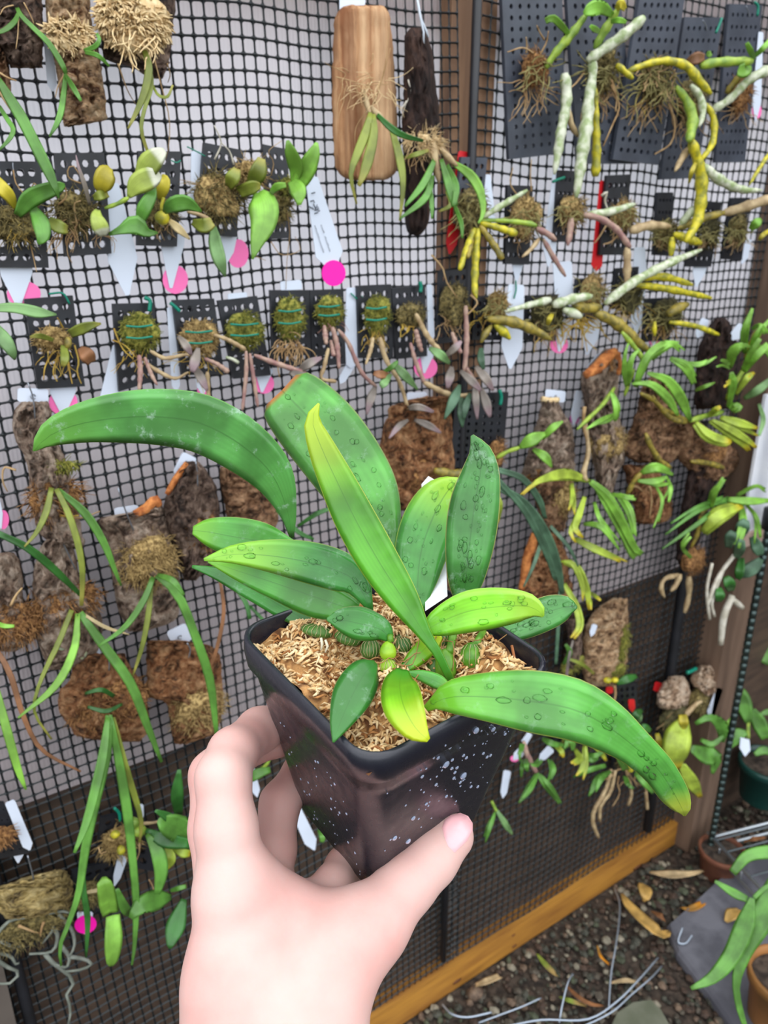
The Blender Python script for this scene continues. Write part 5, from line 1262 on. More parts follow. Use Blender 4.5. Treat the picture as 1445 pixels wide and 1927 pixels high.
moss(r, 1025, 888, 48, 18, MO_R, .02, 110, .007); cane(r, CN_G, [(934, 862, 4), (955, 850, 4), (978, 842, 4)], (.03, .045), knots=2); leafw(r, LF_L, [(978, 842, 4), (1000, 828, 14), (1026, 816, 4)], [(1020, 826, 4), (1040, 805, 8), (1059, 793, 2)], [(1003, 845, 4), (1025, 860, 10), (1038, 879, 2)], o=(.045, .055))
r = mount('bark_mounted_orchid', 'bark with a fountain of lime yellow straps, right of the upright dark leaf', 'mounted orchid', 1040, 1062)
bark(r, [(895, 1000, 1078), (930, 1005, 1075), (980, 1015, 1066), (1000, 1020, 1062)], BK_B, .022, nr=26); moss(r, 1056, 935, 26, 36, MO_T, .02, 130, .008)
cane(r, CN_T, [(1100, 790, 4), (1107, 850, 4), (1098, 890, 5), (1105, 905, 4)], (.03, .05), knots=3)
leafw(r, LF_YG, [(1105, 904, 6), (1062, 893, 15), (1012, 906, 7), (984, 931, 2)], [(1075, 912, 6), (1079, 945, 7), (1081, 968, 2)], [(1080, 1014, 4), (1115, 1032, 9), (1167, 1057, 3)], [(1100, 935, 5), (1088, 972, 9), (1082, 995, 8), (1097, 1012, 3)], [(1060, 1060, 4), (1085, 1068, 10), (1104, 1112, 9), (1108, 1148, 2)], [(1062, 1098, 4), (1084, 1140, 9), (1092, 1178, 8), (1080, 1202, 3)], [(1110, 1115, 3), (1120, 1122, 5), (1130, 1130, 3)], o=(.04, .065), extra=1)
leafw(r, LF_L, [(1112, 905, 5), (1142, 935, 13), (1168, 985, 15), (1188, 1035, 13), (1196, 1048, 10)], [(1122, 918, 6), (1148, 962, 10), (1178, 1015, 10), (1190, 1045, 8)], [(1118, 945, 4), (1130, 980, 6), (1165, 1036, 2)], [(1098, 986, 4), (1132, 992, 8), (1166, 1036, 2)], [(1160, 930, 5), (1182, 962, 9), (1192, 1006, 3)], [(1150, 930, 4), (1175, 935, 7), (1196, 940, 3)], o=(.045, .07), extra=1)
r = mount('bark_mounted_orchid', 'rusty bark strip with arching grey green grass blades', 'mounted orchid', 1020, 1140)
bark(r, [(1000, 1002, 1048), (1050, 985, 1068), (1080, 982, 1070), (1110, 976, 1076), (1142, 990, 1060)], BK_R, .022, rough=.003, nr=30); cane(r, RUST, [(1008, 1005, 9), (992, 1050, 9), (986, 1090, 8), (980, 1110, 6)], (.02, .022), 'bark_edge', knots=0)
leafw(r, LF_Q, [(936, 884, 6), (982, 900, 7), (1014, 940, 7), (1026, 976, 4)], [(934, 915, 7), (985, 945, 9), (1025, 1000, 10), (1048, 1060, 9), (1058, 1118, 5)], [(936, 902, 6), (988, 962, 7), (1028, 1040, 7), (1046, 1092, 5)], [(1035, 990, 4), (1070, 1030, 4), (1088, 1066, 2)], [(1025, 1000, 4), (1005, 1060, 4), (985, 1105, 2)], [(1055, 1100, 4), (1050, 1180, 4), (1046, 1250, 3)], o=(.05, .06), n=18)
r = mount('bark_mounted_orchid', 'tall grey bark with a rusty slanted top, right of the white squared label', 'mounted orchid', 1140, 905)
bark(r, [(656, 1138, 1163), (690, 1108, 1168), (708, 1094, 1166), (760, 1098, 1160), (800, 1106, 1168), (850, 1112, 1178), (900, 1120, 1160), (940, 1125, 1150)], BK_G, .026, rough=.003, nr=40); cane(r, RUST, [(1102, 706, 8), (1126, 690, 12), (1142, 672, 12), (1158, 662, 9)], (.026, .03), 'bark_edge', knots=0); cane(r, RUST, [(1160, 664, 7), (1163, 685, 7), (1163, 705, 5)], (.022, .024), 'bark_edge', knots=0)
b_ = moss(r, 1142, 832, 42, 30, MO_T, .022, 150, .007); moss(r, 1140, 690, 22, 14, MO_R, .026, 40, .004); rootlets(r, RT_T, [[(1100, 765), (1098, 800), (1106, 840), (1095, 890)]], 8, (.03, .036))
cane(r, CN_G, [(1156, 730, 4), (1135, 760, 4), (1110, 785, 4), (1086, 808, 3)], (.04, .05), knots=2); leafw(r, LF_L, [(1152, 740, 4), (1160, 765, 9), (1158, 790, 5)], [(1165, 780, 4), (1140, 790, 9), (1122, 798, 3)], o=(.045, .05), extra=1)
r = mount('bark_mounted_orchid', 'dark brown bark under a spray of lime leaves, right of the rusty topped bark', 'mounted orchid', 1225, 870)
bark(r, [(708, 1224, 1250), (735, 1206, 1262), (780, 1196, 1280), (820, 1180, 1290), (850, 1168, 1285), (872, 1200, 1260)], BK_B, .024, rough=.003, nr=32)
cane(r, CN_G, [(1175, 745, 3), (1185, 715, 4), (1192, 695, 4)], (.04, .05), knots=2); cane(r, CN_O, [(1205, 740, 4), (1232, 755, 4), (1260, 785, 5), (1290, 795, 5)], (.045, .055), knots=3)
leafw(r, LF_L, [(1183, 726, 4), (1183, 700, 9), (1190, 672, 6), (1203, 658, 3)], [(1194, 728, 4), (1205, 697, 9), (1220, 668, 9), (1245, 648, 8), (1266, 648, 2)], [(1222, 672, 6), (1246, 652, 12), (1264, 648, 7), (1279, 662, 2)], [(1195, 722, 4), (1226, 724, 9), (1256, 750, 11), (1276, 782, 3)], [(1218, 702, 4), (1256, 716, 11), (1282, 752, 13), (1299, 792, 4)], [(1260, 675, 4), (1290, 692, 11), (1306, 722, 6)], [(1288, 684, 5), (1315, 686, 7), (1331, 678, 3)], o=(.05, .06), extra=1)
r = mount('bark_mounted_orchid', 'wide brown bark with yellow lime leaves just left of the white side sheet', 'mounted orchid', 1335, 905)
bark(r, [(785, 1275, 1305), (815, 1262, 1345), (850, 1268, 1388), (880, 1290, 1386), (905, 1310, 1355)], BK_B, .024, rough=.003, nr=32); moss(r, 1340, 850, 30, 26, MO_R, .022, 80, .006)
cane(r, CN_G, [(1298, 792, 5), (1330, 782, 5), (1360, 775, 5)], (.05, .055), knots=2); cane(r, CN_O, [(1298, 795, 4), (1270, 780, 4), (1240, 765, 4), (1228, 745, 3)], (.04, .05), knots=3); cane(r, CN_O, [(1215, 815, 4), (1222, 835, 5), (1240, 865, 5), (1262, 880, 4)], (.04, .045), knots=3); cane(r, CN_O, [(1300, 868, 4), (1335, 872, 5), (1360, 880, 5)], (.04, .045), knots=2)
leafw(r, LF_YG, [(1305, 798, 5), (1330, 820, 14), (1362, 831, 13), (1376, 830, 4)], [(1335, 792, 5), (1370, 812, 13), (1396, 832, 10), (1409, 848, 5)], [(1355, 785, 5), (1390, 796, 11), (1426, 806, 3)], [(1372, 752, 4), (1378, 720, 4), (1362, 728, 3)], [(1330, 785, 4), (1345, 772, 8), (1356, 765, 4)], o=(.05, .07), extra=1); leafw(r, LF_L, [(1372, 762, 4), (1378, 722, 11), (1376, 700, 4)], [(1375, 762, 6), (1385, 768, 12), (1394, 762, 6)], [(1308, 735, 3), (1325, 728, 5), (1340, 722, 3)], o=(.055, .07), extra=1)
r = mount('driftwood_mounted_orchid', 'blackened stick near the corner post with lime leaves crowding its right side', 'mounted orchid', 1350, 770)
bark(r, [(598, 1346, 1366), (620, 1330, 1380), (660, 1312, 1390), (700, 1308, 1394), (750, 1306, 1380), (770, 1310, 1372)], BK_K, .03, nr=30, name='stick')
cane(r, CN_Y, [(1405, 676, 7), (1418, 640, 7), (1435, 615, 6)], (.05, .07), knots=2); cane(r, CN_G, [(1372, 740, 4), (1400, 695, 5), (1425, 665, 4)], (.05, .065), knots=2)
leafw(r, LF_L, [(1402, 665, 5), (1402, 622, 10), (1416, 580, 3)], [(1412, 660, 5), (1427, 628, 7), (1450, 600, 4)], [(1374, 692, 4), (1378, 665, 13), (1392, 650, 8), (1400, 655, 3)], [(1400, 700, 5), (1420, 672, 10), (1446, 648, 8)], [(1376, 690, 3), (1364, 680, 5), (1356, 678, 3)], [(1415, 620, 4), (1430, 612, 5), (1446, 626, 4)], [(1425, 650, 4), (1440, 660, 7), (1455, 680, 4)], o=(.06, .08), extra=1); leafw(r, LF_YG, [(1385, 742, 4), (1405, 712, 9), (1419, 701, 3)], o=(.06, .07), extra=1); leafw(r, LF_S, [(1400, 750, 4), (1425, 735, 9), (1450, 715, 6)], [(1428, 760, 3), (1436, 790, 5), (1428, 820, 3)], o=(.06, .08))
r = mount('bark_mounted_orchid', 'small ruddy bark with thin tan roots and lime leaves lying across its top', 'mounted orchid', 1220, 985)
bark(r, [(875, 1172, 1236), (910, 1180, 1252), (950, 1192, 1265), (978, 1196, 1258), (986, 1200, 1235)], BK_R, .022, nr=28); rootlets(r, RT_T, [[(1222, 915), (1226, 940), (1222, 975)], [(1182, 925), (1195, 915), (1210, 925)]], 5, (.03, .03))
cane(r, CN_O, [(1180, 930, 4), (1192, 908, 5), (1206, 890, 5)], (.04, .05), knots=2); leafw(r, LF_L, [(1206, 890, 5), (1230, 880, 13), (1260, 886, 5)], [(1200, 905, 4), (1232, 906, 9), (1256, 897, 4)], [(1234, 915, 3), (1246, 942, 4), (1238, 982, 3)], [(1256, 900, 3), (1262, 920, 5), (1258, 945, 3)], o=(.05, .06), extra=1)
r = mount('driftwood_mounted_orchid', 'dark stick with a tan root ball and yellow green leaves near the white sheet', 'mounted orchid', 1295, 1060)
bark(r, [(868, 1300, 1360), (900, 1292, 1350), (950, 1282, 1335), (1000, 1275, 1322), (1045, 1272, 1305), (1062, 1276, 1298)], BK_K, .022, nr=30, name='stick'); moss(r, 1303, 1055, 24, 28, MO_R, .03, 100, .006)
for s in ([(1296, 1085, 6), (1296, 1120, 5), (1288, 1153, 4)], [(1275, 1082, 5), (1250, 1090, 4), (1244, 1108, 4), (1250, 1124, 3)], [(1280, 1080, 5), (1272, 1100, 5), (1262, 1112, 3)]): cane(r, CN_T, s, (.034, .034), knots=2)
cane(r, CN_O, [(1352, 940, 4), (1322, 965, 4), (1312, 1005, 4), (1300, 1030, 3)], (.05, .04), knots=2)
leafw(r, LF_G, [(1370, 938, 5), (1312, 962, 5), (1252, 1006, 2)], [(1366, 944, 5), (1312, 986, 5), (1246, 1033, 2)], [(1360, 936, 4), (1310, 955, 4), (1262, 985, 2)], o=(.06, .05)); leafw(r, LF_L, [(1334, 952, 5), (1344, 926, 9), (1364, 902, 3)], [(1370, 940, 6), (1410, 943, 10), (1446, 942, 5)], [(1395, 950, 5), (1399, 985, 8), (1390, 1032, 3)], [(1405, 950, 4), (1424, 975, 5), (1431, 1012, 3)], [(1385, 935, 3), (1420, 915, 5), (1440, 920, 3)], [(1300, 1050, 4), (1285, 1030, 5), (1300, 1010, 3)], o=(.06, .08), extra=1); leafw(r, LF_YG, [(1325, 1002, 10), (1350, 972, 22), (1392, 950, 10)], o=(.06, .07), extra=1)
r = mount('hanging_vine', 'dull dark green leaves with white trailing roots below the white side sheet', 'hanging plant', 1395, 1130)
leafw(r, LF_Q, [(1390, 1082, 8), (1412, 1072, 15), (1432, 1052, 6)], [(1392, 1010, 8), (1398, 990, 14), (1404, 978, 6)], [(1385, 1050, 6), (1392, 1030, 12), (1396, 1015, 6)], [(1415, 1010, 6), (1425, 1030, 12), (1430, 1045, 6)], [(1370, 1030, 6), (1375, 1010, 12), (1380, 1000, 6)], o=(.07, .08)); leafw(r, LF_D, [(1365, 1085, 6), (1372, 1098, 12), (1375, 1112, 6)], [(1352, 1105, 5), (1354, 1120, 10), (1352, 1132, 5)], [(1395, 1050, 6), (1392, 1075, 10), (1388, 1090, 5)], o=(.07, .07))
for s in ([(1385, 1040, 4), (1355, 1080, 4), (1340, 1112, 4), (1332, 1140, 3)], [(1378, 1120, 6), (1362, 1160, 7), (1356, 1212, 5)], [(1378, 1128, 5), (1388, 1136, 6), (1396, 1143, 5)], [(1340, 1060, 3), (1330, 1110, 3), (1335, 1165, 3)], [(1362, 1070, 3), (1340, 1130, 3), (1344, 1160, 3)]): cane(r, RT_W, s, (.07, .07), knots=0, name='root')
r = mount('bark_mounted_orchid', 'tan bark with green moss down its right side, low on the right', 'mounted orchid', 1140, 1290)
bark(r, [(1126, 1150, 1182), (1150, 1118, 1182), (1185, 1100, 1182), (1230, 1096, 1180), (1260, 1094, 1176), (1292, 1104, 1150)], BK_T, .022, ridge=.003, nr=34); moss(r, 1172, 1210, 10, 40, MO_G, .02, 110, .006); moss(r, 1160, 1262, 18, 16, MO_G, .02, 60, .006)
leafw(r, LF_D, [(1160, 1286, 4), (1180, 1278, 9), (1198, 1272, 4)], o=(.034, .04)); bulbw(r, 1143, 1280, 8, 6, CN_Y, .03); bulbw(r, 1157, 1280, 8, 6, CN_Y, .03); leafw(r, LF_O, [(1070, 1240, 3), (1095, 1250, 4), (1118, 1268, 3)], o=(.03, .03))
r = mount('bark_mounted_orchid', 'dark bark scrap between the rusty strip and the tan bark, mossy foot', 'mounted orchid', 1100, 1270)
bark(r, [(1165, 1060, 1100), (1200, 1068, 1096), (1240, 1062, 1096), (1262, 1066, 1090)], BK_D, .016, nr=22, nc=10); moss(r, 1075, 1250, 24, 18, MO_G, .014, 70, .006); leafw(r, LF_G, [(1060, 1250, 3), (1072, 1228, 6), (1064, 1212, 3)], o=(.024, .03)); leafw(r, LF_M, [(1078, 1205, 2), (1070, 1240, 3), (1066, 1275, 3)], o=(.03, .03))

# ------------------------------------------------------------------ lower right
r = mount('bark_mounted_orchid', 'two lumps of cream coloured bark with broad yellow tipped leaves, lower right', 'mounted orchid', 1290, 1345)
bark(r, [(1272, 1262, 1285), (1288, 1245, 1296), (1308, 1236, 1300), (1326, 1236, 1294), (1336, 1250, 1285)], BK_W, .03, rough=.003, nr=24); bark(r, [(1252, 1318, 1338), (1268, 1302, 1350), (1285, 1300, 1357), (1300, 1316, 1354), (1312, 1325, 1345)], BK_W, .03, rough=.003, nr=24)
moss(r, 1265, 1350, 36, 26, MO_D, .026, 120, .009); moss(r, 1312, 1320, 22, 30, MO_O, .022, 90, .007); tie(r, [(1293, 1266), (1302, 1262), (1310, 1258)], .03, 8); rootlets(r, CN_T, [[(1290, 1345), (1310, 1325), (1320, 1320)]], 12, (.04, .04)); fuzz(r, RT_T, 1265, 1360, 10, 20, 30, .03)
leafw(r, LF_YG, [(1288, 1352, 8), (1276, 1385, 27), (1270, 1420, 24), (1276, 1447, 5)], o=(.05, .065), fold=.1); leafw(r, LF_YG, [(1282, 1438, 8), (1300, 1470, 15), (1318, 1500, 4)], o=(.05, .05)); leafw(r, LF_G, [(1300, 1408, 8), (1328, 1422, 20), (1346, 1424, 14), (1340, 1456, 3)], [(1308, 1362, 4), (1335, 1350, 8), (1358, 1366, 13), (1358, 1396, 5)], [(1318, 1392, 4), (1340, 1400, 6), (1362, 1384, 3)], o=(.045, .06)); leafw(r, LF_L, [(1355, 1365, 3), (1370, 1360, 5), (1380, 1348, 3)], o=(.05, .055)); leafw(r, LF_Y, [(1284, 1345, 8), (1286, 1360, 10), (1286, 1372, 3)], o=(.06, .062))
r = mount('plate_mounted_orchid', 'small bushy plant of yellow green leaves under the long drooping pot leaf', 'mounted orchid', 1090, 1440)
plaque(r, A((1040, 1360), (1100, 1345), (1100, 1400), (1045, 1415)), 4, 4, BLK); moss(r, 1080, 1385, 30, 14, MO_G, .014, 60, .006)
leafw(r, LF_YG, [(1085, 1392, 4), (1118, 1400, 10), (1141, 1432, 3)], [(1082, 1410, 4), (1090, 1428, 9), (1074, 1436, 3)], [(1100, 1402, 4), (1097, 1440, 8), (1084, 1460, 2)], [(1040, 1400, 4), (1055, 1412, 7), (1060, 1425, 3)], o=(.03, .045), extra=1); leafw(r, LF_G, [(1100, 1420, 4), (1112, 1428, 9), (1125, 1425, 5)], [(1085, 1460, 3), (1110, 1448, 7), (1140, 1442, 3)], [(1036, 1430, 3), (1042, 1448, 6), (1036, 1466, 3)], [(1020, 1390, 4), (1036, 1398, 8), (1052, 1404, 4)], [(1060, 1385, 4), (1075, 1395, 8), (1078, 1412, 4)], o=(.03, .04), extra=1)
r = mount('plate_mounted_orchid', 'little plant with oblong leaves and long brown dangling roots, lower right', 'mounted orchid', 1185, 1500)
plaque(r, A((1150, 1395), (1200, 1385), (1204, 1440), (1156, 1452)), 4, 4, BLK); moss(r, 1178, 1425, 24, 18, MO_O, .014, 70, .007)
leafw(r, LF_G, [(1148, 1452, 4), (1125, 1468, 10), (1108, 1498, 2)], [(1180, 1448, 5), (1172, 1428, 8), (1163, 1412, 3)], [(1195, 1455, 5), (1214, 1472, 11), (1230, 1492, 5)], [(1178, 1462, 4), (1184, 1478, 5), (1192, 1484, 3)], [(1188, 1440, 4), (1205, 1444, 7), (1222, 1458, 3)], [(1185, 1432, 4), (1205, 1432, 6), (1218, 1440, 3)], o=(.03, .045), extra=1); fuzz(r, RT_T, 1180, 1455, 8, 20, 60, .02, 3); bulbw(r, 1186, 1446, 7, 8, CN_Y, .03)
for s in ([(1150, 1448, 3), (1140, 1485, 4), (1120, 1520, 4), (1115, 1545, 4), (1126, 1576, 3)], [(1158, 1450, 3), (1148, 1490, 4), (1130, 1515, 4), (1128, 1545, 3)], [(1185, 1470, 3), (1188, 1495, 3), (1182, 1515, 3)], [(1215, 1490, 3), (1217, 1510, 3), (1218, 1522, 3)]): cane(r, CN_T, s, (.024, .02), knots=0, name='root')
r = mount('hanging_vine', 'brown stem with two narrow green leaves spreading below the right pot edge', 'hanging plant', 1008, 1455)
cane(r, CN_P, [(985, 1395, 4), (992, 1420, 5), (1010, 1455, 4)], (.02, .03), knots=3); leafw(r, LF_G, [(1010, 1455, 4), (1030, 1480, 9), (1053, 1513, 2)], [(1010, 1456, 4), (995, 1485, 9), (976, 1511, 2)], [(990, 1428, 4), (990, 1440, 7), (992, 1452, 3)], [(1020, 1430, 3), (1010, 1440, 5), (1000, 1440, 2)], [(985, 1400, 4), (980, 1412, 6), (975, 1420, 3)], o=(.03, .04), extra=1)
r = mount('hanging_vine', 'pair of pale narrow leaves beside the lower right corner of the pot', 'hanging plant', 935, 1560)
cane(r, CN_G, [(925, 1508, 3), (930, 1518, 3), (934, 1526, 3)], (.02, .025), knots=0); leafw(r, LF_S, [(934, 1524, 3), (950, 1550, 7), (964, 1570, 2)], o=(.025, .03)); leafw(r, LF_G, [(932, 1528, 3), (921, 1555, 7), (911, 1575, 2)], o=(.025, .03), extra=1)
r = mount('plate_mounted_orchid', 'dark plate with red card and glossy small leaves, left of the cream bark', 'mounted orchid', 1200, 1370)
plaque(r, A((1150, 1290), (1198, 1285), (1200, 1350), (1155, 1360)), 4, 5, BLK); leafw(r, LF_D, [(1190, 1362, 4), (1196, 1345, 8), (1208, 1336, 4)], [(1200, 1372, 4), (1212, 1370, 9), (1224, 1376, 4)], o=(.03, .034)); leafw(r, LF_S, [(1198, 1362, 3), (1202, 1352, 7), (1204, 1342, 4)], o=(.034, .036)); leafw(r, LF_Y, [(1210, 1392, 4), (1220, 1390, 6), (1226, 1386, 3)], [(1236, 1380, 4), (1240, 1395, 7), (1240, 1410, 4)], o=(.03, .03)); rootlets(r, RT_T, [[(1156, 1290), (1158, 1305), (1156, 1320)]], 7, (.03, .03))

# ------------------------------------------------------------------ lower left
r = mount('plate_mounted_orchid', 'black plate cut by the left edge near the bottom, with orange moss', 'mounted orchid', 20, 1615)
plaque(r, A((-30, 1512), (8, 1512), (55, 1606), (-20, 1620)), 4, 5, BLK, hr=.2); moss(r, 0, 1575, 22, 20, MO_R, .014, 80, .006)
r = mount('cork_mount', 'horizontal yellow cork log at the lower left with curly grey roots below', 'mounted plant', 60, 1730)
bark(r, [(1636, 104, 122), (1650, 50, 132), (1662, 20, 136), (1675, -28, 138), (1695, -28, 134), (1712, -10, 126), (1722, 5, 90), (1730, 12, 55)], BK_Y, .03, rough=.002, ridge=.003, nr=30)
hook(r, [(52, 1610), (60, 1640), (63, 1655)], .036, 3); moss(r, 50, 1745, 60, 30, MO_O, .018, 200, .010)
rootlets(r, RT_G, [[(-20, 1775), (15, 1735), (40, 1728), (70, 1722)], [(80, 1720), (115, 1715), (130, 1718)], [(95, 1740), (108, 1760), (98, 1790), (55, 1795)], [(85, 1795), (100, 1812), (130, 1835), (138, 1855), (125, 1870), (133, 1900), (128, 1930)], [(110, 1720), (135, 1750), (140, 1780), (130, 1800)], [(115, 1780), (130, 1800), (125, 1820), (105, 1815)], [(130, 1800), (160, 1805), (172, 1815), (150, 1825), (122, 1828)], [(-15, 1800), (15, 1820), (35, 1830), (20, 1850), (-15, 1850)], [(0, 1770), (25, 1782), (40, 1780)], [(-10, 1790), (20, 1800), (30, 1815), (36, 1812)], [(40, 1745), (70, 1735), (100, 1745), (80, 1775)]], 9, (.022, .024))
rootlets(r, RT_T, [[(35, 1742), (60, 1752), (75, 1756)], [(82, 1735), (78, 1748), (76, 1762)]], 6, (.03, .03))
r = mount('plate_mounted_orchid', 'glossy green leaved plant on black plates beside the wrist, lower left', 'mounted orchid', 250, 1700)
plaque(r, A((190, 1540), (270, 1520), (290, 1640), (180, 1620)), 4, 5, BLK); moss(r, 225, 1580, 30, 30, MO_T, .016, 140, .010)
bulbw(r, 262, 1563, 14, 12, CN_G, .03); bulbw(r, 250, 1548, 13, 10, CN_G, .03); bulbw(r, 228, 1600, 8, 10, CN_Y, .03); bulbw(r, 217, 1570, 9, 8, CN_Y, .03); cane(r, CN_T, [(262, 1550, 3), (290, 1548, 3), (320, 1540, 4)], (.028, .034), knots=2); tie(r, [(215, 1520), (224, 1530), (226, 1545)], .02, 6)
leafw(r, LF_D, [(336, 1533, 8), (333, 1492, 13), (337, 1448, 4)], [(274, 1562, 4), (310, 1580, 15), (358, 1588, 10)], [(345, 1560, 8), (318, 1538, 10), (292, 1525, 3)], [(346, 1692, 6), (331, 1740, 20), (322, 1772, 11), (320, 1785, 3)], o=(.04, .055))
leafw(r, LF_G, [(364, 1586, 8), (342, 1562, 27), (312, 1548, 22), (297, 1543, 5)], [(276, 1570, 4), (295, 1600, 14), (303, 1640, 14), (296, 1682, 6)], [(322, 1688, 5), (292, 1694, 20), (263, 1706, 17), (246, 1728, 5)], [(248, 1722, 6), (235, 1708, 10), (220, 1672, 4)], [(320, 1676, 3), (335, 1672, 5), (350, 1668, 4)], o=(.045, .06))
leafw(r, LF_L, [(208, 1718, 16), (203, 1692, 19), (196, 1660, 14), (196, 1650, 4)], [(212, 1722, 14), (213, 1770, 18), (211, 1806, 12), (210, 1818, 3)], o=(.06, .065)); leafw(r, LF_YG, [(312, 1588, 4), (322, 1615, 10), (313, 1636, 3)], [(325, 1595, 5), (345, 1605, 9), (358, 1606, 6)], o=(.045, .05))
rootlets(r, RT_T, [[(235, 1545), (242, 1525), (235, 1512)], [(185, 1594), (190, 1606), (200, 1602)], [(262, 1585), (262, 1605), (252, 1630)], [(280, 1655), (288, 1670), (290, 1690)]], 3, (.03, .034))
r = mount('plate_mounted_orchid', 'dark plate with a mossy lump between the cork log and the glossy plant', 'mounted orchid', 165, 1730)
plaque(r, A((135, 1640), (215, 1618), (220, 1700), (140, 1735)), 4, 4, BLK); moss(r, 165, 1680, 24, 24, MO_O, .014, 90, .008); leafw(r, LF_K, [(160, 1680, 3), (180, 1676, 4), (215, 1670, 3)], o=(.03, .03))
r = mount('leafy_shoot', 'small green leaves seen through the gap between fingers and pot', 'orchid shoot', 490, 1465)
leafw(r, LF_G, [(458, 1475, 4), (480, 1458, 11), (508, 1448, 6)], [(500, 1420, 4), (512, 1405, 6), (520, 1395, 3)], [(600, 1560, 4), (606, 1572, 7), (606, 1585, 4)], o=(.01, .02)); cane(r, CN_G, [(470, 1460, 3), (500, 1440, 3), (515, 1410, 3)], (.01, .014), knots=1)

# ------------------------------------------------------------------ plant tags
tag('white tag with pink dot tip under the leftmost second row plate', (30, 500), (35, 578), 62, 60, sticker=(45, 553, 32, 24), o=.004, point=.8)
tag('long bluish white tag behind the round yellow leaf plate, no dot', (212, 345), (240, 556), 22, 56, o=.004, point=.32)
tag('white pointed tag with pink dot under the torn leaf plate', (325, 440), (322, 542), 46, 44, sticker=(330, 526, 24, 27), o=.003, point=.8)
tag('pale strip at the left of the second row plate with pale aerial roots', (370, 284), (364, 385), 20, 12, o=.003, point=.05)
tag('white tag with half pink dot beside a hanging brown green leaf', (432, 440), (420, 505), 30, 28, sticker=(448, 477, 20, 27), o=.003, point=.5)
big = tag('large white written label with a bright magenta dot at its tip', (586, 334), (627, 510), 24, 52, o=.012, point=.18, sticker=(628, 514, 22.5, 24.5), smat=PINKH, sfront=True)
ink = mat_plain('ink', (38, 52, 70), .6)
mb = MB()
def stroke(p, w=1.3, o=.0128): tube(mb, [at(x, y, o) for x, y in p], w*mpx(at(p[0][0], p[0][1], o))*.5, 4)
for p_ in ([(586, 364), (593, 362)], [(584, 379), (590, 377), (592, 382)], [(580, 391), (583, 388), (585, 392)], [(590, 384), (594, 393), (592, 396)], [(597, 385), (594, 392), (599, 389)], [(594, 396), (600, 392), (598, 398), (602, 396)], [(592, 402), (598, 400)], [(586, 390), (590, 394)]): stroke(p_, 1.8)
for (x0, y0, x1, y1) in ((592, 425, 609, 477), (604, 424, 621, 475)):
    n = 19; w_ = random.Random(int(x0))
    for k in range(n):
        if k in (6, 7) and x0 > 600: continue
        t = k/n; xx, yy = x0+(x1-x0)*t, y0+(y1-y0)*t; h_ = w_.choice((1.4, 1.4, 2.4))
        stroke([(xx-.3, yy), (xx+h_*.95, yy-h_*.3), (xx+h_*.5, yy+1.2)], .8)
mb.build('lettering', ink, big, label='dark illegible handwriting and two fine lines')
tag('white tag with pink V shaped tip at the left edge, third row end', (118, 725), (119, 782), 50, 48, sticker=(119, 757, 27, 25), o=.0035, point=.75)
tag('white pointed tag left of the moss pad above the arched leaf', (218, 650), (206, 752), 12, 36, o=.004, point=.05)
tag('narrow white strip between the second and third moss pads', (320, 578), (332, 738), 12, 16, o=.004, point=.08)
square_tag('white tab above the moss pad with long pinkish stems', 447, 558, 36, 14, -.08, dot=False)
square_tag('white tab above the tall green moss pad', 548, 537, 40, 18, -.08, dot=False)
tag('wide white strip between the compact moss pad and the green tuft', (664, 541), (660, 692), 24, 26, o=.005, point=.06, tieto=[(660, 552), (672, 562), (682, 558)])
tag('thin white strip right of the brown tuft with yellow roots', (808, 535), (812, 642), 10, 12, o=.005, point=.08)
tag('white tag with pink dot below the brown tuft, over the arched stem', (805, 655), (798, 702), 34, 30, sticker=(801, 692, 22, 21), o=.003, point=.9)
tag('white tag with pink V below the green moss pad above the pot', (497, 692), (493, 738), 34, 32, sticker=(497, 722, 19, 19), o=.003, point=.8)
tag('slanted white tag tip right of the compact moss pad', (668, 672), (640, 722), 18, 14, o=.0035, point=.15)
tag('white tag with a small pink end above the bend of the arched leaf', (378, 700), (382, 745), 22, 20, sticker=(382, 733, 11, 12), o=.003, point=.4)
square_tag('white tab stuck behind the top of the wide brown bark', 785, 750, 38, 24, -.05)
square_tag('white tab over the knobbly cork branch at the left', 62, 744, 58, 26, .03)
square_tag('rounded white tab on the golden moss bark chunk', 239, 966, 46, 26, -.15)
square_tag('tilted white tab behind the dark gnarled bark', 348, 876, 30, 44, .45)
square_tag('white tab above the dark red brown bark square', 172, 1226, 30, 24, -.5)
square_tag('white tab above the red brown slab by the fingers', 338, 1196, 40, 34, -.45)
square_tag('white squared tab behind the pale sawn bark post', 1045, 745, 38, 22, .1)
tag('pale strip behind the grey bark with the rusty slanted top', (1130, 668), (1106, 700), 12, 14, o=.004, point=.2)
tag('bluish strip with a dark pink end left of the tall grey bark', (1090, 735), (1079, 800), 12, 16, sticker=(1081, 788, 9, 10), smat=mat_plain('sticker_plum', (186, 96, 160), .55), o=.004, point=.3)
tag('white tag right of the slate plate with the yellow fan of canes', (917, 328), (918, 425), 12, 30, o=.004, point=.05)
tag('red card behind the slate plate with the yellow fan', (880, 286), (846, 478), 34, 20, mat=REDM, o=.002, point=.1, name='coloured_card', kind='card')
tag('white strip down the left side of the green tied dark plate', (1048, 300), (1032, 502), 9, 24, o=.006, point=.16)
tag('short white tip under the dark plate with two purple stems', (976, 470), (972, 531), 22, 26, o=.004, point=.7)
tag('long white arrow label hanging below the dark plate, green tie at top', (972, 535), (960, 694), 30, 40, o=.016, point=.26, tieto=[(970, 528), (971, 545), (967, 562)])
tag('pale blue label in the netting shadow, right of the long arrow label', (1058, 492), (1062, 566), 36, 34, o=.003, point=.1)
tag('red ribbon end behind the plate with white twine', (1138, 340), (1122, 510), 18, 20, mat=REDM, o=.003, point=.06, name='coloured_card', kind='card')
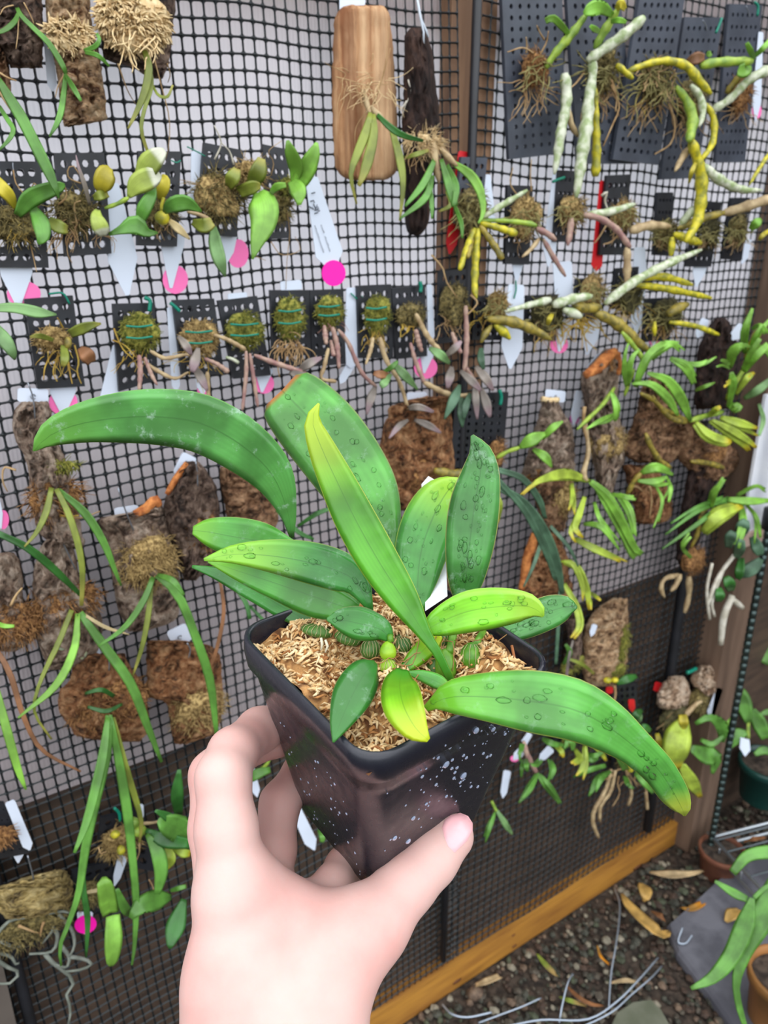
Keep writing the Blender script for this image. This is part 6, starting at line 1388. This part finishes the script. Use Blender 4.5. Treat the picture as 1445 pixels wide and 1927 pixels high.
tag('pale blue label below the narrow dark plate with yellow stubs', (1204, 465), (1204, 522), 20, 26, o=.003, point=.15)
tag('white pointed tag under the plate behind the yellow cane', (1318, 498), (1310, 540), 26, 22, o=.004, point=.6)
tag('white curved tag under the last dark plate at the right', (1410, 450), (1396, 497), 10, 16, o=.006, point=.3)
tag('white tag with pink tip below the grey white cane', (1062, 600), (1052, 662), 26, 28, sticker=(1052, 648, 17, 17), o=.004, point=.6)
tag('white pointed tag below the pale bristly tuft', (1118, 600), (1104, 668), 24, 30, o=.004, point=.5)
tag('white hanging tag below the fork of white and yellow canes', (1203, 545), (1197, 628), 22, 24, o=.004, point=.3)
tag('small pink tipped tag under the dark grassy clump', (1234, 615), (1229, 652), 16, 14, sticker=(1232, 640, 11, 12), o=.004, point=.4)
tag('pale strip on the left shoulder of the blackened stick', (1328, 600), (1312, 636), 16, 14, o=.02, point=.2)
tag('bluish tag just right of the blackened stick top', (1398, 612), (1378, 640), 18, 20, o=.03, point=.3)
tag('white tag with faint pink end right of the rightmost slate plate', (1432, 60), (1422, 228), 9, 16, sticker=(1424, 208, 9, 16), o=.012, point=.2)
tag('white tag leaning on the black plate at the lower left edge', (18, 1508), (56, 1600), 20, 20, o=.010, point=.1)
tag('rounded white tip below the black plate at the lower left edge', (34, 1590), (34, 1624), 30, 26, o=.003, point=.6)
tag('small tag with a magenta dot right of the cork log', (160, 1716), (160, 1758), 30, 26, sticker=(161, 1740, 21, 17, -.25), smat=PINKH, sfront=True, o=.012, point=.3)
tag('crumpled white tag behind the glossy lime leaf', (232, 1610), (215, 1668), 18, 14, o=.012, point=.3)
tag('white bit of tag above the glossy green plant', (262, 1514), (266, 1545), 16, 12, o=.02, point=.3)
tag('white tag seen between the ring finger and the pot', (555, 1520), (592, 1600), 20, 24, o=.008, point=.2)
tag('white strip seen beside the index finger behind the pot', (470, 1438), (484, 1500), 14, 16, o=.006, point=.2)
tag('white tag end right of the pot with a pinkish tip', (990, 1405), (966, 1430), 14, 16, o=.02, point=.3, sticker=(968, 1428, 8, 6))
tag('white strip along the right edge of the pot', (998, 1380), (985, 1400), 10, 12, o=.012, point=.1)
tag('white tag below the right pot corner with an orange brown end', (955, 1450), (946, 1502), 14, 12, o=.012, point=.2)
tag('small pale tag left of the bushy yellow green plant', (1038, 1408), (1014, 1432), 16, 14, o=.02, point=.3)
tag('lavender tag along the right side of the cream bark', (1355, 1295), (1334, 1352), 12, 16, o=.035, point=.2)
tag('white tag scrap between the tan bark and the dark scrap', (1120, 1175), (1112, 1198), 10, 10, o=.03, point=.3)
tag('small red card end beside the cream bark', (1240, 1284), (1236, 1302), 14, 14, mat=REDM, o=.012, point=.1, name='coloured_card', kind='card')
tag('bright red card end above the small glossy leaves', (1188, 1316), (1190, 1340), 12, 12, mat=REDM, o=.02, point=.3, name='coloured_card', kind='card')
tag('dull red card scrap beside the yellow bulbs of the tan bark', (1148, 1292), (1146, 1306), 14, 12, mat=REDM, o=.014, point=.2, name='coloured_card', kind='card')

tag('pale blue tag sticking out above the driftwood board', (664, -25), (662, 40), 50, 46, o=.003, point=.1)
tag('lavender strip left of the tall tan cork column', (86, 40), (100, 172), 14, 18, o=.003, point=.1)
tag('pink dotted tag cut off by the left edge beside the cork branch', (-14, 930), (2, 995), 22, 20, sticker=(6, 978, 11, 18), o=.004, point=.4)

# ------------------------------------------------------------------ wire rack, pots and the ground
chrome = mat_plain('rack_wire', (176, 184, 190), .35, metal=.75)
rack = thing('wire_rack', 'dark chrome wire shelving rack with a grooved pole at the right edge', 'shelf', on_floor(1330, 1628))
fb = on_floor(1330, 1628); PO = -fb[1]
pb = at(1343, 1570, PO); pb[0] = fb[0]; pole = MB()
zs = np.arange(0.0, 1.15, .0125)
P = []; R_ = []
for z in zs:
    P += [(pb[0], pb[1], z), (pb[0], pb[1], z+.0095), (pb[0], pb[1], z+.0100), (pb[0], pb[1], z+.0120)]; R_ += [.0052, .0052, .0044, .0044]
tube(pole, P, R_, 10); pole.build('pole', mat_plain('pole_metal', (70, 84, 82), .28, metal=.8), rack)
foot = MB(); ico(foot, (pb[0], pb[1], .008), (.010, .010, .008)); foot.build('foot', mat_plain('black_plastic', (22, 24, 28)), rack)
zsh = pb[2]-.004
ex = unit(on_floor(1445, 1682, pb[2])-pb); ex[2] = 0; ex = unit(ex); ey = np.array([ex[1], -ex[0], 0])*-1
if ey[0] < 0: ey = -ey
for dz in (0, -.022):
    mb = MB(); b0 = np.array([pb[0], pb[1], zsh+dz]); tube(mb, [b0+ex*-.01, b0+ex*.2, b0+ex*.42], .0030, 8); mb.build('shelf_wire', chrome, rack)
    mb = MB(); tube(mb, [b0, b0+ey*.2, b0+ey*.35], .0030, 8); mb.build('shelf_wire', chrome, rack)
mb = MB()
for k in range(9):
    t = k/8; b0 = np.array([pb[0], pb[1], zsh-.011]); s_ = b0+ex*(.02+.40*t); tube(mb, [s_+(0, 0, .011), s_-(0, 0, .011)], .0016, 5)
mb.build('shelf_wire', chrome, rack)
for k in range(16):
    mb = MB(); b0 = np.array([pb[0], pb[1], zsh+.003])+ex*(.01+.026*k); tube(mb, [b0, b0+ey*.34], .0016, 5); mb.build('shelf_wire', mat_plain('rack_dark', (96, 104, 108), .35, metal=.7), rack)
for z in (.62, .985):
    mb = MB(); b0 = np.array([pb[0], pb[1], z]); tube(mb, [b0, b0+ex*.42], .0022, 6); tube(mb, [b0-(0, 0, .02), b0-(0, 0, .02)+ex*.42], .0022, 6); tube(mb, [b0, b0+ey*.34], .0022, 6); mb.build('shelf_wire', chrome, rack)
collar = MB(); tube(collar, [(pb[0], pb[1], .60), (pb[0], pb[1], .63)], .0105, 10); collar.build('collar', mat_plain('black_plastic', (22, 24, 28)), rack)
# dark green pot on the shelf
def round_pot(name, label, c, r0, r1, h, mat, soil=True):
    root = thing(name, label, 'flower pot', c); mb = MB(); n = 28; pr = [(r0*.96, 0), (r0, .002), (r0+(r1-r0)*.8, h*.80), (r1*1.07, h*.81), (r1*1.09, h*.985), (r1*1.06, h), (r1*.98, h), (r1*.95, h*.85), (r1*.93, h*.8)]
    for (rr_, z) in pr:
        for k in range(n):
            a = 2*math.pi*k/n; mb.v.append((c[0]+rr_*math.cos(a), c[1]+rr_*math.sin(a), c[2]+z)); mb.uv.append((.5, .5))
    for i in range(len(pr)-1):
        for k in range(n):
            k2 = (k+1) % n; mb.f.append((i*n+k, i*n+k2, (i+1)*n+k2, (i+1)*n+k))
    mb.f.append(tuple(range(n-1, -1, -1))); mb.build('pot', mat, root)
    if soil:
        mb = MB(); mb.add([(c[0]+r1*.94*math.cos(2*math.pi*k/n), c[1]+r1*.94*math.sin(2*math.pi*k/n), c[2]+h*.86) for k in range(n)]+[(c[0], c[1], c[2]+h*.9)], [(k, (k+1) % n, n) for k in range(n)])
        mb.build('growing_medium', mat_plain('damp_soil', (38, 30, 24)), root)
    return root
r_ = ray(1432, 1500); gp = CAM+r_*((zsh+.006-CAM[2])/r_[2])
g = round_pot('potted_plant', 'dark green plastic pot of glossy leaves standing on the wire rack', gp, .036, .044, .075, mat_plain('pot_green', (18, 58, 52), .35))
g['category'] = 'potted plant'
def gleaf(mat, *specs, dd=0.0):
    for sp in specs:
        P = []; W = []
        for (x, y, w) in sp:
            p = deep(x, y, depth(gp)-.02+dd); P.append(p); W.append(w*mpx(p))
        mb = MB(); ribbon(mb, P, W, .2, .0007, 0, 12); mb.build('leaf', mat, g)
gleaf(LF_G, [(1408, 1360, 6), (1398, 1325, 16), (1382, 1300, 16), (1368, 1286, 5)], [(1405, 1378, 4), (1385, 1385, 14), (1370, 1408, 4)], [(1440, 1390, 8), (1428, 1360, 14), (1415, 1335, 6)], [(1430, 1345, 3), (1445, 1340, 6), (1460, 1345, 4)], [(1440, 1250, 10), (1450, 1230, 16), (1462, 1200, 6)], [(1420, 1420, 4), (1436, 1412, 8), (1452, 1418, 4)]); gleaf(CN_G, [(1408, 1390, 3), (1408, 1370, 3), (1408, 1355, 3)])
mb = MB(); prism(mb, [deep(x, y, depth(gp)-.03) for x, y in ((1394, 1388), (1410, 1392), (1412, 1412), (1402, 1424), (1392, 1408))], np.array([0, .001, 0])); mb.build('label_stub', TAGW, g, smooth=False)

# timber and stones
slab = mat_plain('slate_slab', (78, 78, 86), .7, (104, 104, 112), 26, .25)
def flat_stone(name, label, px_poly, th, mat):
    P = [on_floor(x, y, th) for x, y in px_poly]; n = len(P); c = sum(P)/n; mb = MB()
    ring0 = [p*np.array([1, 1, 0]) for p in P]; ring1 = [p-(0, 0, th*.3) for p in P]; ring2 = [p+(c-p)*.035 for p in P]
    mb.add(ring0+ring1+ring2, [(i, (i+1) % n, n+(i+1) % n, n+i) for i in range(n)]+[(n+i, n+(i+1) % n, 2*n+(i+1) % n, 2*n+i) for i in range(n)]+[tuple(2*n+i for i in range(n))])
    return tag_thing(mb.build(name, mat, None, smooth=False), label, 'stone')
flat_stone('paving_slab', 'dark grey slate paving slab on the ground at the lower right', [(1256, 1738), (1300, 1700), (1352, 1652), (1400, 1622), (1470, 1600), (1520, 1900), (1480, 1980), (1400, 1960), (1330, 1860), (1275, 1790)], .018, slab)
flat_stone('paving_slab', 'greenish flat stone at the bottom edge among the gravel', [(1135, 1960), (1160, 1905), (1190, 1885), (1225, 1880), (1245, 1900), (1262, 1930), (1275, 1970)], .012, mat_plain('green_stone', (88, 92, 74), .85, (104, 106, 90), 30, .2))
pebm = []
for i, (c1, c2) in enumerate((((58, 52, 44), (90, 82, 70)), ((82, 66, 54), (118, 98, 80)), ((44, 44, 36), (72, 72, 62)), ((112, 106, 90), (150, 142, 124)), ((48, 36, 28), (74, 56, 44)), ((56, 60, 44), (80, 86, 66)))):
    pebm.append(mat_plain('pebble_%d' % i, c1, .8, c2, 130, .1))
rg = random.Random(11)
gm = [MB() for _ in pebm]
x_beam = at(700, 1927, .03)[1]
for _ in range(9000):
    x = rg.uniform(.15, 1.25); y = rg.uniform(-.72, -.014)
    p = np.array([x, y, 0.0]); d = p-CAM; zc = d @ FWD; u = CX+F_PX*(d @ RGT)/zc; v = CY-F_PX*(d @ UPV)/zc
    if not (450 < u < 1700 and 1450 < v < 2350): continue
    r = rg.choice((.0022, .003, .003, .004, .004, .005, .0065))
    ico(gm[rg.choice((0, 0, 1, 2, 2, 3, 4, 4, 5))], (x, y, r*.35), (r*rg.uniform(.9, 1.4), r*rg.uniform(.8, 1.1), r*.75), .18, [(math.cos(r*9e3), math.sin(r*9e3), 0), (-math.sin(r*9e3), math.cos(r*9e3), 0), (0, 0, 1)], rg)
gall = MB(); gi = []
for i, q in enumerate(gm):
    gall.add(q.v, q.f); gi += [i]*len(q.f)
o = gall.build('gravel', pebm[0], None, kind='stuff', smooth=False)
for m_ in pebm[1:]: o.data.materials.append(m_)
o.data.polygons.foreach_set('material_index', gi)
tag_thing(o, 'mixed brown and grey gravel covering the ground below the netting', 'gravel')
def pebble(label, x, y, r, mi):
    c = on_floor(x, y, r*.5); mb = MB(); ico(mb, c, (r*1.2, r, r*.8), .14, None, rg, True); tag_thing(mb.build('pebble', pebm[mi], None), label, 'stone', 'larger pebbles on the gravel')
pebble('pale rounded pebble below the curled tan leaf, right of the sill', 1141, 1770, .0062, 3)
pebble('beige pebble near the dark slab corner, above the slab edge', 1210, 1757, .006, 3)
pebble('reddish stone lying against the sill near the bottom', 894, 1868, .010, 1)
pebble('round buff pebble at the bottom right below the slab', 1360, 1898, .008, 3)
pebble('whitish pebble by the base of the curled leaf', 1178, 1682, .006, 3)
# leaves on the ground
def fallen(label, mat, spec, h=(.004, .012), fold=.35, name='fallen_leaf'):
    P = []; W = []
    for i, (x, y, w) in enumerate(spec):
        t = i/(len(spec)-1); p = on_floor(x, y, .007+h[0]+(h[1]-h[0])*math.sin(math.pi*t)); P.append(p); W.append(w*mpx(p))
    mb = MB(); ribbon(mb, P, W, fold, .0007, .1, 14, up=(0, 0, 1)); tag_thing(mb.build(name, mat, None), label, 'leaf', 'fallen leaves on the ground')
D_T = mat_leaf('dead_tan', (196, 156, 84), rough=.6, vein=.5, trans=.1); D_B = mat_leaf('dead_brown', (140, 92, 54), rough=.7, vein=.4, trans=.1); D_P = mat_leaf('dead_pale', (200, 174, 132), rough=.7, vein=.3, trans=.1); D_G = mat_leaf('dead_green', (150, 170, 70), tip=(180, 150, 90), tip_at=.6, rough=.6, vein=.3)
D_O = mat_leaf('dead_orange', (204, 150, 72), tip=(232, 150, 20), tip_at=.5, rough=.55, vein=.3)
fallen('long curled tan leaf on the gravel, left of the slab corner', D_T, [(1170, 1682, 3), (1185, 1708, 11), (1220, 1742, 14), (1245, 1760, 13), (1260, 1752, 3)], (.006, .02))
fallen('olive buff oval leaf on the ground above the curled tan leaf', D_T, [(1205, 1662, 3), (1212, 1675, 13), (1214, 1688, 9), (1210, 1696, 2)])
fallen('yellow leaf with an orange tip beside the slab edge', D_O, [(1281, 1708, 3), (1298, 1712, 8), (1318, 1703, 7), (1332, 1690, 2)])
fallen('long pale brown sheath leaf between the sill and the terracotta pot', D_P, [(1222, 1642, 3), (1260, 1648, 12), (1300, 1645, 7), (1326, 1638, 2)])
fallen('dry brown twig like leaf near the bottom, right of the wires', D_B, [(1066, 1855, 2), (1085, 1875, 5), (1110, 1890, 5), (1135, 1893, 2)])
fallen('yellow green strip lying by the dry brown leaf', D_G, [(1052, 1876, 2), (1072, 1884, 6), (1102, 1893, 3)])
fallen('small green and tan leaf on the gravel below the sill', D_G, [(1010, 1795, 2), (1025, 1815, 6), (1042, 1832, 5), (1050, 1838, 2)])
fallen('pale beige wood chip lying against the sill near the bottom', D_P, [(895, 1855, 5), (915, 1848, 8), (940, 1838, 7)])
fallen('flat straw coloured leaf crossed by the grey wires', D_P, [(1150, 1850, 3), (1178, 1846, 6), (1200, 1850, 4)])
fallen('thin yellow curved leaf stalk in the middle of the gravel', D_O, [(1124, 1780, 2), (1130, 1800, 3), (1145, 1815, 3)])
fallen('brown leaf edge by the foot of the curled tan leaf', D_B, [(1225, 1715, 3), (1242, 1725, 8), (1252, 1735, 3)])
fallen('round yellowish leaf lying on the slate slab', D_T, [(1366, 1735, 4), (1378, 1722, 13), (1390, 1712, 5)], (.016, .02))
fallen('brown leaf resting on the wire rack shelf', D_B, [(1400, 1585, 3), (1420, 1580, 6), (1440, 1576, 3)], (.10, .11))
# wires
wirem = mat_plain('galvanised_wire', (170, 182, 196), .35, metal=.7)
def wire(label, px, hs, w=4.0):
    P = [on_floor(x, y, h) for (x, y), h in zip(px, hs)]; mb = MB(); tube(mb, spline(P, 26), w*mpx(P[0])*.34, 6); tag_thing(mb.build('loose_wire', wirem, None), label, 'wire', 'loose wires on the gravel')
wire('long grey wire curving from the bottom edge up to the slab corner', [(880, 1945), (960, 1930), (1020, 1919), (1105, 1918), (1160, 1885), (1205, 1840), (1238, 1802)], (.004, .012, .012, .014, .016, .02, .02), 6)
wire('second grey wire running beside the long one', [(1090, 1935), (1150, 1905), (1190, 1870), (1225, 1840), (1245, 1818)], (.008, .012, .014, .016, .012), 5)
wire('thin wire standing up from the gravel toward the sill', [(1145, 1900), (1150, 1830), (1160, 1770), (1166, 1705), (1155, 1670)], (.008, .02, .03, .03, .02), 5)
wire('short kinked wire end crossing the slab corner', [(1284, 1745), (1276, 1772), (1290, 1775), (1302, 1760)], (.03, .022, .022, .034), 5)
wire('pale wire pair lying at the bottom below the sill', [(900, 1925), (940, 1910), (980, 1895), (1018, 1878)], (.006, .012, .014, .012), 5)
wire('short bright wire sticking up near the bottom', [(1052, 1925), (1058, 1890), (1068, 1850), (1078, 1832)], (.006, .02, .03, .03), 5)
wire('pale curved wire under the sill end at the bottom', [(832, 1890), (850, 1908), (880, 1914), (925, 1905)], (.008, .01, .01, .01), 6)
# terracotta pots
tc_ = mat_plain('terracotta', (98, 56, 38), .75, (116, 70, 48), 40, .1)
c = on_floor(1345, 1612, .045); c[2] = 0; c[0] += .02
round_pot('terracotta_pot', 'empty terracotta pot behind the slab under the wire rack', c, .028, .034, .05, tc_)
c = on_floor(1478, 1840, .09); c[2] = .012
round_pot('terracotta_pot', 'ochre pot at the right edge in the lower corner', c, .034, .042, .085, mat_plain('ochre_pot', (150, 100, 50), .6, (120, 84, 40), 20))
fg = thing('leafy_shoot', 'bright green strap leaves arching in from the lower right edge', 'orchid shoot', on_floor(1480, 1800))
for sp in ([(1480, 1605, 12), (1440, 1604, 12), (1405, 1612, 10), (1378, 1642, 7)], [(1470, 1640, 12), (1435, 1720, 22), (1400, 1790, 14), (1385, 1850, 7), (1392, 1900, 6), (1405, 1940, 4)], [(1415, 1690, 5), (1402, 1740, 17), (1375, 1800, 15), (1340, 1840, 10), (1300, 1860, 3)], [(1405, 1692, 6), (1380, 1680, 8), (1345, 1658, 3)], [(1470, 1660, 3), (1440, 1670, 4), (1418, 1690, 4)]):
    P = []; W = []
    for x, y, w in sp:
        p = deep(x, y, .80); P.append(p); W.append(w*mpx(p))
    mb = MB(); ribbon(mb, P, W, .25, .0008, 0, 16); mb.build('leaf', LF_G, fg)
